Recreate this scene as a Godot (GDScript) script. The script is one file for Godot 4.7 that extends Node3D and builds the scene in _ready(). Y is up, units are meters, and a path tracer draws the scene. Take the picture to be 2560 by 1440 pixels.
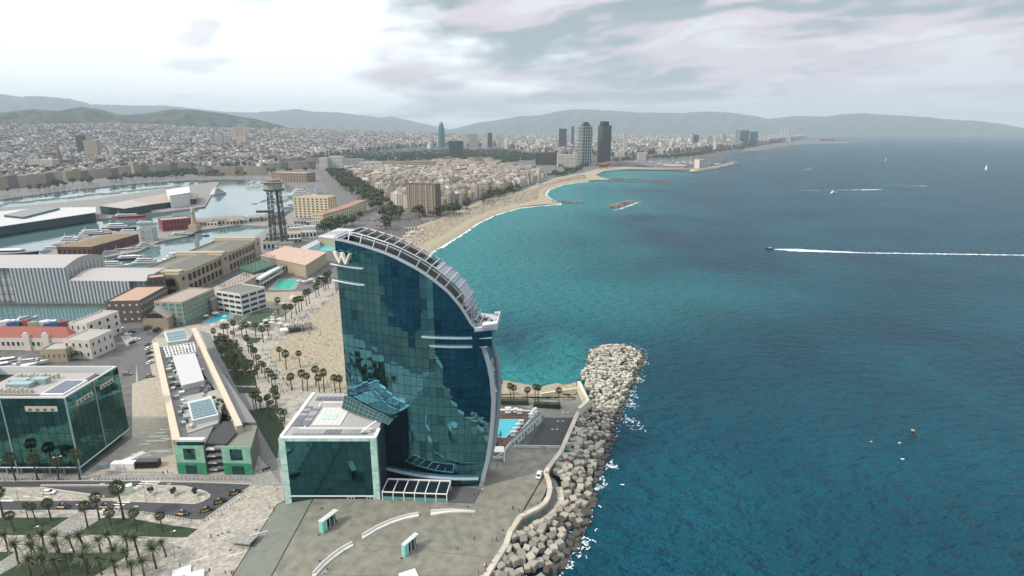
extends Node3D
var counts := {}
var rng := RandomNumberGenerator.new()
var mats := {}
var noise := FastNoiseLite.new()
class Shape:
	var v := PackedVector3Array()
	var n := PackedVector3Array()
	var c := PackedColorArray()
	var u := PackedVector2Array()
	var col := Color.WHITE
	var tinted := false
	func tri(a: Vector3, b: Vector3, d: Vector3, out := Vector3.ZERO) -> void:
		var m := (d - a).cross(b - a)
		if m.length_squared() < 1e-14:
			return
		if out != Vector3.ZERO and m.dot(out) < 0.0:
			var t := b
			b = d
			d = t
			m = -m
		m = m.normalized()
		v.append(a); v.append(b); v.append(d)
		n.append(m); n.append(m); n.append(m)
		c.append(col); c.append(col); c.append(col)
	func quad(a: Vector3, b: Vector3, d: Vector3, e: Vector3, out := Vector3.ZERO) -> void:
		tri(a, b, d, out)
		tri(a, d, e, out)
	func box(at: Vector3, size: Vector3, turn := 0.0, tilt := Basis.IDENTITY) -> void:
		# at: centre of the base
		var bs := Basis(Vector3.UP, turn) * tilt
		var x := bs.x * size.x * 0.5
		var y := bs.y * size.y
		var z := bs.z * size.z * 0.5
		var p := [at - x - z, at + x - z, at + x + z, at - x + z]
		for i in 4:
			var q: Vector3 = p[i]
			var r: Vector3 = p[(i + 1) % 4]
			quad(q, r, r + y, q + y, (q + r) * 0.5 - at)
		quad(p[0] + y, p[1] + y, p[2] + y, p[3] + y, y)
		quad(p[0], p[1], p[2], p[3], -y)
	func bar(a: Vector3, b: Vector3, w: float, h: float) -> void:
		# a beam of rectangular section from a to b, its top edge on the line a-b + h
		var d := b - a
		var s := Vector3(-d.z, 0, d.x)
		s = (s.normalized() if s.length() > 0.001 else Vector3.RIGHT) * w * 0.5
		var t := Vector3.UP * h if Vector2(d.x, d.z).length() > 0.001 else Vector3(0, 0, h)
		quad(a - s, b - s, b - s + t, a - s + t, -s)
		quad(a + s, b + s, b + s + t, a + s + t, s)
		quad(a - s + t, b - s + t, b + s + t, a + s + t, t)
		quad(a - s, b - s, b + s, a + s, -t)
		quad(a - s, a + s, a + s + t, a - s + t, -d)
		quad(b - s, b + s, b + s + t, b - s + t, d)
	func tube(a: Vector3, b: Vector3, ra: float, rb: float, k := 6, caps := true) -> void:
		var d := (b - a).normalized()
		var x := d.cross(Vector3.RIGHT if absf(d.x) < 0.8 else Vector3.UP).normalized()
		var y := d.cross(x)
		for i in k:
			var t0 := TAU * i / k
			var t1 := TAU * (i + 1) / k
			var o0 := x * cos(t0) + y * sin(t0)
			var o1 := x * cos(t1) + y * sin(t1)
			quad(a + o0 * ra, a + o1 * ra, b + o1 * rb, b + o0 * rb, o0 + o1)
			if caps:
				tri(b, b + o0 * rb, b + o1 * rb, d)
				tri(a, a + o0 * ra, a + o1 * ra, -d)
	func lathe(at: Vector3, prof: Array, k := 10) -> void:
		# prof: Vector2(radius, height)
		for i in k:
			var t0 := TAU * i / k
			var t1 := TAU * (i + 1) / k
			for j in prof.size() - 1:
				var p: Vector2 = prof[j]
				var q: Vector2 = prof[j + 1]
				var o := Vector3(cos((t0 + t1) / 2), (p.x - q.x) / maxf(0.01, absf(q.y - p.y)) * 0.9, sin((t0 + t1) / 2))
				quad(at + Vector3(cos(t0) * p.x, p.y, sin(t0) * p.x), at + Vector3(cos(t1) * p.x, p.y, sin(t1) * p.x), at + Vector3(cos(t1) * q.x, q.y, sin(t1) * q.x), at + Vector3(cos(t0) * q.x, q.y, sin(t0) * q.x), o)
	func prism(poly: PackedVector2Array, y0: float, y1: float, top := true, sides := true) -> void:
		var ccw := not Geometry2D.is_polygon_clockwise(poly)
		var k := poly.size()
		if sides:
			for i in k:
				var p := poly[i]
				var q := poly[(i + 1) % k]
				var o := Vector3(q.y - p.y, 0, p.x - q.x) * (1.0 if ccw else -1.0)
				quad(Vector3(p.x, y0, p.y), Vector3(q.x, y0, q.y), Vector3(q.x, y1, q.y), Vector3(p.x, y1, p.y), o)
		if top:
			var t := Geometry2D.triangulate_polygon(poly)
			for i in range(0, t.size(), 3):
				var a := poly[t[i]]
				var b := poly[t[i + 1]]
				var d := poly[t[i + 2]]
				tri(Vector3(a.x, y1, a.y), Vector3(b.x, y1, b.y), Vector3(d.x, y1, d.y), Vector3.UP)
	func band(line: Array, w0: float, w1: float, y0: float, y1: float) -> void:
		# a wall along a polyline of Vector3 (x, z used); w0, w1: offsets to both sides
		var a := PackedVector2Array()
		var b := PackedVector2Array()
		for i in line.size():
			var p := Vector2(line[i].x, line[i].z)
			var d0 := Vector2.ZERO
			if i > 0:
				d0 += (p - Vector2(line[i - 1].x, line[i - 1].z)).normalized()
			if i < line.size() - 1:
				d0 += (Vector2(line[i + 1].x, line[i + 1].z) - p).normalized()
			var s := Vector2(-d0.y, d0.x).normalized()
			a.append(p + s * w0)
			b.append(p + s * w1)
		for i in line.size() - 1:
			var q := PackedVector2Array([a[i], a[i + 1], b[i + 1], b[i]])
			prism(q, y0, y1)
	func join(o: Shape, t := Transform3D.IDENTITY, tint := Color.WHITE) -> void:
		for i in o.v.size():
			v.append(t * o.v[i])
			n.append((t.basis * o.n[i]).normalized())
			c.append(o.c[i] * tint)
	func mesh() -> ArrayMesh:
		var a := []
		a.resize(Mesh.ARRAY_MAX)
		a[Mesh.ARRAY_VERTEX] = v
		a[Mesh.ARRAY_NORMAL] = n
		if tinted:
			a[Mesh.ARRAY_COLOR] = c
		if u.size() == v.size():
			a[Mesh.ARRAY_TEX_UV] = u
		var m := ArrayMesh.new()
		if v.size():
			m.add_surface_from_arrays(Mesh.PRIMITIVE_TRIANGLES, a)
		return m
	func smooth() -> ArrayMesh:
		var t := SurfaceTool.new()
		t.begin(Mesh.PRIMITIVE_TRIANGLES)
		t.set_smooth_group(0)
		for i in v.size():
			if tinted:
				t.set_color(c[i])
			t.add_vertex(v[i])
		t.generate_normals()
		return t.commit()
func V3(x: float, y: float, z: float) -> Vector3:
	return Vector3(x, y, z)
func numbered(called: String, under := "") -> String:
	var k := under + "/" + called
	var i: int = counts.get(k, 0)
	counts[k] = i + 1
	return called if i == 0 else "%s_%03d" % [called, i]
func put(called: String, m: Mesh, mat: Material, parent: Node = self, xf := Transform3D.IDENTITY) -> MeshInstance3D:
	var o := MeshInstance3D.new()
	o.name = numbered(called, "" if parent == self else str(parent.get_instance_id()))
	o.mesh = m
	o.material_override = mat
	o.transform = xf
	parent.add_child(o, true)
	return o
func thing(called: String, label: String, category: String, at := Vector3.ZERO, turn := 0.0, group := "") -> Node3D:
	var o := Node3D.new()
	o.name = numbered(called)
	add_child(o)
	o.position = at
	o.rotation.y = turn
	return tag(o, label, category, group)
func tag(o: Node3D, label: String, category: String, group := "") -> Node3D:
	o.set_meta("label", label)
	o.set_meta("category", category)
	if group:
		o.set_meta("group", group)
	return o
func setting(called: String, m: Mesh, mat: Material, kind := "structure") -> MeshInstance3D:
	var o := put(called, m, mat)
	o.set_meta("kind", kind)
	return o
func copy_of(src: Node3D, at: Vector3, turn := 0.0, scale := 1.0, label := "") -> Node3D:
	var o: Node3D = src.duplicate()
	o.name = numbered(str(src.name).rstrip("0123456789").trim_suffix("_"))
	add_child(o)
	o.position = at
	o.rotation = V3(0, turn, 0)
	o.scale = Vector3.ONE * scale
	if label:
		o.set_meta("label", label)
	return o
func lin(r: float, g: float, b: float) -> Color:
	return Color(r, g, b).linear_to_srgb()
func mat(called: String, r: float, g: float, b: float, rough := 0.85, metal := 0.0) -> StandardMaterial3D:
	if mats.has(called):
		return mats[called]
	var m := StandardMaterial3D.new()
	m.resource_name = called
	m.albedo_color = lin(r, g, b)
	m.roughness = rough
	m.metallic = metal
	mats[called] = m
	return m
func grain(m: StandardMaterial3D, tex: Texture2D, metres: float, bump: Texture2D = null, cm := 2.0) -> StandardMaterial3D:
	m.albedo_texture = tex
	m.uv1_triplanar = true
	m.uv1_world_triplanar = true
	m.uv1_scale = Vector3.ONE / metres
	if bump and cm > 0.0:
		m.heightmap_enabled = true
		m.heightmap_texture = bump
		m.heightmap_scale = cm
	return m
func worn(m: StandardMaterial3D, metres: float) -> StandardMaterial3D:
	m.detail_enabled = true
	m.detail_albedo = tex.stain
	m.detail_blend_mode = BaseMaterial3D.BLEND_MODE_MUL
	m.detail_uv_layer = BaseMaterial3D.DETAIL_UV_2
	m.uv2_triplanar = true
	m.uv2_world_triplanar = true
	m.uv2_scale = Vector3.ONE / metres
	return m
func noise_tex(size: int, freq: float, lo: Color, hi: Color, seed_: int, oct := 4, stops: Array = []) -> NoiseTexture2D:
	var f := FastNoiseLite.new()
	f.seed = seed_
	f.frequency = freq
	f.fractal_octaves = oct
	f.noise_type = FastNoiseLite.TYPE_SIMPLEX_SMOOTH
	var t := NoiseTexture2D.new()
	t.width = size
	t.height = size
	t.seamless = true
	t.noise = f
	var ramp := Gradient.new()
	ramp.set_color(0, lo)
	ramp.set_color(1, hi)
	if stops.size() == 2:
		ramp.set_offset(0, stops[0])
		ramp.set_offset(1, stops[1])
	t.color_ramp = ramp
	return t
func tinted(called: String, rough := 0.85, metal := 0.0) -> StandardMaterial3D:
	var m := mat(called, 1, 1, 1, rough, metal)
	m.vertex_color_use_as_albedo = true
	return m
func smooth_between(a: float, b: float, x: float) -> float:
	var t := clampf((x - a) / (b - a), 0.0, 1.0)
	return t * t * (3.0 - 2.0 * t)
func along(table: Array, x: float) -> float:
	# piecewise linear look-up in [x, y] pairs
	if x <= table[0].x:
		return table[0].y
	for i in table.size() - 1:
		if x <= table[i + 1].x:
			return lerpf(table[i].y, table[i + 1].y, (x - table[i].x) / (table[i + 1].x - table[i].x))
	return table[-1].y
func _ready() -> void:
	rng.seed = 7
	noise.seed = 11
	var cam := Camera3D.new()
	cam.name = "camera"
	cam.position = V3(0, 130, 0)
	cam.rotation_degrees = V3(-15.1, 0, 0)
	cam.fov = 52.19
	cam.near = 1.0
	cam.far = 60000.0
	add_child(cam)
	cam.current = true
	var env := Environment.new()
	env.background_mode = Environment.BG_SKY
	env.sky = Sky.new()
	var pano := PanoramaSkyMaterial.new()
	pano.panorama = sky_picture()
	env.sky.sky_material = pano
	env.background_energy_multiplier = 1.0
	env.tonemap_mode = Environment.TONE_MAPPER_LINEAR
	env.tonemap_exposure = 1.0
	env.fog_enabled = true
	env.fog_density = 0.00006
	env.fog_light_color = Color(0.86, 0.945, 1.0)
	env.sdfgi_enabled = true
	env.ssao_enabled = true
	env.ssil_enabled = true
	var we := WorldEnvironment.new()
	we.name = "world_environment"
	we.environment = env
	add_child(we)
	var sun := DirectionalLight3D.new()
	sun.name = "sun"
	sun.light_color = Color(1.0, 0.94, 0.86)
	sun.light_energy = 1.15
	sun.light_angular_distance = 5.0
	sun.shadow_enabled = true
	sun.rotation_degrees = V3(-42, -62, 0)
	add_child(sun)
	make_textures()
	build_sea()
	build_land()
	build_hills()
	build_far_city()
	build_all()
# a sky of air and clouds: a high deck that covers the east and opens towards the west
func sky_picture() -> ImageTexture:
	var w := 2048
	var h := 1024
	var im := Image.create(w, h, false, Image.FORMAT_RGBF)
	var big := FastNoiseLite.new()
	big.seed = 5
	big.frequency = 1.0
	big.fractal_octaves = 4
	var fine := FastNoiseLite.new()
	fine.seed = 9
	fine.frequency = 1.0
	fine.fractal_octaves = 5
	for j in h:
		var th := PI * (j + 0.5) / h
		var y := cos(th)
		var s := sin(th)
		if y < -0.02:
			im.fill_rect(Rect2i(0, j, w, h - j), Color(0.42, 0.46, 0.48))
			break
		for i in w:
			var az := TAU * (i + 0.5) / w
			if az > PI:
				az -= TAU
			var yy := maxf(y, 0.0) + 0.035
			# bands of the deck crowd together towards the horizon and climb a little to the right
			var v := log(yy) * 3.0 - az * 1.1
			var warp := big.get_noise_2d(az * 2.0, v * 0.8) * 0.9
			var a := big.get_noise_2d(az * 1.1 + 5.0, (v + warp) * 0.75)
			var b := fine.get_noise_2d(az * 3.4, (v + warp) * 1.5 + 9.0)
			var e := fine.get_noise_2d(az * 3.0 + 20.0, log(yy) * 1.1)
			# the deck ends towards the west, in ragged wisps
			var west := az + 0.20 + (y - 0.1) * 0.5
			var cover := smooth_between(-0.10, 0.16, west + 0.42 * e + 0.12 * b)
			cover = maxf(cover, 0.55 * smooth_between(0.30, 0.5, e + 0.25 * b) * smooth_between(0.03, 0.06, y))
			# on the far side of the sky the deck is whole
			cover = maxf(cover, smooth_between(1.2, 2.0, absf(az)) * 0.9)
			var shade := clampf(0.55 + 0.95 * a + 0.75 * b, 0.0, 1.0)
			var grey := V3(0.30, 0.40, 0.45).lerp(V3(0.78, 0.70, 0.775), smooth_between(0.05, 0.75, shade))
			grey = grey.lerp(V3(0.84, 0.86, 0.91), smooth_between(0.75, 1.0, shade))
			var clear := V3(1.32, 1.38, 1.40).lerp(V3(1.34, 1.38, 1.36), smooth_between(0.14, 0.0, y))
			var rgb := clear.lerp(grey, cover * 0.95)
			# the bright band of thin cloud just above the horizon
			var hz := smooth_between(0.06, 0.0, y + 0.02 * b)
			rgb = rgb.lerp(V3(0.76, 0.72, 0.77), hz * 0.75 * smooth_between(-0.25, 0.1, az))
			# an overcast sky is brighter overhead than near the horizon
			rgb *= 1.0 + 1.3 * smooth_between(0.2, 0.95, y)
			im.set_pixel(i, j, Color(rgb.x, rgb.y, rgb.z))
	return ImageTexture.create_from_image(im)
var tex := {}
func make_textures() -> void:
	tex.mottle = noise_tex(512, 0.012, Color(0.86, 0.87, 0.87), Color(1, 1, 1), 21, 5)
	tex.grit = noise_tex(512, 0.09, Color(0.75, 0.75, 0.75), Color(1, 1, 1), 22, 3)
	tex.patch = noise_tex(1024, 0.012, Color(0.82, 0.83, 0.83), Color(1, 1, 1), 23, 7, [0.2, 0.8])
	tex.stain = noise_tex(1024, 0.016, Color(0.88, 0.885, 0.88), Color(1, 1, 1), 28, 7, [0.2, 0.6])
	tex.bump = noise_tex(512, 0.06, Color.BLACK, Color.WHITE, 24, 4)
	tex.leaf = noise_tex(256, 0.1, Color(0.45, 0.5, 0.45), Color(1, 1, 1), 25, 3)
var shore := PackedVector2Array([Vector2(4481, -9440), Vector2(3809, -7124), Vector2(3287, -5718), Vector2(2649, -5271), Vector2(1866, -4269), Vector2(1263, -3461), Vector2(1118, -3238), Vector2(894, -2387), Vector2(783, -2131), Vector2(598, -1924), Vector2(511, -1852), Vector2(446, -2086), Vector2(298.8, -1943), Vector2(251, -1785), Vector2(270.1, -1610), Vector2(176.6, -1546), Vector2(78.1, -1363), Vector2(62.9, -1241), Vector2(72.4, -1126), Vector2(84.8, -1087), Vector2(7.1, -1046), Vector2(-32.7, -962), Vector2(-59.2, -866), Vector2(-74, -770), Vector2(-99.5, -654), Vector2(-100.1, -509), Vector2(-87, -414), Vector2(-67.7, -347), Vector2(-42.9, -308.5), Vector2(-21.7, -295.8), Vector2(-8, -292.6), Vector2(34.1, -289.5), Vector2(46.7, -320.5), Vector2(53.7, -345.5), Vector2(72.9, -347.7), Vector2(80.8, -333.2), Vector2(65.6, -286.9), Vector2(53.7, -257.1), Vector2(42.8, -225.5), Vector2(33.2, -200.1), Vector2(26.5, -177), Vector2(19.1, -158.9), Vector2(13.9, -148.5)])
func build_sea() -> void:
	var s := Shape.new()
	s.tinted = true
	var shal := FastNoiseLite.new()
	shal.seed = 3
	shal.frequency = 0.006
	shal.fractal_octaves = 4
	# rings round the point below the camera
	var radii := [0.0]
	var r := 60.0
	while r < 3000.0:
		radii.append(r)
		r *= 1.022
	while r < 20500.0:
		radii.append(r)
		r *= 1.16
	radii.append(20500.0)
	var steps := 300
	var rows := []
	for q in radii:
		var row := PackedVector3Array()
		var cols := PackedColorArray()
		for i in steps + 1:
			var a := lerpf(-PI, PI, i / float(steps))
			a = a - 0.72 * sin(a)  # finer where the bay lies
			var p := Vector3(sin(a) * q, 0, -cos(a) * q)
			row.append(p)
			cols.append(sea_colour(p, shal))
		rows.append([row, cols])
	for j in rows.size() - 1:
		for i in steps:
			for k in [[j, i], [j + 1, i], [j + 1, i + 1], [j, i], [j + 1, i + 1], [j, i + 1]]:
				s.v.append(rows[k[0]][0][k[1]])
				s.n.append(Vector3.UP)
				s.c.append(rows[k[0]][1][k[1]])
				var p: Vector3 = rows[k[0]][0][k[1]]
				s.u.append(Vector2(p.x / 420.0, p.z / 230.0))
	var m := tinted("sea_water", 0.32)
	m.metallic_specular = 0.2
	m.albedo_texture = noise_tex(1024, 0.03, Color(0.84, 0.9, 0.92), Color(1, 1, 1), 31, 6)
	var f := FastNoiseLite.new()
	f.seed = 40
	f.frequency = 0.014
	f.fractal_octaves = 6
	f.fractal_gain = 0.6
	var t := NoiseTexture2D.new()
	t.width = 2048
	t.height = 2048
	t.seamless = true
	t.noise = f
	t.as_normal_map = true
	t.bump_strength = 32.0
	m.normal_enabled = true
	m.normal_texture = t
	m.normal_scale = 1.0
	setting("sea_water", s.mesh(), m)
func sea_colour(p: Vector3, shal: FastNoiseLite) -> Color:
	var q := Vector2(p.x, p.z)
	var d := 1e9
	if p.length() < 4000.0:
		for i in shore.size() - 1:
			var c := Geometry2D.get_closest_point_to_segment(q, shore[i], shore[i + 1])
			d = minf(d, c.distance_squared_to(q))
	d = sqrt(d)
	var k := shal.get_noise_2d(p.x, p.z)
	# the sandy shallows lie inside the bay, the sea bed drops away off the rocks
	var bay := smooth_between(-330.0, -470.0, p.z) * smooth_between(420.0, 60.0, p.x + (p.z + 700.0) * 0.25)
	var sand := clampf(1.0 - d / (270.0 + 90.0 * k), 0.0, 1.0) * bay
	sand = maxf(sand, clampf(1.0 - d / 60.0, 0.0, 1.0) * smooth_between(70.0, 20.0, p.x) * smooth_between(-240.0, -300.0, p.z))
	var deep := Color(0.0005, 0.046, 0.075).lerp(Color(0.002, 0.075, 0.110), clampf(0.5 + k, 0, 1))
	return deep.lerp(Color(0.022, 0.205, 0.215), clampf(sand * 1.2, 0.0, 1.0))
var mainland := PackedVector2Array([Vector2(-128, 60), Vector2(-110, 0), Vector2(-75, -72), Vector2(-48, -108), Vector2(-22, -134), Vector2(-8, -146.2), Vector2(-0.7, -166.6), Vector2(2.9, -174.5), Vector2(13.9, -193.4), Vector2(13, -200.6), Vector2(20.1, -216.6), Vector2(37.2, -263.8), Vector2(34.8, -286.6), Vector2(14.6, -275.2), Vector2(-7.8, -285), Vector2(-21.2, -287.6), Vector2(-41.8, -300.4), Vector2(-66, -337.5), Vector2(-84.5, -402), Vector2(-97, -493), Vector2(-95.7, -628), Vector2(-71.5, -743), Vector2(-57, -833), Vector2(-31.6, -928), Vector2(6.8, -1008), Vector2(80.4, -1059), Vector2(74.2, -1095), Vector2(61.1, -1207), Vector2(75.8, -1324), Vector2(116.4, -1443), Vector2(173.9, -1523), Vector2(207.7, -1547), Vector2(261.7, -1572), Vector2(245.9, -1667), Vector2(245, -1742), Vector2(291.4, -1895), Vector2(372.6, -1991), Vector2(485, -2076), Vector2(643, -2295), Vector2(554, -2599), Vector2(921, -2950), Vector2(1287, -3530), Vector2(1533, -3729), Vector2(1876, -4294), Vector2(2436, -5190), Vector2(2823, -5475), Vector2(3330, -5793), Vector2(3838, -7270), Vector2(1500, -8000), Vector2(-5500, -8000), Vector2(-5500, -700), Vector2(-1109, -818), Vector2(-966, -1115), Vector2(-962, -1297), Vector2(-916, -1465), Vector2(-831, -1547), Vector2(-766, -1559), Vector2(-654, -1559), Vector2(-580, -1487), Vector2(-516, -1381), Vector2(-431, -1177), Vector2(-358.3, -967), Vector2(-376.7, -938), Vector2(-362.5, -876), Vector2(-326.3, -777), Vector2(-318.2, -723), Vector2(-314.4, -630), Vector2(-329.8, -570), Vector2(-336.5, -541), Vector2(-375.8, -513), Vector2(-556, -501), Vector2(-483, -431), Vector2(-300, -428), Vector2(-277.1, -391.7), Vector2(-304.1, -386.3), Vector2(-434, -383.7), Vector2(-520, -300), Vector2(-460, 20), Vector2(-380, 10), Vector2(-280, -50), Vector2(-160, -72), Vector2(-128, -66), Vector2(-150, 10), Vector2(-230, 110), Vector2(-420, 260), Vector2(-380, 320), Vector2(-215, 170)])
func build_land() -> void:
	var s := Shape.new()
	s.prism(mainland, -6.0, 2.0)
	var m := grain(mat("city_ground", 0.13, 0.13, 0.125, 0.95), tex.patch, 90.0)
	setting("ground", s.mesh(), m)
# height of the land behind the shore: it rises towards the hills
var climb := [Vector2(-48, 190), Vector2(-30, 175), Vector2(-18, 110), Vector2(-8, 60), Vector2(0, 35), Vector2(40, 20)]
func land_height(x: float, z: float) -> float:
	var r := Vector2(x, z).length()
	var az := rad_to_deg(atan2(x, -z))
	var h := 1.7 + along(climb, az) * smooth_between(2300.0, 7600.0, r)
	return h
# [bearing in degrees, slope up from the eye] along each crest, its distance and depth
var crests := [
	[[Vector2(-52.43, 0.02838), Vector2(-46.05, 0.04550), Vector2(-42.59, 0.04080), Vector2(-40.05, 0.04291), Vector2(-38.24, 0.04005), Vector2(-37.53, 0.04194), Vector2(-35.59, 0.03940), Vector2(-34.33, 0.03320), Vector2(-31.95, 0.03196), Vector2(-29.17, 0.03289), Vector2(-25.30, 0.02545), Vector2(-22.79, 0.02479), Vector2(-20.85, 0.02809), Vector2(-19.52, 0.03072), Vector2(-17.83, 0.02741), Vector2(-15.77, 0.02587), Vector2(-14.01, 0.02178), Vector2(-11.87, 0.01824), Vector2(-11.32, 0.02077), Vector2(-10.42, 0.01709), Vector2(-7.85, 0.00779), Vector2(-6.37, 0.00214), Vector2(-4.88, -0.00417)], 21000.0, 5000.0],
	[[Vector2(-49.45, 0.01377), Vector2(-42.18, 0.01757), Vector2(-40.05, 0.01961), Vector2(-37.89, 0.02572), Vector2(-36.57, 0.02312), Vector2(-34.96, 0.02931), Vector2(-33.81, 0.02603), Vector2(-32.76, 0.02048), Vector2(-31.95, 0.01958), Vector2(-30.02, 0.02438), Vector2(-28.88, 0.02854), Vector2(-27.12, 0.02675), Vector2(-25.30, 0.02316), Vector2(-22.79, 0.01543), Vector2(-20.85, 0.00676), Vector2(-19.52, -0.00155)], 6900.0, 1300.0],
	[[Vector2(-6.74, -0.00416), Vector2(-4.88, 0.00341), Vector2(-3.01, 0.01165), Vector2(-1.13, 0.01547), Vector2(0.75, 0.02118), Vector2(2.44, 0.02243), Vector2(4.51, 0.02933), Vector2(6.37, 0.03239), Vector2(8.96, 0.02969), Vector2(11.87, 0.02631), Vector2(13.65, 0.02613), Vector2(15.42, 0.02531), Vector2(17.83, 0.02801), Vector2(20.19, 0.02404), Vector2(21.83, 0.01907), Vector2(22.79, 0.01543), Vector2(24.68, 0.01924), Vector2(27.12, 0.01829), Vector2(28.59, 0.02194), Vector2(29.45, 0.02286), Vector2(30.86, 0.02090), Vector2(32.76, 0.01781), Vector2(34.33, 0.01592), Vector2(35.09, 0.01370), Vector2(37.06, 0.01134), Vector2(38.70, 0.00713), Vector2(40.05, 0.00165), Vector2(40.92, -0.00220)], 18500.0, 2500.0],
]
func build_hills() -> void:
	var ridged := FastNoiseLite.new()
	ridged.seed = 17
	ridged.frequency = 0.0011
	ridged.fractal_octaves = 5
	ridged.fractal_type = FastNoiseLite.FRACTAL_RIDGED
	var names := ["hills", "hills", "mountains"]
	var trees := grain(mat("hill_woods", 0.055, 0.085, 0.06, 0.95), noise_tex(512, 0.02, Color(0.35, 0.4, 0.4), Color(1, 1, 1), 26, 6, [0.3, 0.7]), 1500.0)
	for n in crests.size():
		var line: Array = crests[n][0]
		var dist: float = crests[n][1]
		var depth: float = crests[n][2]
		var s := Shape.new()
		var x0: float = line[0].x
		var x1: float = line[-1].x
		var cols := int((x1 - x0) / 0.16)
		var deep := 26
		var grid := []
		for i in cols + 1:
			var deg := lerpf(x0, x1, i / float(cols))
			var az := deg_to_rad(deg)
			var top := 130.0 + along(line, deg) * dist
			var row := PackedVector3Array()
			for j in deep + 1:
				var t := lerpf(-1.0, 0.5, j / float(deep))
				var r := dist + t * depth
				var p := Vector3(sin(az) * r, 0, -cos(az) * r)
				var fall := pow(maxf(0.0, 1.0 - absf(t) / (1.0 if t < 0.0 else 0.5)), 1.15)
				var rough := ridged.get_noise_2d(p.x, p.z)
				var k := (1.0 - fall) * fall * 4.0
				p.y = maxf(top, 0.0) * (fall + 0.30 * k * rough * (1.0 if t < 0.0 else 0.2)) + 4.0 * fall * ridged.get_noise_2d(p.x * 9.0, p.z * 9.0)
				p.y = p.y - 30.0 * (1.0 - fall)
				row.append(p)
			grid.append(row)
		for i in cols:
			for j in deep:
				s.quad(grid[i][j], grid[i + 1][j], grid[i + 1][j + 1], grid[i][j + 1], Vector3.UP)
		setting(names[n], s.smooth(), trees)
	# the plain on which the far city stands
	var s := Shape.new()
	var prev := PackedVector3Array()
	for j in 40:
		var r := 2000.0 * pow(1.047, j)
		var row := PackedVector3Array()
		for i in 61:
			var az := deg_to_rad(lerpf(-50.0, 24.0, i / 60.0))
			var x := sin(az) * r
			var z := -cos(az) * r
			var inland := x < 600.0 + (r - 2000.0) * 0.40
			row.append(V3(x, land_height(x, z) if inland else -4.0, z))
		if j:
			for i in 60:
				s.quad(prev[i], prev[i + 1], row[i + 1], row[i], Vector3.UP)
		prev = row
	setting("terrain", s.smooth(), mat("far_streets", 0.06, 0.065, 0.065, 0.95))
# [bearing in degrees, metres to the first rows of houses]
var city_edge := [Vector2(-49.45, 1027), Vector2(-44.18, 1212), Vector2(-40.05, 1456), Vector2(-35.34, 1716), Vector2(-31.41, 1987), Vector2(-27.71, 2157), Vector2(-22.15, 2090), Vector2(-20.85, 2253), Vector2(-17.49, 2859), Vector2(-10.42, 3766), Vector2(-6.74, 4241), Vector2(-1.13, 4241), Vector2(2.26, 3277), Vector2(6.37, 3031), Vector2(10.42, 2943), Vector2(15.42, 3331), Vector2(20.52, 4332), Vector2(23.75, 5834), Vector2(25.61, 7885)]
var walls := [Color(0.44, 0.41, 0.355), Color(0.32, 0.285, 0.25), Color(0.60, 0.585, 0.56), Color(0.20, 0.19, 0.18), Color(0.38, 0.385, 0.39), Color(0.74, 0.74, 0.735), Color(0.13, 0.15, 0.17)]
var roofs := [Color(0.30, 0.20, 0.155), Color(0.27, 0.24, 0.22), Color(0.42, 0.385, 0.36), Color(0.14, 0.145, 0.15), Color(0.66, 0.645, 0.63), Color(0.24, 0.155, 0.125)]
func city_block(seed_: int, old: bool) -> Shape:
	# one street block of houses that stand wall to wall round a yard
	var r := RandomNumberGenerator.new()
	r.seed = seed_
	var s := Shape.new()
	s.tinted = true
	var side := 5 if old else 6
	var step := 9.0 if old else 12.0
	for i in side:
		for j in side:
			var inner := i > 0 and j > 0 and i < side - 1 and j < side - 1
			if inner and (r.randf() < (0.3 if old else 0.85)):
				continue
			var h := r.randf_range(11, 21) if old else r.randf_range(17, 26)
			if inner:
				h *= 0.4
			if r.randf() < 0.05:
				h *= 1.35
			var at := Vector3((i - side / 2.0 + 0.5) * step, -6, (j - side / 2.0 + 0.5) * step)
			s.col = walls[r.randi() % walls.size()] * r.randf_range(0.6, 1.2)
			s.box(at, Vector3(step * r.randf_range(0.93, 1.0), h + 6, step * r.randf_range(0.93, 1.0)))
			# parapet roof: a slab of the roof's own colour inside the parapet
			var rc: Color = roofs[r.randi() % roofs.size()] * r.randf_range(0.6, 1.3)
			s.col = rc
			var y := h + 0.05
			s.box(at + V3(0, 6 + y - 6, 0), V3(step * 0.84, 0.5, step * 0.84))
			if r.randf() < 0.8:
				s.col = walls[r.randi() % walls.size()]
				s.box(at + Vector3(r.randf_range(-2, 2), h, r.randf_range(-2, 2)), Vector3(r.randf_range(2, 5), r.randf_range(2, 4.5), r.randf_range(2, 5)))
			# bands of windows that face the street
			s.col = Color(0.07, 0.08, 0.09)
			for f in int(h / 3.4):
				if f == 0:
					continue
				for w in 3:
					var o := (w - 1) * step * 0.3
					s.box(at + V3(o, 6 + f * 3.3 - 1.2, 0), V3(1.3, 1.9, step + 0.25))
					s.box(at + V3(0, 6 + f * 3.3 - 1.2, o), V3(step + 0.25, 1.9, 1.3))
	return s
func scatter(called: String, m: Mesh, mt: Material, where: Array, tints: Array) -> void:
	var mm := MultiMesh.new()
	mm.transform_format = MultiMesh.TRANSFORM_3D
	mm.use_colors = true
	mm.mesh = m
	mm.instance_count = where.size()
	for i in where.size():
		mm.set_instance_transform(i, where[i])
		mm.set_instance_color(i, tints[i])
	var o := MultiMeshInstance3D.new()
	o.name = numbered(called)
	o.multimesh = mm
	o.material_override = mt
	add_child(o)
	o.set_meta("kind", "stuff")
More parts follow.
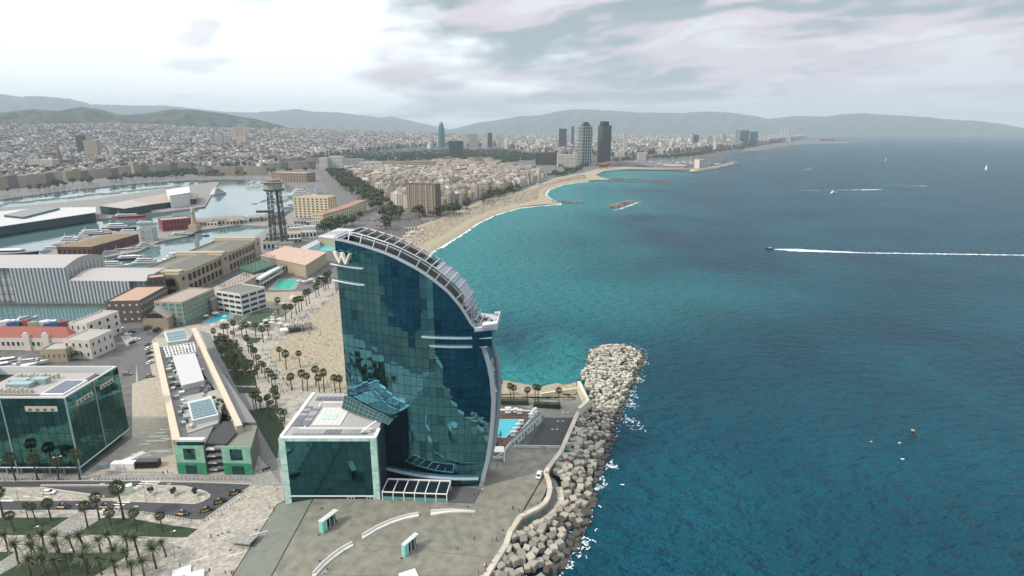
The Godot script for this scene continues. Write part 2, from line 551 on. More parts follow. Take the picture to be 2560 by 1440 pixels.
func build_far_city() -> void:
	var m := tinted("city_houses", 0.9)
	var shapes := []
	for i in 4:
		shapes.append(city_block(100 + i, false).mesh())
	for i in 3:
		shapes.append(city_block(200 + i, true).mesh())
	var where := []
	var tints := []
	for i in shapes.size():
		where.append([])
		tints.append([])
	var parks := FastNoiseLite.new()
	parks.seed = 77
	parks.frequency = 0.0016
	var green := []
	var green_tint := []
	var r := RandomNumberGenerator.new()
	r.seed = 31
	var turn := 0.62
	for gx in range(-165, 165):
		for gz in range(-165, 165):
			var q := Vector2(gx, gz) * 66.0
			q = q.rotated(turn) + Vector2(-1500, -5000)
			if q.y > -900.0:
				continue
			var az := atan2(q.x, -q.y)
			if az < -0.92 or az > 0.50:
				continue
			var near := along(city_edge, rad_to_deg(az))
			if -q.y < near or q.length() > 9200.0 or az > 0.447:
				continue
			var old := q.length() < 2600.0 and az < -0.33
			var wood := parks.get_noise_2d(q.x, q.y)
			if wood > 0.42 and not old:
				for k in 14:
					var o := q + Vector2(r.randf_range(-32, 32), r.randf_range(-32, 32))
					green.append(Transform3D(Basis(Vector3.UP, r.randf() * TAU).scaled(Vector3.ONE * r.randf_range(0.8, 1.5)), V3(o.x, land_height(o.x, o.y), o.y)))
					green_tint.append(Color.WHITE * r.randf_range(0.7, 1.1))
				continue
			var cells := [Vector2.ZERO]
			if old:
				cells = [Vector2(-16.5, -16.5), Vector2(16.5, -16.5), Vector2(-16.5, 16.5), Vector2(16.5, 16.5)]
			for cell in cells:
				var o: Vector2 = q + cell.rotated(turn)
				if old:
					o += Vector2(r.randf_range(-5, 5), r.randf_range(-5, 5))
					if r.randf() < 0.06:
						continue
				var k := r.randi_range(4, 6) if old else r.randi_range(0, 3)
				var b := Basis(Vector3.UP, -turn + r.randi_range(0, 3) * PI / 2 + (r.randf_range(-0.25, 0.25) if old else 0.0))
				b = b.scaled(V3(0.76, r.randf_range(0.7, 1.2), 0.76))
				where[k].append(Transform3D(b, V3(o.x, land_height(o.x, o.y), o.y)))
				var t := r.randf_range(0.5, 1.15)
				tints[k].append(Color(t, t * r.randf_range(0.96, 1.02), t * r.randf_range(0.92, 1.03)))
	for i in shapes.size():
		scatter("distant_city_blocks", shapes[i], m, where[i], tints[i])
	far_green = green
	far_green_tint = green_tint
var far_green := []
var far_green_tint := []
func loft(s: Shape, rings: Array, caps := true) -> void:
	for i in rings.size() - 1:
		var a: Array = rings[i]
		var b: Array = rings[i + 1]
		var mid := Vector3.ZERO
		for p in a:
			mid += p
		for p in b:
			mid += p
		mid /= a.size() + b.size()
		for k in a.size():
			var l := (k + 1) % a.size()
			s.quad(a[k], a[l], b[l], b[k], (a[k] + a[l] + b[l] + b[k]) * 0.25 - mid)
	if caps:
		for e in [[rings[0], rings[1]], [rings[-1], rings[-2]]]:
			var m := Vector3.ZERO
			for p in e[0]:
				m += p
			m /= e[0].size()
			for k in e[0].size():
				s.tri(m, e[0][k], e[0][(k + 1) % e[0].size()], e[0][0] - e[1][0])
# one continuous skin round a skeleton of tapered bones: [a, b, ra, rb, colour]
func skin(bones: Array, colours: Array, cell: float) -> ArrayMesh:
	var lo := Vector3.ONE * 99.0
	var hi := Vector3.ONE * -99.0
	for b in bones:
		for p in [b[0], b[1]]:
			lo = lo.min(p - Vector3.ONE * (maxf(b[2], b[3]) + 2 * cell))
			hi = hi.max(p + Vector3.ONE * (maxf(b[2], b[3]) + 2 * cell))
	var nx := int((hi.x - lo.x) / cell) + 1
	var ny := int((hi.y - lo.y) / cell) + 1
	var nz := int((hi.z - lo.z) / cell) + 1
	var val := PackedFloat32Array()
	var own := PackedInt32Array()
	val.resize(nx * ny * nz)
	own.resize(nx * ny * nz)
	for z in nz:
		for y in ny:
			for x in nx:
				var p := lo + V3(x, y, z) * cell
				var d := 9.0
				var best := 9.0
				var w := 0
				for b in bones:
					var ab: Vector3 = b[1] - b[0]
					var t := clampf((p - b[0]).dot(ab) / maxf(ab.length_squared(), 1e-6), 0.0, 1.0)
					var e := p.distance_to(b[0] + ab * t) - lerpf(b[2], b[3], t)
					if e < best:
						best = e
						w = b[4]
					var h := clampf(0.5 + 0.5 * (d - e) / 0.05, 0.0, 1.0)
					d = lerpf(d, e, h) - 0.05 * h * (1.0 - h)
				var i := x + nx * (y + ny * z)
				val[i] = d
				own[i] = w
	var at := {}
	var pts := PackedVector3Array()
	var cols := PackedColorArray()
	for z in nz - 1:
		for y in ny - 1:
			for x in nx - 1:
				var i := x + nx * (y + ny * z)
				var m := Vector3.ZERO
				var k := 0
				for e in [[0, 1], [0, nx], [0, nx * ny], [1, 1 + nx], [1, 1 + nx * ny], [nx, 1 + nx], [nx, nx + nx * ny], [nx * ny, 1 + nx * ny], [nx * ny, nx + nx * ny], [1 + nx, 1 + nx + nx * ny], [1 + nx * ny, 1 + nx + nx * ny], [nx + nx * ny, 1 + nx + nx * ny]]:
					var a := val[i + e[0]]
					var b := val[i + e[1]]
					if (a < 0.0) != (b < 0.0):
						var t := a / (a - b)
						var pa := V3(e[0] % nx, (e[0] / nx) % ny, e[0] / (nx * ny))
						var pb := V3(e[1] % nx, (e[1] / nx) % ny, e[1] / (nx * ny))
						m += pa.lerp(pb, t)
						k += 1
				if k:
					at[i] = pts.size()
					pts.append(lo + (V3(x, y, z) + m / k) * cell)
					cols.append(colours[own[i]])
	var st := SurfaceTool.new()
	st.begin(Mesh.PRIMITIVE_TRIANGLES)
	for i in pts.size():
		st.set_color(cols[i])
		st.add_vertex(pts[i])
	var strides := [1, nx, nx * ny]
	for i in at:
		for ax in 3:
			var j: int = i + strides[ax]
			if (val[i] < 0.0) == (val[j] < 0.0):
				continue
			var p: int = strides[(ax + 1) % 3]
			var q: int = strides[(ax + 2) % 3]
			if not (at.has(i - p) and at.has(i - q) and at.has(i - p - q)):
				continue
			var f := [at[i], at[i - p], at[i - p - q], at[i - q]]
			if val[i] > 0.0:
				f.reverse()
			for k in [0, 2, 1, 0, 3, 2]:
				st.add_index(f[k])
	st.generate_normals()
	return st.commit()
var people_meshes := {}
func person_bones(pose: String) -> Array:
	var b := []
	var hip := V3(0, 0.93, 0)
	var chest := V3(0, 1.30, 0.01)
	var head := V3(0, 1.62, 0.0)
	var legs := []
	var arms := []
	if pose == "walking":
		legs = [[V3(-0.1, 0.9, 0), V3(-0.1, 0.5, -0.18), V3(-0.1, 0.09, -0.32)], [V3(0.1, 0.9, 0), V3(0.1, 0.48, 0.12), V3(0.1, 0.12, 0.36)]]
		arms = [[V3(-0.2, 1.4, 0), V3(-0.25, 1.12, 0.1), V3(-0.24, 0.88, -0.02)], [V3(0.2, 1.4, 0), V3(0.25, 1.12, -0.1), V3(0.24, 0.92, -0.25)]]
	elif pose == "sitting":
		hip = V3(0, 0.52, 0.05)
		chest = V3(0, 0.92, 0.08)
		head = V3(0, 1.24, 0.03)
		legs = [[V3(-0.1, 0.52, 0.0), V3(-0.13, 0.5, -0.42), V3(-0.13, 0.08, -0.45)], [V3(0.1, 0.52, 0.0), V3(0.13, 0.5, -0.42), V3(0.13, 0.08, -0.48)]]
		arms = [[V3(-0.2, 1.0, 0.08), V3(-0.27, 0.75, 0.0), V3(-0.15, 0.6, -0.22)], [V3(0.2, 1.0, 0.08), V3(0.27, 0.75, 0.0), V3(0.15, 0.6, -0.22)]]
	elif pose == "lying":
		hip = V3(0, 0.13, 0)
		chest = V3(0, 0.14, 0.38)
		head = V3(0, 0.15, 0.72)
		legs = [[V3(-0.1, 0.12, -0.03), V3(-0.13, 0.11, -0.45), V3(-0.15, 0.08, -0.85)], [V3(0.1, 0.12, -0.03), V3(0.12, 0.11, -0.45), V3(0.14, 0.08, -0.85)]]
		arms = [[V3(-0.2, 0.13, 0.48), V3(-0.32, 0.1, 0.25), V3(-0.3, 0.07, 0.0)], [V3(0.2, 0.13, 0.48), V3(0.34, 0.1, 0.6), V3(0.2, 0.08, 0.8)]]
	else:
		legs = [[V3(-0.1, 0.9, 0), V3(-0.11, 0.5, -0.02), V3(-0.12, 0.09, 0.02)], [V3(0.1, 0.9, 0), V3(0.12, 0.5, -0.02), V3(0.13, 0.09, 0.02)]]
		arms = [[V3(-0.2, 1.4, 0), V3(-0.26, 1.12, 0.03), V3(-0.24, 0.88, -0.06)], [V3(0.2, 1.4, 0), V3(0.27, 1.12, 0.02), V3(0.2, 0.95, -0.18)]]
	var up := (head - chest).normalized()
	b.append([hip, chest, 0.145, 0.155, 1])
	b.append([arms[0][0], arms[1][0], 0.085, 0.085, 1])
	b.append([chest, head, 0.06, 0.055, 0])
	b.append([head, head + up * 0.07, 0.095, 0.1, 0])
	b.append([head + up * 0.06, head + up * 0.11, 0.1, 0.09, 3])
	for l in legs:
		b.append([l[0], l[1], 0.095, 0.07, 2])
		b.append([l[1], l[2], 0.065, 0.048, 2])
		b.append([l[2] - V3(0, 0.03, 0), l[2] + V3(0, -0.03, -0.16), 0.045, 0.035, 4])
	for a in arms:
		b.append([a[0], a[1], 0.06, 0.047, 1])
		b.append([a[1], a[2], 0.043, 0.035, 0])
		b.append([a[2], a[2] + (a[2] - a[1]).normalized() * 0.12, 0.04, 0.03, 0])
	return b
var outfits := {
	"white top and dark trousers": [Color(0.75, 0.73, 0.7), Color(0.03, 0.03, 0.045)],
	"black clothes": [Color(0.02, 0.02, 0.024), Color(0.02, 0.02, 0.022)],
	"blue top and jeans": [Color(0.05, 0.12, 0.25), Color(0.04, 0.06, 0.11)],
	"red top and dark shorts": [Color(0.45, 0.05, 0.06), Color(0.03, 0.03, 0.03)],
	"grey top and pale trousers": [Color(0.2, 0.21, 0.22), Color(0.4, 0.37, 0.31)],
}
func person(pose: String, outfit: String, at: Vector3, turn: float, where: String, group := "people on the hotel square") -> Node3D:
	var key := pose + outfit
	if not people_meshes.has(key):
		var o: Array = outfits[outfit]
		var skin_tone := Color(0.42, 0.25, 0.17)
		if pose == "lying":
			people_meshes[key] = skin(person_bones(pose), [skin_tone, skin_tone, o[0], Color(0.05, 0.03, 0.02), skin_tone], 0.06)
		else:
			people_meshes[key] = skin(person_bones(pose), [skin_tone, o[0], o[1], Color(0.04, 0.025, 0.018), Color(0.05, 0.05, 0.05)], 0.06)
	var n := put("person", people_meshes[key], tinted("person_skin_and_cloth", 0.8))
	n.position = at
	n.rotation.y = turn
	tag(n, "person in %s %s %s" % [outfit, pose, where], "person", group)
	return n
# ---- plants
func frond(s: Shape, root: Vector3, dir: float, rise: float, len_: float, droop: float, wide: float, k := 7) -> void:
	# a feathered palm leaf: leaflets on both sides of an arching rib
	var f := Vector3(sin(dir), 0, cos(dir))
	var side := V3(f.z, 0, -f.x)
	var prev := root
	for i in k:
		var t := (i + 1.0) / k
		var p := root + f * (len_ * t * cos(rise) * (1.0 - 0.12 * t)) + Vector3.UP * (len_ * (sin(rise) * t - droop * t * t))
		var w := wide * (0.55 + 0.9 * t - 1.25 * t * t)
		var back := prev.lerp(p, 0.35)
		var low := V3(0, -0.35 * w, 0)
		s.tri(prev, p, back + side * w + low + f * w * 0.7)
		s.tri(prev, p, back - side * w + low + f * w * 0.7)
		prev = p
func date_palm(seed_: int) -> Node3D:
	var r := RandomNumberGenerator.new()
	r.seed = seed_
	var t := thing("date_palm", "", "palm tree")
	var h := 6.2
	var s := Shape.new()
	var p := Vector3.ZERO
	for i in 6:
		var q := Vector3(0.12 * sin(i * 0.6 + seed_), h * (i + 1) / 6.0, 0.1 * sin(i * 0.8))
		s.tube(p, q, 0.36 if i == 0 else 0.27, 0.29, 8, false)
		p = q
	s.lathe(p - V3(0, 0.5, 0), [Vector2(0.3, 0), Vector2(0.52, 0.35), Vector2(0.4, 0.8), Vector2(0.1, 1.1)], 8)
	put("trunk", s.mesh(), mat("palm_trunk", 0.075, 0.055, 0.038, 0.95), t)
	var c := Shape.new()
	c.tinted = true
	for i in 34:
		var ring := i / 34.0
		c.col = Color(0.04, 0.068, 0.032).lerp(Color(0.085, 0.10, 0.042), r.randf())
		frond(c, p + V3(0, 0.3, 0), i * 2.4 + r.randf() * 0.4, lerpf(1.25, 0.05, ring), r.randf_range(3.4, 4.3), lerpf(0.5, 0.75, ring) * 0.7, 0.5)
	put("crown", c.mesh(), tinted("palm_leaf", 0.6), t)
	return t
func fan_palm(seed_: int, h: float) -> Node3D:
	var r := RandomNumberGenerator.new()
	r.seed = seed_
	var t := thing("fan_palm", "", "palm tree")
	var s := Shape.new()
	var p := Vector3.ZERO
	for i in 5:
		var q := Vector3(0.1 * sin(i * 0.7 + seed_), h * (i + 1) / 5.0, 0.08 * cos(i + seed_) - 0.08 * cos(seed_))
		s.tube(p, q, 0.34 - 0.035 * i, 0.34 - 0.035 * (i + 1), 7, false)
		p = q
	put("trunk", s.mesh(), mat("palm_trunk", 0.075, 0.055, 0.038, 0.95), t)
	var c := Shape.new()
	c.tinted = true
	for i in 42:
		var up := lerpf(1.3, -1.0, i / 42.0)
		var a := i * 2.4 + r.randf() * 0.5
		var d := Vector3(sin(a) * cos(up), sin(up), cos(a) * cos(up))
		var side := d.cross(Vector3.UP).normalized()
		var n := side.cross(d).normalized()
		var hub := p + d * r.randf_range(0.95, 1.35)
		c.col = Color(0.045, 0.075, 0.03).lerp(Color(0.09, 0.115, 0.045), r.randf()) if up > -0.55 else Color(0.10, 0.085, 0.05)
		for k in 5:
			var b := (k - 2) * 0.5
			var tip := hub + (d * cos(b) + side * sin(b)) * r.randf_range(1.0, 1.45) - V3(0, 0.3, 0) - n * absf(b) * 0.1
			c.tri(hub, hub + (d * cos(b - 0.27) + side * sin(b - 0.27)) * 0.65, tip)
			c.tri(hub, tip, hub + (d * cos(b + 0.27) + side * sin(b + 0.27)) * 0.65)
		c.tri(p + side * 0.04, p - side * 0.04, hub)
	put("crown", c.mesh(), tinted("palm_leaf", 0.6), t)
	return t
func leafy_crown(seed_: int, n: int, rad: Vector3, y: float, leaf: float, tone: Color) -> Shape:
	var r := RandomNumberGenerator.new()
	r.seed = seed_
	var s := Shape.new()
	s.tinted = true
	var lumps := []
	for i in 9:
		var d := Vector3(r.randf_range(-1, 1), r.randf_range(-0.8, 1), r.randf_range(-1, 1))
		d = d.normalized() * r.randf_range(0.3, 0.72)
		lumps.append([d, r.randf_range(0.3, 0.5)])
	for i in n:
		var l: Array = lumps[i % 9]
		var d := Vector3(r.randfn(), r.randfn(), r.randfn()).normalized()
		var p: Vector3 = (l[0] + d * l[1] * pow(r.randf(), 0.35)) * rad + V3(0, y, 0)
		s.col = tone * r.randf_range(0.65, 1.3)
		var a := (d + Vector3(r.randfn(), r.randfn() + 0.6, r.randfn()) * 0.7).normalized()
		var e := a.cross(Vector3(r.randfn(), r.randfn(), r.randfn())).normalized() * leaf * r.randf_range(0.7, 1.3)
		var f := a.cross(e).normalized() * leaf * 0.7
		s.quad(p - e, p - f, p + e, p + f, a)
	return s
func leaf_tree(called: String, seed_: int, n: int, h: float, wide: float, leaf: float, tone: Color) -> Node3D:
	var t := thing(called, "", "tree")
	var s := Shape.new()
	s.tube(Vector3.ZERO, V3(0.1, h * 0.45, 0), 0.28, 0.18, 6, false)
	for i in 4:
		var a := i * 1.7 + seed_
		s.tube(V3(0.1, h * 0.4, 0), Vector3(cos(a) * wide * 0.5, h * 0.7, sin(a) * wide * 0.5), 0.13, 0.04, 5, false)
	put("trunk", s.mesh(), mat("tree_bark", 0.07, 0.055, 0.04, 0.95), t)
	put("crown", leafy_crown(seed_, n, V3(wide, h * 0.36, wide), h * 0.66, leaf, tone).mesh(), tinted("tree_leaf", 0.7), t)
	return t
# ---- vehicles
func car(called: String, paint: Material, label: String, at: Vector3, turn: float, taxi := false, group := "") -> Node3D:
	var t := thing(called, label, "taxi" if taxi else "car", at, turn, group)
	var rings := []
	for k in [[-2.25, 0.42, 0.62, 0.72], [-2.1, 0.28, 0.86, 0.84], [-1.2, 0.24, 0.94, 0.88], [0.9, 0.24, 0.93, 0.88], [1.7, 0.26, 0.80, 0.86], [2.15, 0.3, 0.68, 0.8], [2.25, 0.42, 0.55, 0.66]]:
		rings.append([V3(k[0], k[1], -k[3]), V3(k[0], k[2] - 0.1, -k[3]), V3(k[0], k[2], -k[3] + 0.12), V3(k[0], k[2], k[3] - 0.12), V3(k[0], k[2] - 0.1, k[3]), V3(k[0], k[1], k[3])])
	var s := Shape.new()
	loft(s, rings)
	# roof on its pillars
	loft(s, [[V3(-1.45, 1.42, -0.6), V3(-1.45, 1.42, 0.6), V3(-1.45, 1.36, 0.64), V3(-1.45, 1.36, -0.64)], [V3(-0.4, 1.5, -0.6), V3(-0.4, 1.5, 0.6), V3(-0.4, 1.42, 0.66), V3(-0.4, 1.42, -0.66)], [V3(0.35, 1.43, -0.58), V3(0.35, 1.43, 0.58), V3(0.35, 1.37, 0.62), V3(0.35, 1.37, -0.62)]])
	for z in [-1, 1]:
		for q in [[-2.0, 0.85, -1.45, 1.4], [-0.45, 0.9, -0.45, 1.42], [1.15, 0.88, 0.35, 1.4]]:
			s.bar(V3(q[0], q[1], z * 0.8), V3(q[2], q[3], z * 0.62), 0.08, 0.06)
	put("body", s.mesh(), paint, t)
	var g := Shape.new()
	loft(g, [[V3(-1.95, 0.86, -0.79), V3(1.15, 0.88, -0.79), V3(1.15, 0.88, 0.79), V3(-1.95, 0.86, 0.79)], [V3(-1.42, 1.37, -0.59), V3(0.33, 1.38, -0.59), V3(0.33, 1.38, 0.59), V3(-1.42, 1.37, 0.59)]])
	put("windows", g.mesh(), mat("car_glass", 0.012, 0.018, 0.02, 0.06), t)
	var w := Shape.new()
	w.tube(V3(0, 0, -0.11), V3(0, 0, 0.11), 0.32, 0.32, 12)
	var wm := w.mesh()
	for x in [-1.35, 1.4]:
		for z in [-0.8, 0.8]:
			put("wheel", wm, mat("tyre", 0.015, 0.015, 0.015, 0.9), t, Transform3D(Basis.IDENTITY, V3(x, 0.32, z)))
	var l := Shape.new()
	l.box(V3(0, 0, 0), V3(0.06, 0.14, 0.34))
	for z in [-0.58, 0.58]:
		put("headlight", l.mesh(), mat("headlight", 0.75, 0.75, 0.7, 0.15), t, Transform3D(Basis.IDENTITY, V3(2.19, 0.5, z)))
	if taxi:
		var d := Shape.new()
		d.box(Vector3.ZERO, V3(1.05, 0.5, 0.03))
		for z in [-0.895, 0.895]:
			for x in [-0.97, 0.12]:
				put("door", d.mesh(), mat("taxi_yellow", 0.75, 0.38, 0.02, 0.35), t, Transform3D(Basis.IDENTITY, V3(x, 0.36, z)))
		var q := Shape.new()
		q.box(V3(-0.3, 1.49, 0), V3(0.18, 0.14, 0.6))
		put("roof_sign", q.mesh(), mat("white_paint", 0.75, 0.75, 0.73, 0.5), t)
		var tr := Shape.new()
		tr.box(V3(0, 0, 0), V3(0.04, 0.22, 1.2))
		put("tailgate", tr.mesh(), mats.taxi_yellow, t, Transform3D(Basis.IDENTITY, V3(-2.21, 0.55, 0)))
	return t
# ---- boats
func hull_rings(len_: float, beam: float, side: float) -> Array:
	var rings := []
	for k in [[-0.5, 0.86, 1.0], [-0.3, 0.97, 1.0], [0.0, 1.0, 1.02], [0.22, 0.86, 1.08], [0.38, 0.52, 1.18], [0.47, 0.18, 1.28], [0.5, 0.03, 1.32]]:
		var x: float = k[0] * len_
		var w: float = k[1] * beam * 0.5
		var y: float = k[2] * side
		var pull: float = -maxf(0.0, k[0] - 0.3) * len_ * 0.22
		rings.append([V3(x + pull, -0.3, -w * 0.6), V3(x, y, -w), V3(x, y, w), V3(x + pull, -0.3, w * 0.6)])
	return rings
func yacht(called: String, label: String, at: Vector3, turn: float, len_: float, dark := false, decks := 2, group := "") -> Node3D:
	var t := thing(called, label, "yacht", at, turn, group)
	var beam := len_ * 0.22
	var side := len_ * 0.075
	var s := Shape.new()
	loft(s, hull_rings(len_, beam, side))
	put("hull", s.mesh(), mat("hull_navy", 0.02, 0.03, 0.05, 0.3) if dark else mat("hull_white", 0.58, 0.60, 0.61, 0.35), t)
	var y := side
	var x0 := -0.42 * len_
	var x1 := 0.2 * len_
	for d in decks:
		var h := len_ * 0.062
		var w := beam * (0.74 - 0.12 * d)
		var c := Shape.new()
		loft(c, [[V3(x0, y, -w / 2), V3(x1 + h, y, -w * 0.42), V3(x1 + h, y, w * 0.42), V3(x0, y, w / 2)], [V3(x0 + h * 0.2, y + h, -w * 0.46), V3(x1 - h * 0.3, y + h, -w * 0.38), V3(x1 - h * 0.3, y + h, w * 0.38), V3(x0 + h * 0.2, y + h, w * 0.46)]])
		put("cabin", c.mesh(), mats.get("hull_white", mat("hull_white", 0.58, 0.60, 0.61, 0.35)), t)
		var g := Shape.new()
		loft(g, [[V3(x0 + len_ * 0.1, y + h * 0.38, -w * 0.495), V3(x1 + h * 0.72, y + h * 0.38, -w * 0.425), V3(x1 + h * 0.72, y + h * 0.38, w * 0.425), V3(x0 + len_ * 0.1, y + h * 0.38, w * 0.495)], [V3(x0 + len_ * 0.1, y + h * 0.78, -w * 0.485), V3(x1 + h * 0.15, y + h * 0.78, -w * 0.41), V3(x1 + h * 0.15, y + h * 0.78, w * 0.41), V3(x0 + len_ * 0.1, y + h * 0.78, w * 0.485)]])
		put("windows", g.mesh(), mat("boat_glass", 0.015, 0.02, 0.025, 0.1), t)
		y += h
		x0 += len_ * 0.06
		x1 -= len_ * 0.1
	var m := Shape.new()
	m.bar(V3(x0, y, -beam * 0.2), V3(x0 + 0.04 * len_, y + len_ * 0.07, -beam * 0.1), 0.3, 0.25)
	m.bar(V3(x0, y, beam * 0.2), V3(x0 + 0.04 * len_, y + len_ * 0.07, beam * 0.1), 0.3, 0.25)
	m.box(V3(x0 + 0.04 * len_, y + len_ * 0.07, 0), V3(0.5, 0.3, beam * 0.3))
	m.tube(V3(x0 + 0.04 * len_, y + len_ * 0.07, 0), V3(x0 + 0.04 * len_, y + len_ * 0.16, 0), 0.1, 0.05, 5)
	put("mast", m.mesh(), mats.hull_white if mats.has("hull_white") else null, t)
	return t
func sailboat(called: String, label: String, at: Vector3, turn: float, len_: float, sails := false, group := "") -> Node3D:
	var t := thing(called, label, "sailboat", at, turn, group)
	var s := Shape.new()
	loft(s, hull_rings(len_, len_ * 0.3, len_ * 0.1))
	put("hull", s.mesh(), mat("hull_white", 0.58, 0.60, 0.61, 0.35), t)
	var c := Shape.new()
	c.box(V3(0.02 * len_, len_ * 0.1, 0), V3(len_ * 0.32, len_ * 0.05, len_ * 0.16))
	put("cabin", c.mesh(), mats.hull_white, t)
	var m := Shape.new()
	m.tube(V3(len_ * 0.08, len_ * 0.1, 0), V3(len_ * 0.08, len_ * 1.3, 0), 0.11, 0.07, 5)
	m.tube(V3(len_ * 0.08, len_ * 0.24, 0), V3(-len_ * 0.34, len_ * 0.22, 0), 0.16, 0.14, 5)
	m.tube(V3(len_ * 0.5, len_ * 0.12, 0), V3(len_ * 0.08, len_ * 1.28, 0), 0.04, 0.04, 4)
	put("mast", m.mesh(), mat("spar", 0.6, 0.6, 0.58, 0.4), t)
	if sails:
		var q := Shape.new()
		for k in 2:
			var z := 0.02 - 0.04 * k
			var belly := V3(-len_ * 0.12, len_ * 0.55, len_ * 0.06 + z)
			var p := [V3(len_ * 0.06, len_ * 1.25, z), V3(len_ * 0.06, len_ * 0.27, z), V3(-len_ * 0.33, len_ * 0.25, z)]
			for i in 3:
				q.tri(p[i], p[(i + 1) % 3], belly, V3(0, 0, 1 - 2 * k))
			var p2 := [V3(len_ * 0.1, len_ * 1.2, z), V3(len_ * 0.49, len_ * 0.16, z), V3(len_ * 0.05, len_ * 0.2, z)]
			var b2 := V3(len_ * 0.2, len_ * 0.45, len_ * 0.06 + z)
			for i in 3:
				q.tri(p2[i], p2[(i + 1) % 3], b2, V3(0, 0, 1 - 2 * k))
		put("sail", q.mesh(), mat("sailcloth", 0.8, 0.8, 0.78, 0.8), t)
	return t
func motorboat(called: String, label: String, at: Vector3, turn: float, len_: float, dark := false, group := "") -> Node3D:
	var t := thing(called, label, "motorboat", at, turn, group)
	var s := Shape.new()
	loft(s, hull_rings(len_, len_ * 0.34, len_ * 0.13))
	put("hull", s.mesh(), mat("hull_navy", 0.02, 0.03, 0.05, 0.3) if dark else mat("hull_white", 0.58, 0.60, 0.61, 0.35), t)
	var c := Shape.new()
	c.box(V3(-0.04 * len_, len_ * 0.13, 0), V3(len_ * 0.3, len_ * 0.12, len_ * 0.2))
	put("cabin", c.mesh(), mat("hull_white", 0.58, 0.60, 0.61, 0.35), t)
	var w := Shape.new()
	w.box(V3(0.0, len_ * 0.17, 0), V3(len_ * 0.24, len_ * 0.055, len_ * 0.21))
	put("windows", w.mesh(), mat("boat_glass", 0.015, 0.02, 0.025, 0.1), t)
	return t
# ---- street furniture
func lamp_post(label: String, at: Vector3, turn: float, h: float, arms: int, group: String) -> Node3D:
	var t := thing("street_lamp", label, "street lamp", at, turn, group)
	var s := Shape.new()
	s.tube(Vector3.ZERO, V3(0, 0.8, 0), 0.14, 0.12, 8)
	s.tube(V3(0, 0.8, 0), V3(0, h, 0), 0.09, 0.06, 8)
	put("pole", s.mesh(), mat("lamp_steel", 0.22, 0.24, 0.24, 0.5, 0.3), t)
	for i in arms:
		var d := 1.0 if i == 0 else -1.0
		var a := Shape.new()
		a.tube(V3(0, h - 0.15, 0), V3(d * 0.9, h + 0.1, 0), 0.04, 0.04, 5)
		a.lathe(V3(d * 1.1, h - 0.02, 0), [Vector2(0.0, -0.06), Vector2(0.34, -0.03), Vector2(0.36, 0.06), Vector2(0.18, 0.18), Vector2(0.0, 0.2)], 10)
		put("lamp_head", a.mesh(), mat("lamp_white", 0.6, 0.62, 0.62, 0.4), t)
	return t
# ---- buildings: a body on four corners with windows that stand in their openings
func window_shape(w: float, h: float) -> Array:
	var key := "win%.2f_%.2f" % [w, h]
	if not tex.has(key):
		var f := Shape.new()
		for q in [[V3(-w / 2, 0, 0), V3(0.12, h, 0.16)], [V3(w / 2, 0, 0), V3(0.12, h, 0.16)], [V3(0, -0.12, 0.05), V3(w + 0.24, 0.12, 0.3)], [V3(0, h, 0), V3(w + 0.12, 0.12, 0.16)]]:
			f.box(q[0], q[1])
		var g := Shape.new()
		g.box(Vector3.ZERO, V3(w, h, 0.05))
		tex[key] = [f.mesh(), g.mesh()]
	return tex[key]
func house(called: String, label: String, category: String, a: Vector3, b: Vector3, deep: float, h: float, wall: Material, roof: Material, floors: int, bays: int, side_bays: int, opt := {}) -> Node3D:
	# a, b: the two front corners on the ground, deep: how far it goes back from the front
	var mid := (a + b) * 0.5
	var turn := -atan2(b.z - a.z, b.x - a.x)
	var w := a.distance_to(b)
	var t := thing(called, label, category, mid, turn, opt.get("group", ""))
	var s := Shape.new()
	s.box(V3(0, -3, -deep / 2), V3(w, h + 3, deep))
	# parapet
	var ph: float = opt.get("parapet", 0.8)
	if ph > 0.0:
		for q in [[V3(0, h, -0.15), V3(w, ph, 0.3)], [V3(0, h, -deep + 0.15), V3(w, ph, 0.3)], [V3(-w / 2 + 0.15, h, -deep / 2), V3(0.3, ph, deep - 0.6)], [V3(w / 2 - 0.15, h, -deep / 2), V3(0.3, ph, deep - 0.6)]]:
			s.box(q[0], q[1])
	put("wall", s.mesh(), wall, t)
	var r := Shape.new()
	r.box(V3(0, h - 0.3, -deep / 2), V3(w - 0.7, 0.35, deep - 0.7))
	put("roof", r.mesh(), roof, t)
	var fh := h / maxi(floors, 1)
	var wh: float = opt.get("win_h", fh * 0.55)
	var frac: float = opt.get("win_w", 0.55)
	var glass: Material = opt.get("glass", mat("window_glass", 0.02, 0.03, 0.035, 0.08))
	var frame: Material = opt.get("frame", wall)
	var joined: bool = opt.get("joined", false)
	var js := Shape.new()
	var faces := [[bays, w, Transform3D(Basis.IDENTITY, Vector3.ZERO)], [side_bays, deep, Transform3D(Basis(Vector3.UP, PI / 2), V3(w / 2, 0, -deep / 2))]]
	if opt.get("left_bays", 0):
		faces.append([opt.left_bays, deep, Transform3D(Basis(Vector3.UP, -PI / 2), V3(-w / 2, 0, -deep / 2))])
	for f in faces:
		var n: int = f[0]
		if n == 0:
			continue
		var step: float = f[1] / n
		var ms := window_shape(snappedf(step * frac, 0.1), snappedf(wh, 0.1))
		for i in n:
			for j in floors:
				if j == 0 and opt.get("blank_ground", false):
					continue
				var x: Transform3D = f[2] * Transform3D(Basis.IDENTITY, Vector3((i + 0.5) * step - f[1] / 2, j * fh + (fh - wh) * 0.55, 0.03))
				if joined:
					js.box(x.origin - x.basis.z * 0.0, V3(step * frac, wh, 0.12) if absf(x.basis.z.z) > 0.5 else V3(0.12, wh, step * frac))
				else:
					var win := put("window", ms[0], frame, t, x)
					put("pane", ms[1], glass, win)
	if joined and js.v.size():
		var o := put("windows", js.mesh(), glass, t)
		o.set_meta("kind", "stuff")
	return t
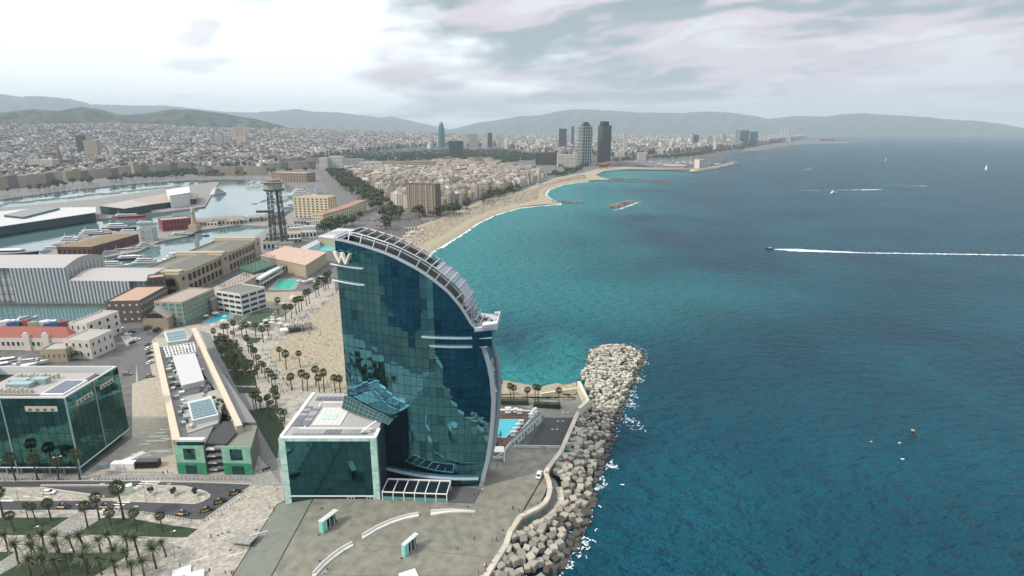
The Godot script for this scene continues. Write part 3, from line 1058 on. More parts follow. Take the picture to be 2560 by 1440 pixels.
const FB := Vector2(-62, -203)
const FC := Vector2(-36, -185.6)
const FA := Vector2(-11.2, -188)
const FL := 55.0
const DEEP := Vector3(1.5, 0, -12.0)
func fac(t: float, h: float, out := 0.0) -> Vector3:
	var p := FB * (1 - t) * (1 - t) + FC * 2 * t * (1 - t) + FA * t * t
	var d := ((FC - FB) * (1 - t) + (FA - FC) * t).normalized()
	return V3(p.x - d.y * out, h, p.y + d.x * out)
var sail := [Vector2(-0.007, 92.58), Vector2(0.075, 92.52), Vector2(0.147, 92.10), Vector2(0.232, 91.44), Vector2(0.313, 90.59), Vector2(0.392, 89.57), Vector2(0.466, 88.22), Vector2(0.579, 85.59), Vector2(0.642, 83.71), Vector2(0.690, 82.04), Vector2(0.747, 79.81), Vector2(0.796, 77.67), Vector2(0.869, 73.14), Vector2(0.910, 69.77), Vector2(0.941, 66.79), Vector2(0.970, 65.20)]
var sail_edge := [Vector2(1.014, 58.37), Vector2(1.049, 52.15), Vector2(1.069, 46.14), Vector2(1.079, 38.53), Vector2(1.072, 31.31), Vector2(1.056, 23.04), Vector2(1.031, 14.79), Vector2(0.982, 4.62)]
func build_hotel() -> void:
	var t := thing("hotel", "tall sail-shaped hotel of teal mirror glass with a W near its top", "hotel", V3(-36, 0, -195))
	var home := Transform3D(Basis.IDENTITY, -t.position)
	var base := 4.0
	# outline of the glass in (metres along, height)
	var line := PackedVector2Array()
	for p in sail:
		line.append(Vector2(p.x * FL, p.y))
	line.append(Vector2(Vector2(1.021, 64.69).x * FL, 64.6))
	for p in sail_edge:
		line.append(Vector2(p.x * FL, p.y))
	line.append(Vector2(line[-1].x, base))
	line.append(Vector2(0, base))
	# body behind the glass
	var body := Shape.new()
	var tri := Geometry2D.triangulate_polygon(line)
	for i in range(0, tri.size(), 3):
		var q := []
		for k in 3:
			q.append(line[tri[i + k]])
		body.tri(fac(q[0].x / FL, q[0].y) + DEEP, fac(q[1].x / FL, q[1].y) + DEEP, fac(q[2].x / FL, q[2].y) + DEEP, V3(0, 0, -1))
	for i in line.size():
		var a := line[i]
		var b := line[(i + 1) % line.size()]
		var n := maxi(1, int(a.distance_to(b) / 6.0))
		for k in n:
			var c := a.lerp(b, k / float(n))
			var d := a.lerp(b, (k + 1.0) / n)
			body.quad(fac(c.x / FL, c.y, -0.3), fac(d.x / FL, d.y, -0.3), fac(d.x / FL, d.y) + DEEP, fac(c.x / FL, c.y) + DEEP, Vector3(-(c.y - d.y), c.x - d.x, 0))
	# the grid that holds the glass, a little behind it
	var cols := 24
	var floors := 25
	var fh := (93.0 - base) / floors
	for i in 34:
		var t0 := 1.12 * i / 34.0
		var t1 := 1.12 * (i + 1) / 34.0
		for j in floors:
			var cell := PackedVector2Array([Vector2(t0 * FL, base + j * fh), Vector2(t1 * FL, base + j * fh), Vector2(t1 * FL, base + (j + 1) * fh), Vector2(t0 * FL, base + (j + 1) * fh)])
			for piece in Geometry2D.intersect_polygons(cell, line):
				var tr := Geometry2D.triangulate_polygon(piece)
				for k in range(0, tr.size(), 3):
					body.tri(fac(piece[tr[k]].x / FL, piece[tr[k]].y, -0.3), fac(piece[tr[k + 1]].x / FL, piece[tr[k + 1]].y, -0.3), fac(piece[tr[k + 2]].x / FL, piece[tr[k + 2]].y, -0.3), V3(0, 0, 1))
	put("building_body", body.mesh(), mat("hotel_frame", 0.03, 0.07, 0.08, 0.5), t, home)
	# glass: one pane for each bay of each floor, none of them quite in plane with the next
	var r := RandomNumberGenerator.new()
	r.seed = 4
	var glass := []
	for k in [[0.085, 0.265, 0.345, 0.02], [0.105, 0.30, 0.38, 0.02], [0.068, 0.225, 0.30, 0.02], [0.095, 0.28, 0.35, 0.04], [0.045, 0.155, 0.215, 0.03], [0.15, 0.33, 0.38, 0.14]]:
		glass.append(mat("hotel_glass_%d" % glass.size(), k[0], k[1], k[2], k[3], 1.0))
	var panes := []
	for i in cols:
		for j in floors:
			var x0 := 1.12 * FL * i / cols + 0.05
			var x1 := 1.12 * FL * (i + 1) / cols - 0.05
			var y0 := base + j * fh + 0.06
			var y1 := base + (j + 1) * fh - 0.06
			for piece in Geometry2D.intersect_polygons(PackedVector2Array([Vector2(x0, y0), Vector2(x1, y0), Vector2(x1, y1), Vector2(x0, y1)]), line):
				var area := 0.0
				for k in piece.size():
					area += piece[k].cross(piece[(k + 1) % piece.size()])
				panes.append([absf(area), piece])
	panes.sort_custom(func(a, b): return a[0] > b[0])
	var rest := Shape.new()
	for n in panes.size():
		var piece: PackedVector2Array = panes[n][1]
		if panes[n][0] < 0.15:
			continue
		var mid := Vector2.ZERO
		for p in piece:
			mid += p / piece.size()
		var c := fac(mid.x / FL, mid.y)
		var nrm := (fac(mid.x / FL, mid.y, 1.0) - c).normalized()
		var s := Shape.new()
		var tr := Geometry2D.triangulate_polygon(piece)
		for k in range(0, tr.size(), 3):
			s.tri(fac(piece[tr[k]].x / FL, piece[tr[k]].y) - c, fac(piece[tr[k + 1]].x / FL, piece[tr[k + 1]].y) - c, fac(piece[tr[k + 2]].x / FL, piece[tr[k + 2]].y) - c, nrm)
		for k in piece.size():
			var a := fac(piece[k].x / FL, piece[k].y) - c
			var b := fac(piece[(k + 1) % piece.size()].x / FL, piece[(k + 1) % piece.size()].y) - c
			s.quad(a, b, b - nrm * 0.15, a - nrm * 0.15, (a + b))
		# left of the fold the glass stands more unevenly than on the smooth right
		var wild := lerpf(0.011, 0.0032, smooth_between(12.0, 40.0, mid.x))
		var tilt := Basis(Vector3.UP, r.randfn() * wild) * Basis(Vector3.RIGHT, r.randfn() * wild)
		var pick := r.randf()
		var g := 0 if pick < 0.38 else 1 if pick < 0.62 else 2 if pick < 0.8 else 3 if pick < 0.90 else 4 if pick < 0.965 else 5
		var xf := home * Transform3D(tilt, c)
		if n < 300:
			put("pane", s.mesh(), glass[g], t, xf)
		else:
			rest.join(s, xf)
	var o := put("small_panes", rest.mesh(), glass[0], t)
	o.set_meta("kind", "stuff")
	# pale rim down the seaward edge, front and back
	var rim := Shape.new()
	for side in 2:
		var off := DEEP * (side * 0.92) + V3(0.5, 0, 0) * side
		for i in sail_edge.size() - 1:
			var a: Vector2 = sail_edge[i]
			var b: Vector2 = sail_edge[i + 1]
			var w := 1.7 / FL
			var pts := [fac(a.x, a.y, 0.35) + off, fac(a.x + w, a.y, 0.35) + off, fac(b.x + w, b.y, 0.35) + off, fac(b.x, b.y, 0.35) + off]
			var bk := V3(0, 0, -1.1)
			rim.quad(pts[0], pts[1], pts[2], pts[3], V3(0, 0, 1))
			rim.quad(pts[1], pts[2], pts[2] + bk, pts[1] + bk, V3(1, 0, 0))
			rim.quad(pts[0], pts[3], pts[3] + bk, pts[0] + bk, V3(-1, 0, 0))
	var steel := mat("pale_cladding", 0.36, 0.41, 0.44, 0.5, 0.2)
	put("edge_rim", rim.mesh(), steel, t, home)
	# glazed recess between the two rims
	var rec := Shape.new()
	for i in sail_edge.size() - 1:
		var a: Vector2 = sail_edge[i]
		var b: Vector2 = sail_edge[i + 1]
		rec.quad(fac(a.x + 1.2 / FL, a.y) + V3(0, 0, -0.8), fac(b.x + 1.2 / FL, b.y) + V3(0, 0, -0.8), fac(b.x + 1.2 / FL, b.y) + DEEP * 0.9, fac(a.x + 1.2 / FL, a.y) + DEEP * 0.9, V3(1, 0, 0))
	put("side_glazing", rec.mesh(), glass[2], t, home)
	# gutter strip along the top of the glass, glass parapet and floating louvred canopy
	var gut := Shape.new()
	var rail := Shape.new()
	var slat := Shape.new()
	var cross := Shape.new()
	var plate := Shape.new()
	var post := Shape.new()
	var roofing := Shape.new()
	var up := []
	for i in 41:
		var k := i / 40.0 * (sail.size() - 1)
		var i0 := mini(int(k), sail.size() - 2)
		var p: Vector2 = sail[i0].lerp(sail[i0 + 1], k - i0)
		up.append(p)
	for i in 40:
		var a: Vector2 = up[i]
		var b: Vector2 = up[i + 1]
		var n := Vector3(-(b.y - a.y), (b.x - a.x) * FL, 0).normalized()
		gut.quad(fac(a.x, a.y, 0.3), fac(b.x, b.y, 0.3), fac(b.x, b.y, 0.3) + n * 0.9, fac(a.x, a.y, 0.3) + n * 0.9, V3(0, 0, 1))
		gut.quad(fac(a.x, a.y, 0.3) + n * 0.9, fac(b.x, b.y, 0.3) + n * 0.9, fac(b.x, b.y) + DEEP * 0.12 + n * 0.5, fac(a.x, a.y) + DEEP * 0.12 + n * 0.5, n)
		var lift := 3.6 * smooth_between(0.0, 6.0, i + 1.0) * smooth_between(40.0, 30.0, i)
		var lift2 := 3.6 * smooth_between(0.0, 6.0, i + 2.0) * smooth_between(40.0, 30.0, i + 1.0)
		lift = maxf(lift, 0.9)
		lift2 = maxf(lift2, 0.9)
		var f0 := fac(a.x, a.y) + DEEP * 0.1 + n * lift
		var f1 := fac(b.x, b.y) + DEEP * 0.1 + n * lift2
		var e0 := fac(a.x, a.y) + DEEP * 0.95 + n * lift
		var e1 := fac(b.x, b.y) + DEEP * 0.95 + n * lift2
		rail.tube(f0, f1, 0.24, 0.24, 6, false)
		rail.tube(e0, e1, 0.2, 0.2, 6, false)
		rail.tube(f0 - n * 0.9, f1 - n * 0.9, 0.16, 0.16, 5, false)
		if i < 23:
			roofing.quad(f0.lerp(e0, 0.05) - n * 1.2, f1.lerp(e1, 0.05) - n * 1.2, f1.lerp(e1, 0.97) - n * 1.2, f0.lerp(e0, 0.97) - n * 1.2, n)
			for k in 9:
				var q := 0.18 + 0.09 * k
				slat.quad(f0.lerp(e0, q), f1.lerp(e1, q), f1.lerp(e1, q + 0.045) - n * 0.25, f0.lerp(e0, q + 0.045) - n * 0.25, n)
		elif i < 32:
			plate.quad(f0.lerp(e0, 0.08), f1.lerp(e1, 0.08), f1.lerp(e1, 0.96), f0.lerp(e0, 0.96), n)
			plate.quad(f0.lerp(e0, 0.08) - n * 0.2, f1.lerp(e1, 0.08) - n * 0.2, f1.lerp(e1, 0.96) - n * 0.2, f0.lerp(e0, 0.96) - n * 0.2, -n)
		if i % 2 == 0:
			cross.bar(f0 + n * 0.12, e0 + n * 0.12, 0.4, 0.25)
		if i % 3 == 1:
			post = Shape.new()
			post.bar(fac(a.x, a.y, 0.2) + n * 0.5, f0, 0.3, 0.5)
			put("canopy_bracket", post.mesh(), mat("pale_rail", 0.36, 0.40, 0.43, 0.45, 0.1), t, home)
		if i >= 31 and i % 2 == 0:
			# stepped terraces down to the deck
			var w0 := fac(a.x, a.y) + DEEP * 0.5 + V3(1.0, -0.6, 0)
			plate.box(w0, V3(3.6, 0.4, 9.0), -0.12)
			plate.box(w0 + V3(1.9, 0.4, 0), V3(0.25, 0.9, 9.0), -0.12)
			for k in 3:
				rail.box(w0 + V3(0.2, 0.4, -3.0 + 2.6 * k), V3(1.6, 0.6, 1.5), k * 0.4)
	put("gutter", gut.mesh(), steel, t, home)
	put("canopy_rail", rail.mesh(), mat("pale_rail", 0.36, 0.40, 0.43, 0.45, 0.1), t, home)
	put("louvre", slat.mesh(), mat("louvre_grey", 0.12, 0.155, 0.175, 0.5, 0.2), t, home).set_meta("kind", "stuff")
	put("canopy_beam", cross.mesh(), mats.pale_rail, t, home)
	put("canopy_roofing", roofing.mesh(), mat("roofing_dark", 0.03, 0.045, 0.055, 0.7), t, home)
	put("terrace_slab", plate.mesh(), mat("terrace_grey", 0.33, 0.36, 0.38, 0.6), t, home)
	# prow: a terrace deck that sticks out to sea, and two ledges under it
	var deck := Shape.new()
	deck.prism(PackedVector2Array([Vector2(-12.6, -187), Vector2(-5, -189.1), Vector2(-4.3, -201.5), Vector2(-12.3, -204.9)]), 64.4, 65.5)
	deck.prism(PackedVector2Array([Vector2(-10, -186.6), Vector2(-5, -189.1), Vector2(-4.8, -192), Vector2(-10, -190.3)]), 65.5, 66.6)
	deck.prism(PackedVector2Array([Vector2(-6, -201), Vector2(-4.3, -201.5), Vector2(-4.1, -203.4), Vector2(-6.4, -202.9)]), 65.5, 66.4)
	deck.prism(PackedVector2Array([Vector2(-5, -189.1), Vector2(-4.3, -201.5), Vector2(-4.6, -202), Vector2(-5.4, -189.5)]), 65.5, 66.5)
	put("deck", deck.mesh(), mat("deck_white", 0.55, 0.57, 0.58, 0.5), t, home)
	var under := Shape.new()
	under.prism(PackedVector2Array([Vector2(-13.4, -186), Vector2(-6.8, -188), Vector2(-6, -200.6), Vector2(-11.6, -202.4)]), 58.6, 64.4)
	put("prow", under.mesh(), glass[2], t, home)
	for y in [[61.9, 0.0], [58.8, 1.0]]:
		var led := Shape.new()
		var q := PackedVector2Array()
		for k in 9:
			var p := fac(lerpf(0.62 + 0.06 * y[1], 1.085 - 0.03 * y[1], k / 8.0), 0, 1.3)
			q.append(Vector2(p.x, p.z))
		var e := fac(1.0, 0) + DEEP * 0.9
		q.append(Vector2(e.x + 1.5, e.z))
		q.append(Vector2(e.x - 24, e.z + 2))
		led.prism(q, y[0] - 0.14, y[0] + 0.14)
		put("ledge", led.mesh(), mats.pale_cladding, t, home)
	# small balconies at the landward edge
	for y in [Vector2(0.010, 83.81).y, Vector2(0.010, 77.97).y]:
		var b := Shape.new()
		for k in 5:
			var a := fac(-0.035 + 0.05 * k, y, 0.8)
			var c := fac(-0.035 + 0.05 * (k + 1), y, 0.8 if k < 4 else 0.3)
			b.bar(a, c, 1.0, 0.22)
		put("balcony", b.mesh(), mats.deck_white, t, home)
	# the letter
	var w := Shape.new()
	var o0 := Vector2(-0.020, 84.44)
	var o1 := Vector2(0.116, 90.24)
	var lw := (o1.x - o0.x) * FL
	var lh := o1.y - o0.y - 2.0
	for st in [[Vector2(0, 1), Vector2(0.17, 1), Vector2(0.37, 0.0), Vector2(0.28, 0.0)], [Vector2(0.28, 0), Vector2(0.35, 0.0), Vector2(0.54, 0.86), Vector2(0.49, 0.97)], [Vector2(0.40, 1), Vector2(0.56, 1), Vector2(0.74, 0), Vector2(0.65, 0)], [Vector2(0.65, 0), Vector2(0.72, 0), Vector2(1.0, 1.0), Vector2(0.91, 1.0)]]:
		var f := []
		var bk := []
		for p in st:
			f.append(fac(o0.x + (p.x * lw + 1.5) / FL, o0.y + 0.6 + p.y * lh, 1.8))
			bk.append(fac(o0.x + (p.x * lw + 1.5) / FL, o0.y + 0.6 + p.y * lh, 0.7))
		loft(w, [bk, f])
	put("letter_w", w.mesh(), mat("letter_cream", 0.72, 0.68, 0.55, 0.5), t, home)
	# thin canopy along the foot of the glass
	var can := Shape.new()
	for k in 20:
		can.bar(fac(0.3 + 0.034 * k, 8.0, 0.7), fac(0.3 + 0.034 * (k + 1), 8.0, 0.7), 1.5, 0.25)
	put("foot_canopy", can.mesh(), mats.pale_rail, t, home)
	# glass skirt with ribs where the tower meets the roof of the low block
	var ribs := Shape.new()
	var skirt := Shape.new()
	var hem := [Vector2(-0.014, 33.23), Vector2(0.042, 33.34), Vector2(0.089, 32.60), Vector2(0.164, 31.76), Vector2(0.238, 30.82), Vector2(0.306, 29.89), Vector2(0.373, 28.88)]
	for k in 13:
		var f := k / 2.0
		var q: Vector2 = hem[mini(int(f), 5)].lerp(hem[mini(int(f), 5) + 1], f - mini(int(f), 5))
		var g := minf((k + 1) / 2.0, 6.0)
		var q2: Vector2 = hem[mini(int(g), 5)].lerp(hem[mini(int(g), 5) + 1], g - mini(int(g), 5))
		var a := fac(q.x, q.y, 0.4)
		var b := fac(q.x, minf(28.7, q.y - 0.6), 2.2 + 0.1 * k)
		ribs.bar(a, b, 0.2, 0.25)
		if k < 12:
			var c := fac(q2.x, q2.y, 0.4)
			var d := fac(q2.x, minf(28.7, q2.y - 0.6), 2.3 + 0.1 * k)
			skirt.quad(a, b, d, c, V3(0, 1, 1))
			for j in 4:
				ribs.bar(a.lerp(b, j / 3.0), c.lerp(d, j / 3.0), 0.18, 0.18)
	var skirt_mat := mat("skirt_glass", 0.025, 0.07, 0.075, 0.5)
	skirt_mat.metallic_specular = 0.15
	put("skirt_rib", ribs.mesh(), mat("rib_teal", 0.11, 0.19, 0.19, 0.6), t, home)
	put("skirt_glass", skirt.mesh(), skirt_mat, t, home)
	# furniture and plants on the prow deck
	var r2 := RandomNumberGenerator.new()
	r2.seed = 3
	for k in 9:
		var p := V3(-12.2, 65.5, -193.4).lerp(V3(-6.1, 65.5, -194.7), k / 8.0) + V3(0, 0, r2.randf_range(-3, 3))
		if k % 3 == 1:
			var bush := put("planter_shrub", leafy_crown(k, 60, V3(1.1, 0.9, 1.1), 0.9, 0.3, Color(0.03, 0.06, 0.03)).mesh(), tinted("tree_leaf", 0.7), self, Transform3D(Basis.IDENTITY, p))
			tag(bush, "dark green shrub on the prow deck of the hotel", "shrub", "shrubs on the hotel's prow deck")
		else:
			var s := Shape.new()
			s.box(Vector3.ZERO, V3(1.8, 0.45, 0.9))
			s.box(V3(0, 0.45, -0.35), V3(1.8, 0.4, 0.2))
			var sofa := put("white_sofa", s.mesh(), mat("white_cloth", 0.7, 0.7, 0.68, 0.9), self, Transform3D(Basis(Vector3.UP, r2.randf() * 6.0), p))
			tag(sofa, "white outdoor sofa on the prow deck of the hotel", "sofa", "sofas on the hotel's prow deck")
func build_podium() -> void:
	var t := thing("podium_block", "low glass block in front of the sail-shaped hotel, framed in pale green tiles", "building", V3(-63, 2, -180.2))
	var w := 33.4
	var h := 26.3
	var dp := 36.0
	var body := Shape.new()
	body.box(V3(0, -3, -dp / 2), V3(w - 0.6, h + 2.4, dp - 0.6))
	put("wall", body.mesh(), mat("podium_core", 0.03, 0.06, 0.07, 0.5), t)
	var tile := []
	for k in [[0.42, 0.66, 0.58], [0.34, 0.58, 0.51], [0.5, 0.7, 0.63]]:
		tile.append(mat("green_tile_%d" % tile.size(), k[0], k[1], k[2], 0.25))
	var tm := Shape.new()
	tm.box(Vector3.ZERO, V3(1.06, 1.06, 0.2))
	var tmesh := tm.mesh()
	var r := RandomNumberGenerator.new()
	r.seed = 12
	var place := func(x: float, y: float, turn: float, z: float) -> void:
		put("tile", tmesh, tile[r.randi() % 3], t, Transform3D(Basis(Vector3.UP, turn), V3(x, y, z)))
	# two tiles wide at the corners, two rows along the top
	for j in 24:
		for k in 2:
			place.call(-w / 2 + 0.55 + 1.1 * k, 0.1 + 1.1 * j, 0.0, 0.0)
			place.call(w / 2 - 0.55 - 1.1 * k, 0.1 + 1.1 * j, 0.0, 0.0)
		place.call(w / 2 - 0.1, 0.1 + 1.1 * j, PI / 2, -0.75)
	for i in 26:
		place.call(-w / 2 + 2.9 + 1.1 * i, 25.2, 0.0, 0.0)
	for i in 12:
		for j in 2:
			place.call(-w / 2 + 0.55 + 1.1 * i, -1.0 - 1.1 * j, 0.0, 0.0)
	# mirror glass, pane by pane
	var gl := [mat("podium_glass_0", 0.04, 0.14, 0.17, 0.03, 1.0), mat("podium_glass_1", 0.046, 0.16, 0.19, 0.03, 1.0), mat("podium_glass_2", 0.035, 0.125, 0.155, 0.05, 1.0)]
	var gw := (w - 4.5) / 11.0
	var pane := Shape.new()
	pane.box(V3(0, 0.04, 0), V3(gw - 0.06, 3.0, 0.15))
	var pmesh := pane.mesh()
	for i in 11:
		for j in 7:
			var tilt := Basis(Vector3.UP, r.randfn() * 0.0025) * Basis(Vector3.RIGHT, r.randfn() * 0.0025)
			put("pane", pmesh, gl[r.randi() % 3], t, Transform3D(tilt, Vector3(-w / 2 + 2.25 + gw * (i + 0.5), 4.0 + 3.02 * j, -0.12)))
	# ground floor glazing under a white sill band
	var low := Shape.new()
	low.box(V3(0, 0.1, -0.15), V3(w - 4.4, 3.5, 0.15))
	put("ground_floor_glazing", low.mesh(), mat("shop_glass", 0.03, 0.12, 0.14, 0.05, 0.8), t)
	var sill := Shape.new()
	sill.box(V3(0, 3.6, 0.0), V3(w - 4.4, 0.32, 0.4))
	put("sill_band", sill.mesh(), mat("white_paint", 0.75, 0.75, 0.73, 0.5), t)
	for x in [6.5, 13.2]:
		var f := Shape.new()
		for q in [[-1.15, 0.2, 2.9], [0.0, 0.12, 2.9], [1.15, 0.2, 2.9]]:
			f.box(V3(q[0], 2.6 - 0.1, 0.1), V3(q[1], q[2] - 1.2, 0.2))
		f.box(V3(0, 4.2 - 0.05, 0.1), V3(2.5, 0.2, 0.2))
		put("door", f.mesh(), mats.white_paint, t, Transform3D(Basis.IDENTITY, V3(x, -0.7, 0)))
	# roof: white coping slabs, panel arrays, skylight, window-cleaning crane
	var rf := Shape.new()
	rf.box(V3(0, h - 0.6, -dp / 2), V3(w - 1.5, 0.5, dp - 1.5))
	put("roof", rf.mesh(), grain(mat("roof_pale", 0.44, 0.44, 0.43, 0.9), tex.grit, 5.0), t)
	var slab := Shape.new()
	slab.box(Vector3.ZERO, V3(1.9, 0.35, 1.2))
	var sm := slab.mesh()
	for i in 17:
		put("coping_slab", sm, mats.white_paint, t, Transform3D(Basis.IDENTITY, V3(-w / 2 + 1.4 + 1.92 * i, h - 0.1, -0.55)))
	for i in 18:
		put("coping_slab", sm, mats.white_paint, t, Transform3D(Basis(Vector3.UP, PI / 2), V3(-w / 2 + 0.55, h - 0.1, -2.1 - 1.92 * i)))
	for i in 3:
		put("coping_slab", sm, mats.white_paint, t, Transform3D(Basis(Vector3.UP, PI / 2), V3(w / 2 - 0.55, h - 0.1, -2.1 - 1.92 * i)))
	var kerb := Shape.new()
	for q in [[V3(1, 0, -6.9), V3(26, 0.25, 0.4)], [V3(-10.4, 0, -17), V3(0.4, 0.25, 19)], [V3(2, 0, -27.3), V3(24, 0.25, 0.4)]]:
		kerb.box(q[0] + V3(0, h - 0.1, 0), q[1])
	put("roof_kerb", kerb.mesh(), mats.white_paint, t)
	var pv := Shape.new()
	pv.box(Vector3.ZERO, V3(1.75, 0.12, 3.0))
	var pvm := pv.mesh()
	var dark := [mat("solar_blue", 0.075, 0.09, 0.13, 0.2), mat("solar_grey", 0.25, 0.25, 0.26, 0.3), mat("solar_plum", 0.105, 0.11, 0.14, 0.25)]
	for i in 14:
		put("solar_panel", pvm, dark[1 if i < 5 or r.randf() < 0.4 else 2], t, Transform3D(Basis.IDENTITY, V3(-12.2 + 1.86 * i, h + 0.1, -4.2)))
	for i in 8:
		for k in 2:
			put("solar_panel", pvm, dark[r.randi() % 3], t, Transform3D(Basis(Vector3.UP, PI / 2), V3(-14.0 + 3.2 * k, h + 0.1, -9.5 - 1.9 * i)))
	for i in 9:
		put("solar_panel", pvm, dark[0], t, Transform3D(Basis.IDENTITY, V3(-12.6 + 1.9 * i, h + 0.1, -30.6)))
	var sky := Shape.new()
	for i in 6:
		for j in 8:
			sky.box(V3(-7.4 + 1.7 * i, h - 0.05, -10 - 1.7 * j), V3(1.6, 0.18, 1.6))
	put("roof_paving", sky.mesh(), mat("roof_paver", 0.56, 0.56, 0.53, 0.85), t)
	var gn := Shape.new()
	gn.box(V3(-3.4, h + 0.14, -15.5), V3(5.0, 0.1, 4.6))
	put("skylight", gn.mesh(), mat("skylight_green", 0.38, 0.52, 0.45, 0.3), t)
	var cr := Shape.new()
	cr.box(V3(12.6, h, -4.4), V3(2.2, 1.5, 1.6), 0.4)
	cr.bar(V3(12.6, h + 1.4, -4.4), V3(15.4, h + 2.6, -6.6), 0.5, 0.5)
	cr.bar(V3(12.6, h + 1.4, -4.4), V3(11.2, h + 0.8, -2.4), 0.4, 0.4)
	put("cleaning_crane", cr.mesh(), mats.white_paint, t)
	# entrance pergola: white frames over dark glass
	var p := thing("entrance_pergola", "white framed glass pergola at the foot of the sail-shaped hotel", "pergola", V3(-45.4, 4.5, -180))
	var b := V3(-22.7, 4.5, -178.6)
	var len_ := p.position.distance_to(b)
	p.rotation.y = -atan2(b.z - p.position.z, b.x - p.position.x)
	for i in 7:
		var f := Shape.new()
		var x := len_ * i / 6.0
		f.box(V3(x, 0, 0), V3(0.28, 3.1, 0.28))
		f.bar(V3(x, 3.0, 0), V3(x + 0.3, 3.7, -6.6), 0.26, 0.28)
		f.box(V3(x + 0.3, 0, -6.6), V3(0.28, 3.9, 0.28))
		put("frame", f.mesh(), mats.white_paint, p)
		if i < 6:
			var g := Shape.new()
			g.quad(V3(x + 0.2, 2.98, 0), V3(x + len_ / 6 - 0.2, 2.98, 0), V3(x + len_ / 6 + 0.1, 3.68, -6.5), V3(x + 0.5, 3.68, -6.5), Vector3.UP)
			put("roof_pane", g.mesh(), mat("pergola_dark", 0.008, 0.012, 0.014, 0.15), p)
			var l := Shape.new()
			l.box(V3(x + len_ / 12, 0.1, 0.02), V3(len_ / 6 - 0.3, 1.2, 0.06))
			put("balustrade", l.mesh(), mat("balustrade_teal", 0.10, 0.30, 0.31, 0.1), p)
			var u := Shape.new()
			u.box(V3(x + len_ / 12, 1.35, -0.1), V3(len_ / 6 - 0.3, 1.6, 0.06))
			put("front_pane", u.mesh(), mats.pergola_dark, p)
	var beam := Shape.new()
	beam.box(V3(len_ / 2, 2.95, 0), V3(len_, 0.28, 0.32))
	beam.box(V3(len_ / 2 + 0.3, 3.75, -6.6), V3(len_, 0.42, 0.4))
	put("beam", beam.mesh(), mats.white_paint, p)
	# raised terrace to the right of it
	var ter := Shape.new()
	ter.prism(PackedVector2Array([Vector2(-22.6, -178.4), Vector2(-13.5, -177.7), Vector2(-11, -185.9), Vector2(-21.8, -187.7)]), 4.0, 4.8)
	tag(put("entrance_terrace", ter.mesh(), grain(mat("terrace_stone", 0.11, 0.115, 0.125, 0.8), tex.grit, 3.0)), "dark grey raised terrace beside the white framed pergola", "terrace")
func sheet(called: String, poly: PackedVector2Array, y: float, m: Material) -> MeshInstance3D:
	var s := Shape.new()
	s.prism(poly, y - 0.3, y)
	return setting(called, s.mesh(), m)
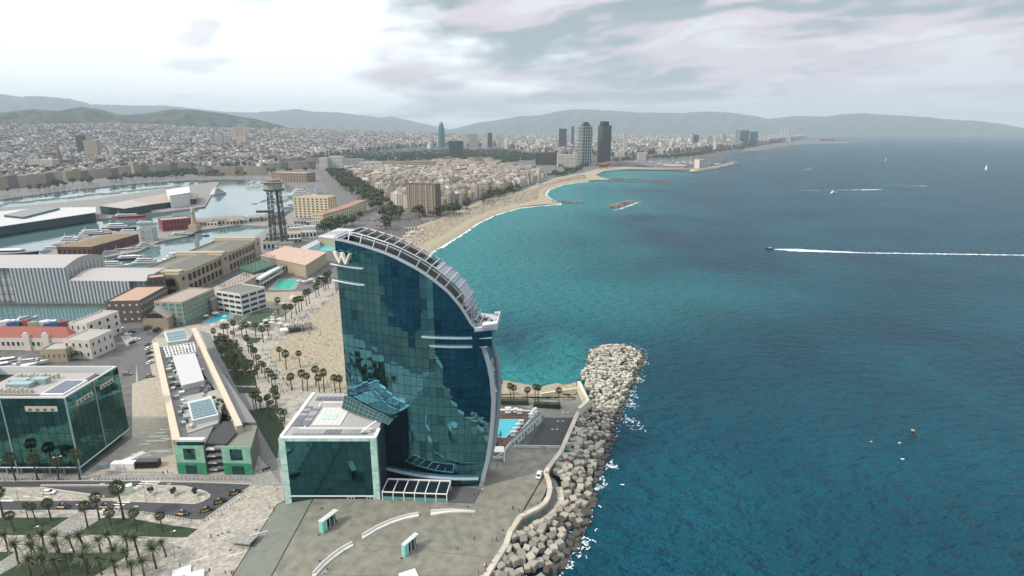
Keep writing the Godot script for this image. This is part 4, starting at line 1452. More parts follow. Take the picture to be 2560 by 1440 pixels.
func build_grounds() -> void:
	var stone := worn(grain(mat("square_paving", 0.225, 0.222, 0.18, 0.9), tex.mottle, 37.0, tex.bump, 1.0), 83.0)
	var slab := Shape.new()
	slab.prism(PackedVector2Array([Vector2(-80, -95), Vector2(-70, -95), Vector2(-70.1, -180.9), Vector2(-48.6, -180.6), Vector2(-47, -184), Vector2(-36, -192), Vector2(-14, -190), Vector2(-11.2, -187.9), Vector2(-8.6, -205.6), Vector2(-2.9, -210.9), Vector2(-0.7, -215.5), Vector2(5.7, -214.9), Vector2(19.6, -214.6), Vector2(12.7, -196.6), Vector2(13.6, -189.6), Vector2(9.2, -175.9), Vector2(2.8, -171.1), Vector2(-0.6, -163.3), Vector2(-7.8, -143.4), Vector2(-22, -134), Vector2(-48, -108), Vector2(-75, -75)]), -1.0, 4.5)
	setting("square", slab.mesh(), stone)
	var deck := Shape.new()
	deck.prism(PackedVector2Array([Vector2(-14, -249.4), Vector2(-1.5, -249.4), Vector2(12, -247.8), Vector2(-0.7, -217.4), Vector2(-2.9, -211.5), Vector2(-8.6, -205.6), Vector2(-15.1, -221)]), 1.0, 4.5)
	setting("pool_terrace", deck.mesh(), mat("white_render", 0.55, 0.58, 0.55, 0.8))
	# planks of the bathing deck
	var plank := [mat("deck_wood_0", 0.10, 0.055, 0.042, 0.7), mat("deck_wood_1", 0.085, 0.045, 0.035, 0.7), mat("deck_wood_2", 0.12, 0.07, 0.05, 0.7)]
	var dk := thing("wooden_deck", "brown wooden bathing deck round the turquoise pool beside the sail-shaped hotel", "deck")
	var dp := PackedVector2Array([Vector2(-13.3, -247.8), Vector2(-1.5, -247.8), Vector2(10.7, -246.6), Vector2(-1, -218), Vector2(-3.2, -212.1), Vector2(-8.2, -206.7), Vector2(-14.1, -220.9)])
	var zz := -258.0
	var k := 0
	while zz < -205.0:
		for piece in Geometry2D.intersect_polygons(dp, PackedVector2Array([Vector2(-60, zz), Vector2(60, zz), Vector2(60, zz + 0.95), Vector2(-60, zz + 0.95)])):
			var b := Shape.new()
			b.prism(piece, 4.4, 4.56)
			put("plank", b.mesh(), plank[k % 3], dk)
		k += 2 if k % 5 == 0 else 1
		zz += 1.0
	var pool := thing("swimming_pool", "turquoise swimming pool on the wooden deck beside the sail-shaped hotel", "swimming pool")
	var pp := PackedVector2Array([Vector2(-7, -238.5), Vector2(3.6, -238.5), Vector2(1.2, -230.1), Vector2(-3, -222.6), Vector2(-6.9, -223.3)])
	var ps := Shape.new()
	ps.prism(pp, 4.5, 4.66)
	put("water", ps.mesh(), pool_water(), pool)
	var rim := Shape.new()
	for i in pp.size():
		var a := pp[i]
		var b := pp[(i + 1) % pp.size()]
		rim.bar(V3(a.x, 4.5, a.y), V3(b.x, 4.5, b.y), 0.5, 0.25)
	put("pool_edge", rim.mesh(), mat("pool_edge", 0.5, 0.62, 0.6, 0.5), pool)
	# white wall with openings under the deck, facing the yard
	var w := thing("terrace_wall", "white wall with dark openings that carries the pool deck above the dark yard", "wall")
	var a := V3(-0.7, 4.5, -217.1)
	var b := V3(13, 4.5, -241.2)
	var s := Shape.new()
	s.bar(V3(a.x, 1.0, a.z), V3(b.x, 1.0, b.z), 0.5, 5.0)
	put("wall_face", s.mesh(), mats.white_render, w)
	var turn := -atan2(b.z - a.z, b.x - a.x)
	for i in 9:
		var d := Shape.new()
		var tall := 2.2 if i % 3 == 1 else 0.9
		d.box(Vector3.ZERO, V3(0.9, tall, 0.2))
		put("opening", d.mesh(), mat("dark_opening", 0.015, 0.03, 0.03, 0.4), w, Transform3D(Basis(Vector3.UP, turn), a.lerp(b, (i + 0.7) / 10.0) + V3(0.2, (2.1 if i % 3 == 1 else 3.6) - 4.5, 0.2)))
	var gl := Shape.new()
	gl.bar(a + V3(0, 1.5, 0), b + V3(0, 1.5, 0), 0.08, 0.9)
	put("glass_rail", gl.mesh(), mat("balustrade_teal", 0.10, 0.30, 0.31, 0.1), w)
	sheet("yard", PackedVector2Array([Vector2(0, -209.7), Vector2(6.4, -220.8), Vector2(15.1, -245.6), Vector2(31.3, -245.6), Vector2(21, -215.7)]), 2.03, grain(mat("asphalt", 0.055, 0.06, 0.065, 0.9), tex.mottle, 25.0))
	sheet("path", PackedVector2Array([Vector2(-7.2, -263.8), Vector2(12.2, -251.9), Vector2(15.1, -245.6), Vector2(29.4, -245.6), Vector2(36, -261.6), Vector2(32.1, -270.6), Vector2(14.4, -270.6), Vector2(-7.4, -270.6)]), 2.03, grain(mat("path_stone", 0.22, 0.22, 0.19, 0.9), tex.mottle, 25.0))
	for q in [[V3(-7.7, 2, -259.9), V3(7.9, 2, -259)], [V3(10.3, 2, -256.9), V3(23, 2, -255.2)]]:
		var hs := Shape.new()
		var rr := RandomNumberGenerator.new()
		rr.seed = 5
		hs.tinted = true
		hs.col = Color(0.02, 0.04, 0.022)
		hs.bar(q[0], q[1], 2.6, 2.2)
		for i in 500:
			var p: Vector3 = q[0].lerp(q[1], rr.randf()) + V3(0, rr.randf_range(0.6, 2.3), rr.randf_range(-1.4, 1.4))
			hs.col = Color(0.025, 0.05, 0.025) * rr.randf_range(0.7, 1.5)
			var e := Vector3(rr.randfn(), rr.randfn(), rr.randfn()) * 0.2
			var f := Vector3(rr.randfn(), rr.randfn(), rr.randfn()) * 0.2
			hs.quad(p - e, p - f, p + e, p + f)
		tag(put("hedge", hs.mesh(), tinted("tree_leaf", 0.7)), "clipped dark hedge %s" % ("behind the wooden deck, next to the hotel" if q[0].x < 5 else "nearer the sea wall, right of the gap between two hedges"), "hedge")
	# low white fence between the square and the yard
	var fence := Shape.new()
	fence.bar(V3(0.5, 4.5, -214.9), V3(19.6, 4.5, -214.3), 0.25, 1.2)
	tag(put("parapet", fence.mesh(), mats.white_render), "low white parapet between the square and the sunken dark yard", "parapet")
	# parapet down the right side of the pool deck towards the square
	var side := Shape.new()
	side.bar(V3(-0.7, 4.5, -216.8), V3(-2.9, 4.5, -211.2), 0.3, 1.6)
	side.bar(V3(-2.9, 4.5, -211.2), V3(-3.1, 4.5, -202.7), 0.3, 1.2)
	tag(put("parapet", side.mesh(), mats.white_render), "white parapet that steps down from the pool deck to the square", "parapet")
	# bar canopy by the hotel's foot
	var bar_ := thing("bar_canopy", "flat white canopy over a bar counter at the corner of the pool deck", "canopy", V3(-5.8, 4.5, -205.6))
	var c := Shape.new()
	c.box(V3(0, 3.1, -2.4), V3(5.2, 0.3, 4.2))
	put("roof", c.mesh(), mats.white_paint, bar_)
	var c2 := Shape.new()
	for q in [V3(-2.4, 0, -0.6), V3(2.4, 0, -0.6), V3(-2.4, 0, -4.2), V3(2.4, 0, -4.2)]:
		c2.box(q, V3(0.15, 3.1, 0.15))
	c2.box(V3(0, 0, -0.8), V3(4.8, 1.1, 0.7))
	put("counter", c2.mesh(), mats.white_paint, bar_)
	# loungers and beds on the deck
	var lounger := thing("sun_bed", "white cushioned sun bed on the wooden pool deck", "sun bed", V3(-1.8, 4.56, -245.3), 0.2, "sun beds on the pool deck")
	var ls := Shape.new()
	ls.box(V3(0, 0.2, 0), V3(2.6, 0.35, 2.0))
	ls.box(V3(0, 0.55, -0.85), V3(2.6, 0.6, 0.3))
	ls.box(V3(-1.1, 0, -0.8), V3(0.15, 2.4, 0.15))
	ls.box(V3(1.1, 0, -0.8), V3(0.15, 2.4, 0.15))
	ls.box(V3(0, 2.4, -0.2), V3(2.8, 0.12, 1.8))
	put("mattress", ls.mesh(), mats.white_cloth, lounger)
	for q in [V3(1.7, 4.56, -245.7), V3(3.5, 4.56, -244.5), V3(10.6, 4.56, -245.7), V3(9.3, 4.56, -243.4), V3(8.5, 4.56, -240.7), V3(4.1, 4.56, -234.3), V3(2.6, 4.56, -231.1), V3(1.4, 4.56, -227.6), V3(0.5, 4.56, -224.5)]:
		copy_of(lounger, q, 0.9 if q.x > 6 else 0.2, 0.8)
	# ---- lower promenade left of the square
	var prom := worn(grain(mat("promenade_paving", 0.43, 0.40, 0.34, 0.92), tex.patch, 21.0, tex.bump, 3.0), 61.0)
	sheet("promenade", PackedVector2Array([Vector2(-184.3, -143.1), Vector2(-83, -95), Vector2(-83, -181), Vector2(-81.3, -183.3), Vector2(-97.8, -222.1), Vector2(-98.1, -232.2), Vector2(-98.4, -270.6), Vector2(-84.2, -270.6), Vector2(-85.2, -272.9), Vector2(-114.6, -281.5), Vector2(-145.1, -328.8), Vector2(-144.6, -345.2), Vector2(-143.7, -357.7), Vector2(-142.8, -391.7), Vector2(-142.4, -458), Vector2(-156.3, -501), Vector2(-163.5, -444), Vector2(-161.3, -389), Vector2(-167.5, -363.9), Vector2(-200.3, -389), Vector2(-212.5, -380.3), Vector2(-251.5, -356.2), Vector2(-216.1, -315.5), Vector2(-162.6, -228.8), Vector2(-165.2, -198.4), Vector2(-241.7, -198.4)]), 2.02, prom)
	var grey := grain(mat("grey_paving", 0.20, 0.205, 0.195, 0.92), tex.patch, 17.0, tex.bump, 3.0)
	sheet("footpath", PackedVector2Array([Vector2(-206.3, -367.1), Vector2(-196.7, -361.5), Vector2(-139.5, -279.6), Vector2(-94.6, -209.7), Vector2(-85.3, -191.9), Vector2(-105.2, -215.7), Vector2(-121.7, -239.5)]), 2.04, grey)
	sheet("footpath", PackedVector2Array([Vector2(-207.4, -201.1), Vector2(-166, -199.5), Vector2(-129.1, -199.5), Vector2(-97.9, -198.4), Vector2(-91.3, -201.1), Vector2(-85.5, -191.9), Vector2(-95.3, -192.1), Vector2(-117.7, -194.4), Vector2(-135.6, -194.9), Vector2(-202.4, -195.5)]), 2.035, grain(mat("pale_grey_paving", 0.29, 0.29, 0.27, 0.92), tex.patch, 17.0))
	sheet("footpath", PackedVector2Array([Vector2(-157, -152.3), Vector2(-155.9, -156.3), Vector2(-147.9, -156), Vector2(-145.5, -163.2), Vector2(-152.9, -164.4), Vector2(-151, -173), Vector2(-139.7, -173), Vector2(-143.4, -164), Vector2(-148.4, -146.2), Vector2(-152, -146.2)]), 2.03, mats.pale_grey_paving)
	# bank that climbs from the promenade to the square
	var bank := Shape.new()
	bank.quad(V3(-83, 2.0, -181), V3(-70, 4.48, -181), V3(-70, 4.48, -95), V3(-83, 2.0, -95), Vector3.UP)
	bank.quad(V3(-83, 2, -181), V3(-70, 4.48, -181), V3(-70, 0, -181), V3(-83, 0, -181), V3(0, 0, -1))
	setting("bank", bank.mesh(), grain(mat("bank_paving", 0.17, 0.185, 0.16, 0.9), tex.mottle, 30.0))
	var dark := mat("drain_dark", 0.018, 0.02, 0.022, 0.8)
	var dr := Shape.new()
	dr.bar(V3(-70, 4.44, -181), V3(-70, 4.44, -96), 0.35, 0.1)
	tag(put("drain_channel", dr.mesh(), dark), "long dark drain line along the top of the bank beside the square", "drain")
	var dr2 := Shape.new()
	dr2.bar(V3(-83, 1.96, -181), V3(-83, 1.96, -96), 0.3, 0.12)
	tag(put("drain_channel", dr2.mesh(), dark), "long dark drain line at the foot of the bank beside the promenade", "drain")
	var dr3 := Shape.new()
	dr3.bar(V3(3.1, 4.48, -171.8), V3(12.2, 4.48, -195.6), 0.3, 0.35)
	tag(put("barrier_rail", dr3.mesh(), dark), "dark straight barrier across the mouth of the curved viewpoint", "barrier")
	for q in [[V3(-36.8, 4.5, -179.3), V3(-49.3, 4.5, -143.5)], [V3(6.3, 4.5, -205.6), V3(-10, 4.5, -168.8)], [V3(-49.3, 4.5, -143.5), V3(-11.6, 4.5, -143.4)], [V3(-47.6, 4.5, -157.1), V3(-4.9, 4.5, -150.8)]]:
		var jt := Shape.new()
		jt.bar(q[0] - V3(0, 0.08, 0), q[1] - V3(0, 0.08, 0), 0.12, 0.09)
		tag(put("paving_joint", jt.mesh(), mat("joint_dark", 0.07, 0.075, 0.07, 0.9)), "thin dark joint line in the paving of the square", "joint", "joint lines in the paving of the square")
	for q in [[V3(-86.8, 3, -166.7), V3(-81.2, 3.6, -169.6), "upper", 0], [V3(-84.4, 3, -161.6), V3(-79, 3.6, -163.3), "middle", 0], [V3(-86.9, 3, -152.1), V3(-82.9, 3.6, -153.1), "lower", 0], [V3(-94.2, 2, -161.3), V3(-91.7, 2.6, -161.7), "short one outside the", 0], [V3(-97.8, 2, -151.1), V3(-92.7, 2.8, -152.3), "lowest", 0]]:
		var hr := thing("handrail", "white metal handrail, %s of those on the bank beside the square" % q[2], "handrail")
		var hs := Shape.new()
		for i in 6:
			var p: Vector3 = q[0].lerp(q[1], i / 5.0)
			hs.tube(p, p + V3(0, 1.0, 0), 0.05, 0.05, 5)
		put("post", hs.mesh(), mats.white_paint, hr)
		var h2 := Shape.new()
		h2.tube(q[0] + V3(0, 1, 0), q[1] + V3(0, 1, 0), 0.1, 0.1, 6)
		put("rail", h2.mesh(), mats.white_paint, hr)
	var land := Shape.new()
	land.bar(V3(-89, 2.8, -162), V3(-82.1, 3.6, -160.1), 5.0, 0.35)
	tag(put("landing", land.mesh(), mats.pale_grey_paving), "pale concrete landing half way down the bank beside the square", "landing")
	# ---- sand
	var sand := grain(mat("beach_sand", 0.345, 0.305, 0.218, 0.95), tex.patch, 33.0, tex.bump, 4.0)
	sheet("beach", PackedVector2Array([Vector2(-145.1, -328.8), Vector2(-114.6, -281.5), Vector2(-84.9, -271.9), Vector2(-45.7, -268.3), Vector2(-7.2, -263.8), Vector2(31.3, -263.8), Vector2(33.7, -284.5), Vector2(14.6, -275.2), Vector2(-7.8, -285), Vector2(-21.2, -287.6), Vector2(-41.8, -300.4), Vector2(-66, -337.5), Vector2(-84.5, -402), Vector2(-97, -493), Vector2(-95.7, -628), Vector2(-71.5, -743), Vector2(-57, -833), Vector2(-31.6, -928), Vector2(6.8, -1008), Vector2(80.4, -1059), Vector2(74.2, -1095), Vector2(61.1, -1207), Vector2(75.8, -1324), Vector2(116.4, -1443), Vector2(173.9, -1523), Vector2(207.7, -1547), Vector2(261.7, -1572), Vector2(245.9, -1667), Vector2(245, -1742), Vector2(291.4, -1895), Vector2(372.6, -1991), Vector2(485, -2076), Vector2(396.4, -2121), Vector2(315.5, -2054), Vector2(278.1, -1991), Vector2(217.2, -1824), Vector2(126.3, -1653), Vector2(27.5, -1314), Vector2(-8.8, -1177), Vector2(-59.7, -1102), Vector2(-68.9, -1047), Vector2(-101.6, -897), Vector2(-129.5, -801), Vector2(-136.1, -690), Vector2(-142.4, -603), Vector2(-148.3, -516), Vector2(-142.4, -458), Vector2(-142.8, -391.7), Vector2(-143.7, -357.7), Vector2(-144.6, -345.2)]), 2.03, sand)
	# the strand slopes under the water, with a line of surf
	var slope := Shape.new()
	var surf := Shape.new()
	var line := PackedVector2Array([Vector2(33.7, -284.5), Vector2(14.6, -275.2), Vector2(-7.8, -285), Vector2(-21.2, -287.6), Vector2(-41.8, -300.4), Vector2(-66, -337.5), Vector2(-84.5, -402), Vector2(-97, -493), Vector2(-95.7, -628), Vector2(-71.5, -743), Vector2(-57, -833), Vector2(-31.6, -928), Vector2(6.8, -1008), Vector2(42.4, -1041), Vector2(80.4, -1059), Vector2(77.5, -1089), Vector2(67.6, -1135), Vector2(61.1, -1207), Vector2(66.9, -1271), Vector2(75.8, -1324), Vector2(116.4, -1443), Vector2(173.9, -1523), Vector2(207.7, -1547)])
	var r := RandomNumberGenerator.new()
	r.seed = 6
	var fine := []
	for i in line.size() - 1:
		var n := maxi(1, int(line[i].distance_to(line[i + 1]) / 7.0))
		for j in n:
			fine.append(line[i].lerp(line[i + 1], j / float(n)))
	for i in range(1, fine.size() - 2):
		var d0: Vector2 = (fine[i + 1] - fine[i - 1]).normalized()
		var d1: Vector2 = (fine[i + 2] - fine[i]).normalized()
		var n0 := Vector2(-d0.y, d0.x)
		var n1 := Vector2(-d1.y, d1.x)
		var p: Vector2 = fine[i]
		var q: Vector2 = fine[i + 1]
		var o0 := p + n0 * 9.0
		var o1 := q + n1 * 9.0
		slope.quad(V3(p.x, 2.03, p.y), V3(q.x, 2.03, q.y), V3(o1.x, -0.35, o1.y), V3(o0.x, -0.35, o0.y), Vector3.UP)
		if p.length() > 500.0 and r.randf() < 0.9:
			var w0 := 7.2 + r.randf_range(-0.3, 0.3)
			var w1 := w0 + r.randf_range(1.2, 3.8)
			surf.quad(V3(p.x + n0.x * w0, 0.25, p.y + n0.y * w0), V3(q.x + n1.x * w0, 0.25, q.y + n1.y * w0), V3(q.x + n1.x * w1, 0.06, q.y + n1.y * w1), V3(p.x + n0.x * w1, 0.06, p.y + n0.y * w1), Vector3.UP)
	setting("shore_slope", slope.mesh(), sand)
	setting("surf_foam", surf.mesh(), mat("foam", 0.62, 0.68, 0.69, 0.9), "stuff")
	# bare ground and moles behind the camera, which the hotel's glass mirrors
	sheet("bare_ground", PackedVector2Array([Vector2(-84, -96), Vector2(-76, -76), Vector2(-112, -4), Vector2(-128, -66), Vector2(-160, -73), Vector2(-280, -52), Vector2(-380, 8), Vector2(-450, 15), Vector2(-500, -260), Vector2(-300, -150), Vector2(-140, -98)]), 2.05, grain(mat("bare_earth", 0.20, 0.17, 0.13, 0.95), tex.patch, 30.0))
	sheet("mole_road", PackedVector2Array([Vector2(-112, 0), Vector2(-128, 60), Vector2(-215, 165), Vector2(-225, 150), Vector2(-148, 30), Vector2(-122, -20)]), 2.06, mats.path_stone)
func pool_water() -> StandardMaterial3D:
	var m := mat("pool_water", 0.03, 0.50, 0.55, 0.08)
	return m
func block_shape(seed_: int) -> Shape:
	# a chamfered, slightly uneven concrete cube, centred on its middle
	var r := RandomNumberGenerator.new()
	r.seed = seed_
	var s := Shape.new()
	var c := []
	for x in [-1, 1]:
		for y in [-1, 1]:
			for z in [-1, 1]:
				c.append(V3(x, y, z) * 0.5 + Vector3(r.randfn(), r.randfn(), r.randfn()) * 0.035)
	var ch := 0.07
	var faces := [[0, 1, 3, 2], [4, 6, 7, 5], [0, 4, 5, 1], [2, 3, 7, 6], [0, 2, 6, 4], [1, 5, 7, 3]]
	var ins := {}
	for f in faces.size():
		var m := Vector3.ZERO
		for k in faces[f]:
			m += c[k] * 0.25
		for k in faces[f]:
			ins[f * 8 + k] = c[k].lerp(m, ch * 2.0)
		s.quad(ins[f * 8 + faces[f][0]], ins[f * 8 + faces[f][1]], ins[f * 8 + faces[f][2]], ins[f * 8 + faces[f][3]], m)
	for f in 6:
		for g in range(f + 1, 6):
			var both := []
			for k in faces[f]:
				if faces[g].has(k):
					both.append(k)
			if both.size() == 2:
				var a: Vector3 = ins[f * 8 + both[0]]
				var b: Vector3 = ins[f * 8 + both[1]]
				var d: Vector3 = ins[g * 8 + both[1]]
				var e: Vector3 = ins[g * 8 + both[0]]
				s.quad(a, b, d, e, a + b + d + e)
	for k in 8:
		var t := []
		for f in 6:
			if ins.has(f * 8 + k):
				t.append(ins[f * 8 + k])
		s.tri(t[0], t[1], t[2], c[k])
	return s
func build_breakwater() -> void:
	# sea wall
	var wall := thing("sea_wall", "pale concrete sea wall that curves along the edge of the square above the rocks", "sea wall")
	var top := [V3(-75, 0, -72), V3(-48, 0, -108), V3(-22, 0, -134), V3(-7.7, 5.5, -142.2), V3(-1.9, 5.5, -155.8), V3(-0.6, 5.5, -162), V3(2.8, 5.5, -169.7), V3(9.2, 5.5, -174.5), V3(11.4, 5.5, -177.2), V3(12.8, 5.5, -180.6), V3(13.7, 5.5, -185.4), V3(13.5, 5.5, -190.4), V3(12.6, 5.5, -195.1), V3(13.6, 5.5, -198.6), V3(19.6, 5.5, -210.7), V3(30.1, 5.5, -244.3), V3(36, 5.5, -256.6)]
	var cap := [mat("wall_cap_0", 0.48, 0.44, 0.36, 0.9), mat("wall_cap_1", 0.42, 0.39, 0.32, 0.9)]
	var n := 0
	for i in top.size() - 1:
		var a: Vector3 = top[i]
		var b: Vector3 = top[i + 1]
		var k := maxi(1, int(round(a.distance_to(b) / 6.5)))
		for j in k:
			var s := Shape.new()
			var p := a.lerp(b, j / float(k))
			var q := a.lerp(b, (j + 1.0) / k)
			var d := (q - p).normalized()
			s.bar(V3(p.x, 4.45, p.z) + d * 0.03, V3(q.x, 4.45, q.z) - d * 0.03, 1.7, 1.05)
			put("cap_block", s.mesh(), cap[n % 2], wall)
			n += 1
	var face := Shape.new()
	face.band(top, -0.7, 0.7, -1.5, 4.5)
	put("wall_face", face.mesh(), grain(mat("wall_concrete", 0.27, 0.26, 0.22, 0.95), tex.patch, 9.0), wall)
	# the high end wall by the small beach
	var e := Shape.new()
	e.band([V3(30.5, 5.5, -244.3), V3(35.6, 7.5, -252.5), V3(33.7, 7.5, -273.8)], -0.8, 0.8, 0.0, 7.5)
	e.band([V3(33.7, 7.5, -273.8), V3(14.2, 4.5, -267.1)], -0.5, 0.5, 0.0, 4.0)
	var o := put("end_wall", e.mesh(), mat("end_wall_cream", 0.55, 0.52, 0.40, 0.9))
	tag(o, "tall cream wall at the root of the rock mole, beside the small beach", "wall")
	# painted letters on the wall of the viewpoint
	var gr := Shape.new()
	var gs := [V3(4.9, 3.2, -171.2), V3(11.3, 3.2, -176.4)]
	for i in 9:
		var p: Vector3 = gs[0].lerp(gs[1], i / 9.0)
		gr.box(p + V3(0.5, -0.9 + 0.15 * (i % 3), 0.45), V3(0.85, 1.2 + 0.3 * (i % 2), 0.08), -atan2(gs[1].z - gs[0].z, gs[1].x - gs[0].x))
	put("graffiti", gr.mesh(), mat("graffiti_green", 0.02, 0.25, 0.22, 0.7), wall)
	# lower walk edged with big slabs
	var arc := [V3(6, 2.4, -167.9), V3(9.7, 2.4, -170.6), V3(12.9, 2.4, -173.7), V3(15.5, 2.4, -177.7), V3(17.4, 2.4, -182.3), V3(17.7, 2.4, -187), V3(17.2, 2.4, -190.7)]
	var walk := thing("lower_walk", "lower walk round the viewpoint, edged by a curve of big concrete slabs", "walkway")
	var ws := Shape.new()
	ws.prism(PackedVector2Array([Vector2(1.3, -164.3), Vector2(6.7, -168.5), Vector2(10.8, -171.4), Vector2(14.5, -175.2), Vector2(17.1, -181.9), Vector2(17.9, -188.3), Vector2(16.7, -195.9), Vector2(13.9, -199.9), Vector2(13.8, -193.4), Vector2(13.1, -186.6), Vector2(9.2, -181), Vector2(2.9, -175.2)]), -1.0, 1.6)
	put("walk_floor", ws.mesh(), mats.path_stone, walk)
	n = 0
	for i in arc.size() - 1:
		for j in 2:
			var s := Shape.new()
			var p: Vector3 = arc[i].lerp(arc[i + 1], j / 2.0)
			var q: Vector3 = arc[i].lerp(arc[i + 1], (j + 0.97) / 2.0)
			s.bar(V3(p.x, -0.8, p.z), V3(q.x, -0.8, q.z), 2.4, 3.2)
			put("edge_slab", s.mesh(), cap[n % 2], walk)
			n += 1
	# the mound of concrete blocks
	var mole := thing("rock_mole", "breakwater of tumbled pale concrete blocks that runs out into the sea", "breakwater")
	var area := PackedVector2Array([Vector2(-13, -129.7), Vector2(-6, -147.4), Vector2(1, -163.4), Vector2(6.6, -166.7), Vector2(14.2, -172.9), Vector2(19.2, -182.9), Vector2(19.5, -193.4), Vector2(16, -199.9), Vector2(22.6, -218.3), Vector2(33.7, -253.1), Vector2(39.1, -265.9), Vector2(36.7, -289.8), Vector2(43.6, -315), Vector2(48.9, -337.4), Vector2(54.2, -345.7), Vector2(72.5, -345.7), Vector2(80.3, -333.3), Vector2(79, -323), Vector2(64.6, -284.7), Vector2(53.3, -255.1), Vector2(42.5, -223.8), Vector2(33.3, -198.6), Vector2(27, -175.7), Vector2(19, -157.7), Vector2(13.8, -147.4), Vector2(2.2, -129.7)])
	var core := Shape.new()
	core.prism(area, -4.0, -0.6)
	put("rubble_core", core.mesh(), mat("rubble_stone", 0.30, 0.28, 0.235, 0.95), mole)
	var r := RandomNumberGenerator.new()
	r.seed = 15
	var shapes := []
	for i in 8:
		shapes.append(block_shape(50 + i))
	var meshes := []
	for s in shapes:
		meshes.append(s.mesh())
	var tones := [Color(0.39, 0.37, 0.305), Color(0.33, 0.31, 0.25), Color(0.45, 0.43, 0.365), Color(0.24, 0.23, 0.195), Color(0.36, 0.36, 0.32), Color(0.085, 0.08, 0.065), Color(0.05, 0.10, 0.22), Color(0.04, 0.20, 0.17)]
	var mts := []
	for i in tones.size():
		mts.append(grain(mat("block_concrete_%d" % i, tones[i].r, tones[i].g, tones[i].b, 0.95), tex.grit, 3.0))
	var spots := []
	var cells := {}
	for tries in 34000:
		var p := Vector2(r.randf_range(-60, 90), r.randf_range(-345, -120))
		if not Geometry2D.is_point_in_polygon(p, area):
			continue
		var near := p.y > -235.0
		var gap := r.randf_range(1.8, 2.35) if near else r.randf_range(1.25, 1.7)
		var ok := true
		var cx := int(floor(p.x / 3.0))
		var cz := int(floor(p.y / 3.0))
		for dx in range(-1, 2):
			for dz in range(-1, 2):
				for s in cells.get(Vector2i(cx + dx, cz + dz), []):
					if s.distance_to(p) < gap:
						ok = false
		if not ok:
			continue
		if not cells.has(Vector2i(cx, cz)):
			cells[Vector2i(cx, cz)] = []
		cells[Vector2i(cx, cz)].append(p)
		var edge := 1e9
		for i in range(13, area.size() - 1):
			edge = minf(edge, p.distance_to(Geometry2D.get_closest_point_to_segment(p, area[i], area[i + 1])))
		spots.append([p, edge, near])
	spots.sort_custom(func(a, b): return a[0].y > b[0].y)
	var rest := Shape.new()
	rest.tinted = true
	var placed := 0
	for q in spots:
		var p: Vector2 = q[0]
		var big := r.randf_range(1.9, 2.75) if q[2] else r.randf_range(1.1, 2.1)
		var y := minf(q[1] * 0.36 - 0.7, 3.6 if q[2] else 3.2) + r.randf_range(-0.45, 0.45)
		var k := r.randi() % 6
		if k == 5 and r.randf() < 0.6:
			k = 2
		if r.randf() < 0.012:
			k = 6 + r.randi() % 2
		# wet and weedy at the waterline
		if q[1] < 3.0 + r.randf_range(-0.8, 0.8):
			k = 5
		var bs := Basis(Vector3(r.randfn(), r.randfn() * 0.6, r.randfn()).normalized(), r.randf_range(0.03, 0.42)) * Basis(Vector3.UP, r.randf() * TAU)
		bs = bs.scaled(Vector3.ONE * big)
		var t := Transform3D(bs, V3(p.x, y, p.y))
		if placed < 295 and p.y < -140.0:
			put("block", meshes[r.randi() % 8], mts[k], mole, t)
			placed += 1
		else:
			rest.join(shapes[r.randi() % 8], t, tones[k])
	put("far_blocks", rest.mesh(), tinted("block_mixed", 0.95), mole).set_meta("kind", "stuff")
	# broken water along the seaward foot
	var foam := Shape.new()
	var foot := PackedVector2Array([Vector2(14.5, -148.5), Vector2(20, -158.9), Vector2(27.6, -177), Vector2(34, -200.1), Vector2(43.3, -225.5), Vector2(54.3, -257.1), Vector2(65.8, -286.9), Vector2(79.6, -323.6), Vector2(81.4, -335.9), Vector2(73.8, -349.8)])
	for i in foot.size() - 1:
		var d := (foot[i + 1] - foot[i]).normalized()
		for j in 60:
			if r.randf() < 0.75:
				continue
			var p := foot[i].lerp(foot[i + 1], j / 60.0)
			foam_patch(foam, Vector3(p.x + r.randf_range(-0.8, 0.7), 0.05, p.y), r.randf_range(0.12, 0.4), r, d)
	# surges: lacy threads of foam that curl away from the rocks
	for q in [V3(76.9, 0, -317.4), V3(69.3, 0, -294.7), V3(62.1, 0, -274.8), V3(58.4, 0, -263.5), V3(53.4, 0, -247.1), V3(56.5, 0, -242.5), V3(40.3, 0, -208.5), V3(34.2, 0, -196.7), V3(29, 0, -185.7), V3(24, 0, -165.6), V3(21.8, 0, -162.3), V3(15.1, 0, -153.2), V3(16.3, 0, -156.2)]:
		for k in 18:
			var p: Vector3 = q + Vector3(r.randfn() * 1.5 - 0.6, 0, r.randfn() * 2.4)
			var a := r.randf() * TAU
			for j in r.randi_range(3, 8):
				a += r.randf_range(-0.7, 0.7)
				p += Vector3(cos(a), 0, sin(a)) * 0.3
				foam_patch(foam, V3(p.x, 0.05 + 0.012 * (j % 4), p.z), r.randf_range(0.1, 0.36), r, Vector2(cos(a), sin(a)))
	setting("surf_foam", foam.mesh(), mats.foam, "stuff")
func foam_patch(s: Shape, at: Vector3, rad: float, r: RandomNumberGenerator, dir := Vector2.RIGHT) -> void:
	var k := 8
	var pts := []
	for i in k:
		var a := TAU * i / k
		var q := rad * r.randf_range(0.35, 1.2)
		var o := dir * cos(a) * q * 1.6 + Vector2(-dir.y, dir.x) * sin(a) * q * 0.8
		pts.append(at + V3(o.x, -0.03, o.y))
	for i in k:
		s.tri(at + V3(0, 0.05, 0), pts[i], pts[(i + 1) % k], Vector3.UP)
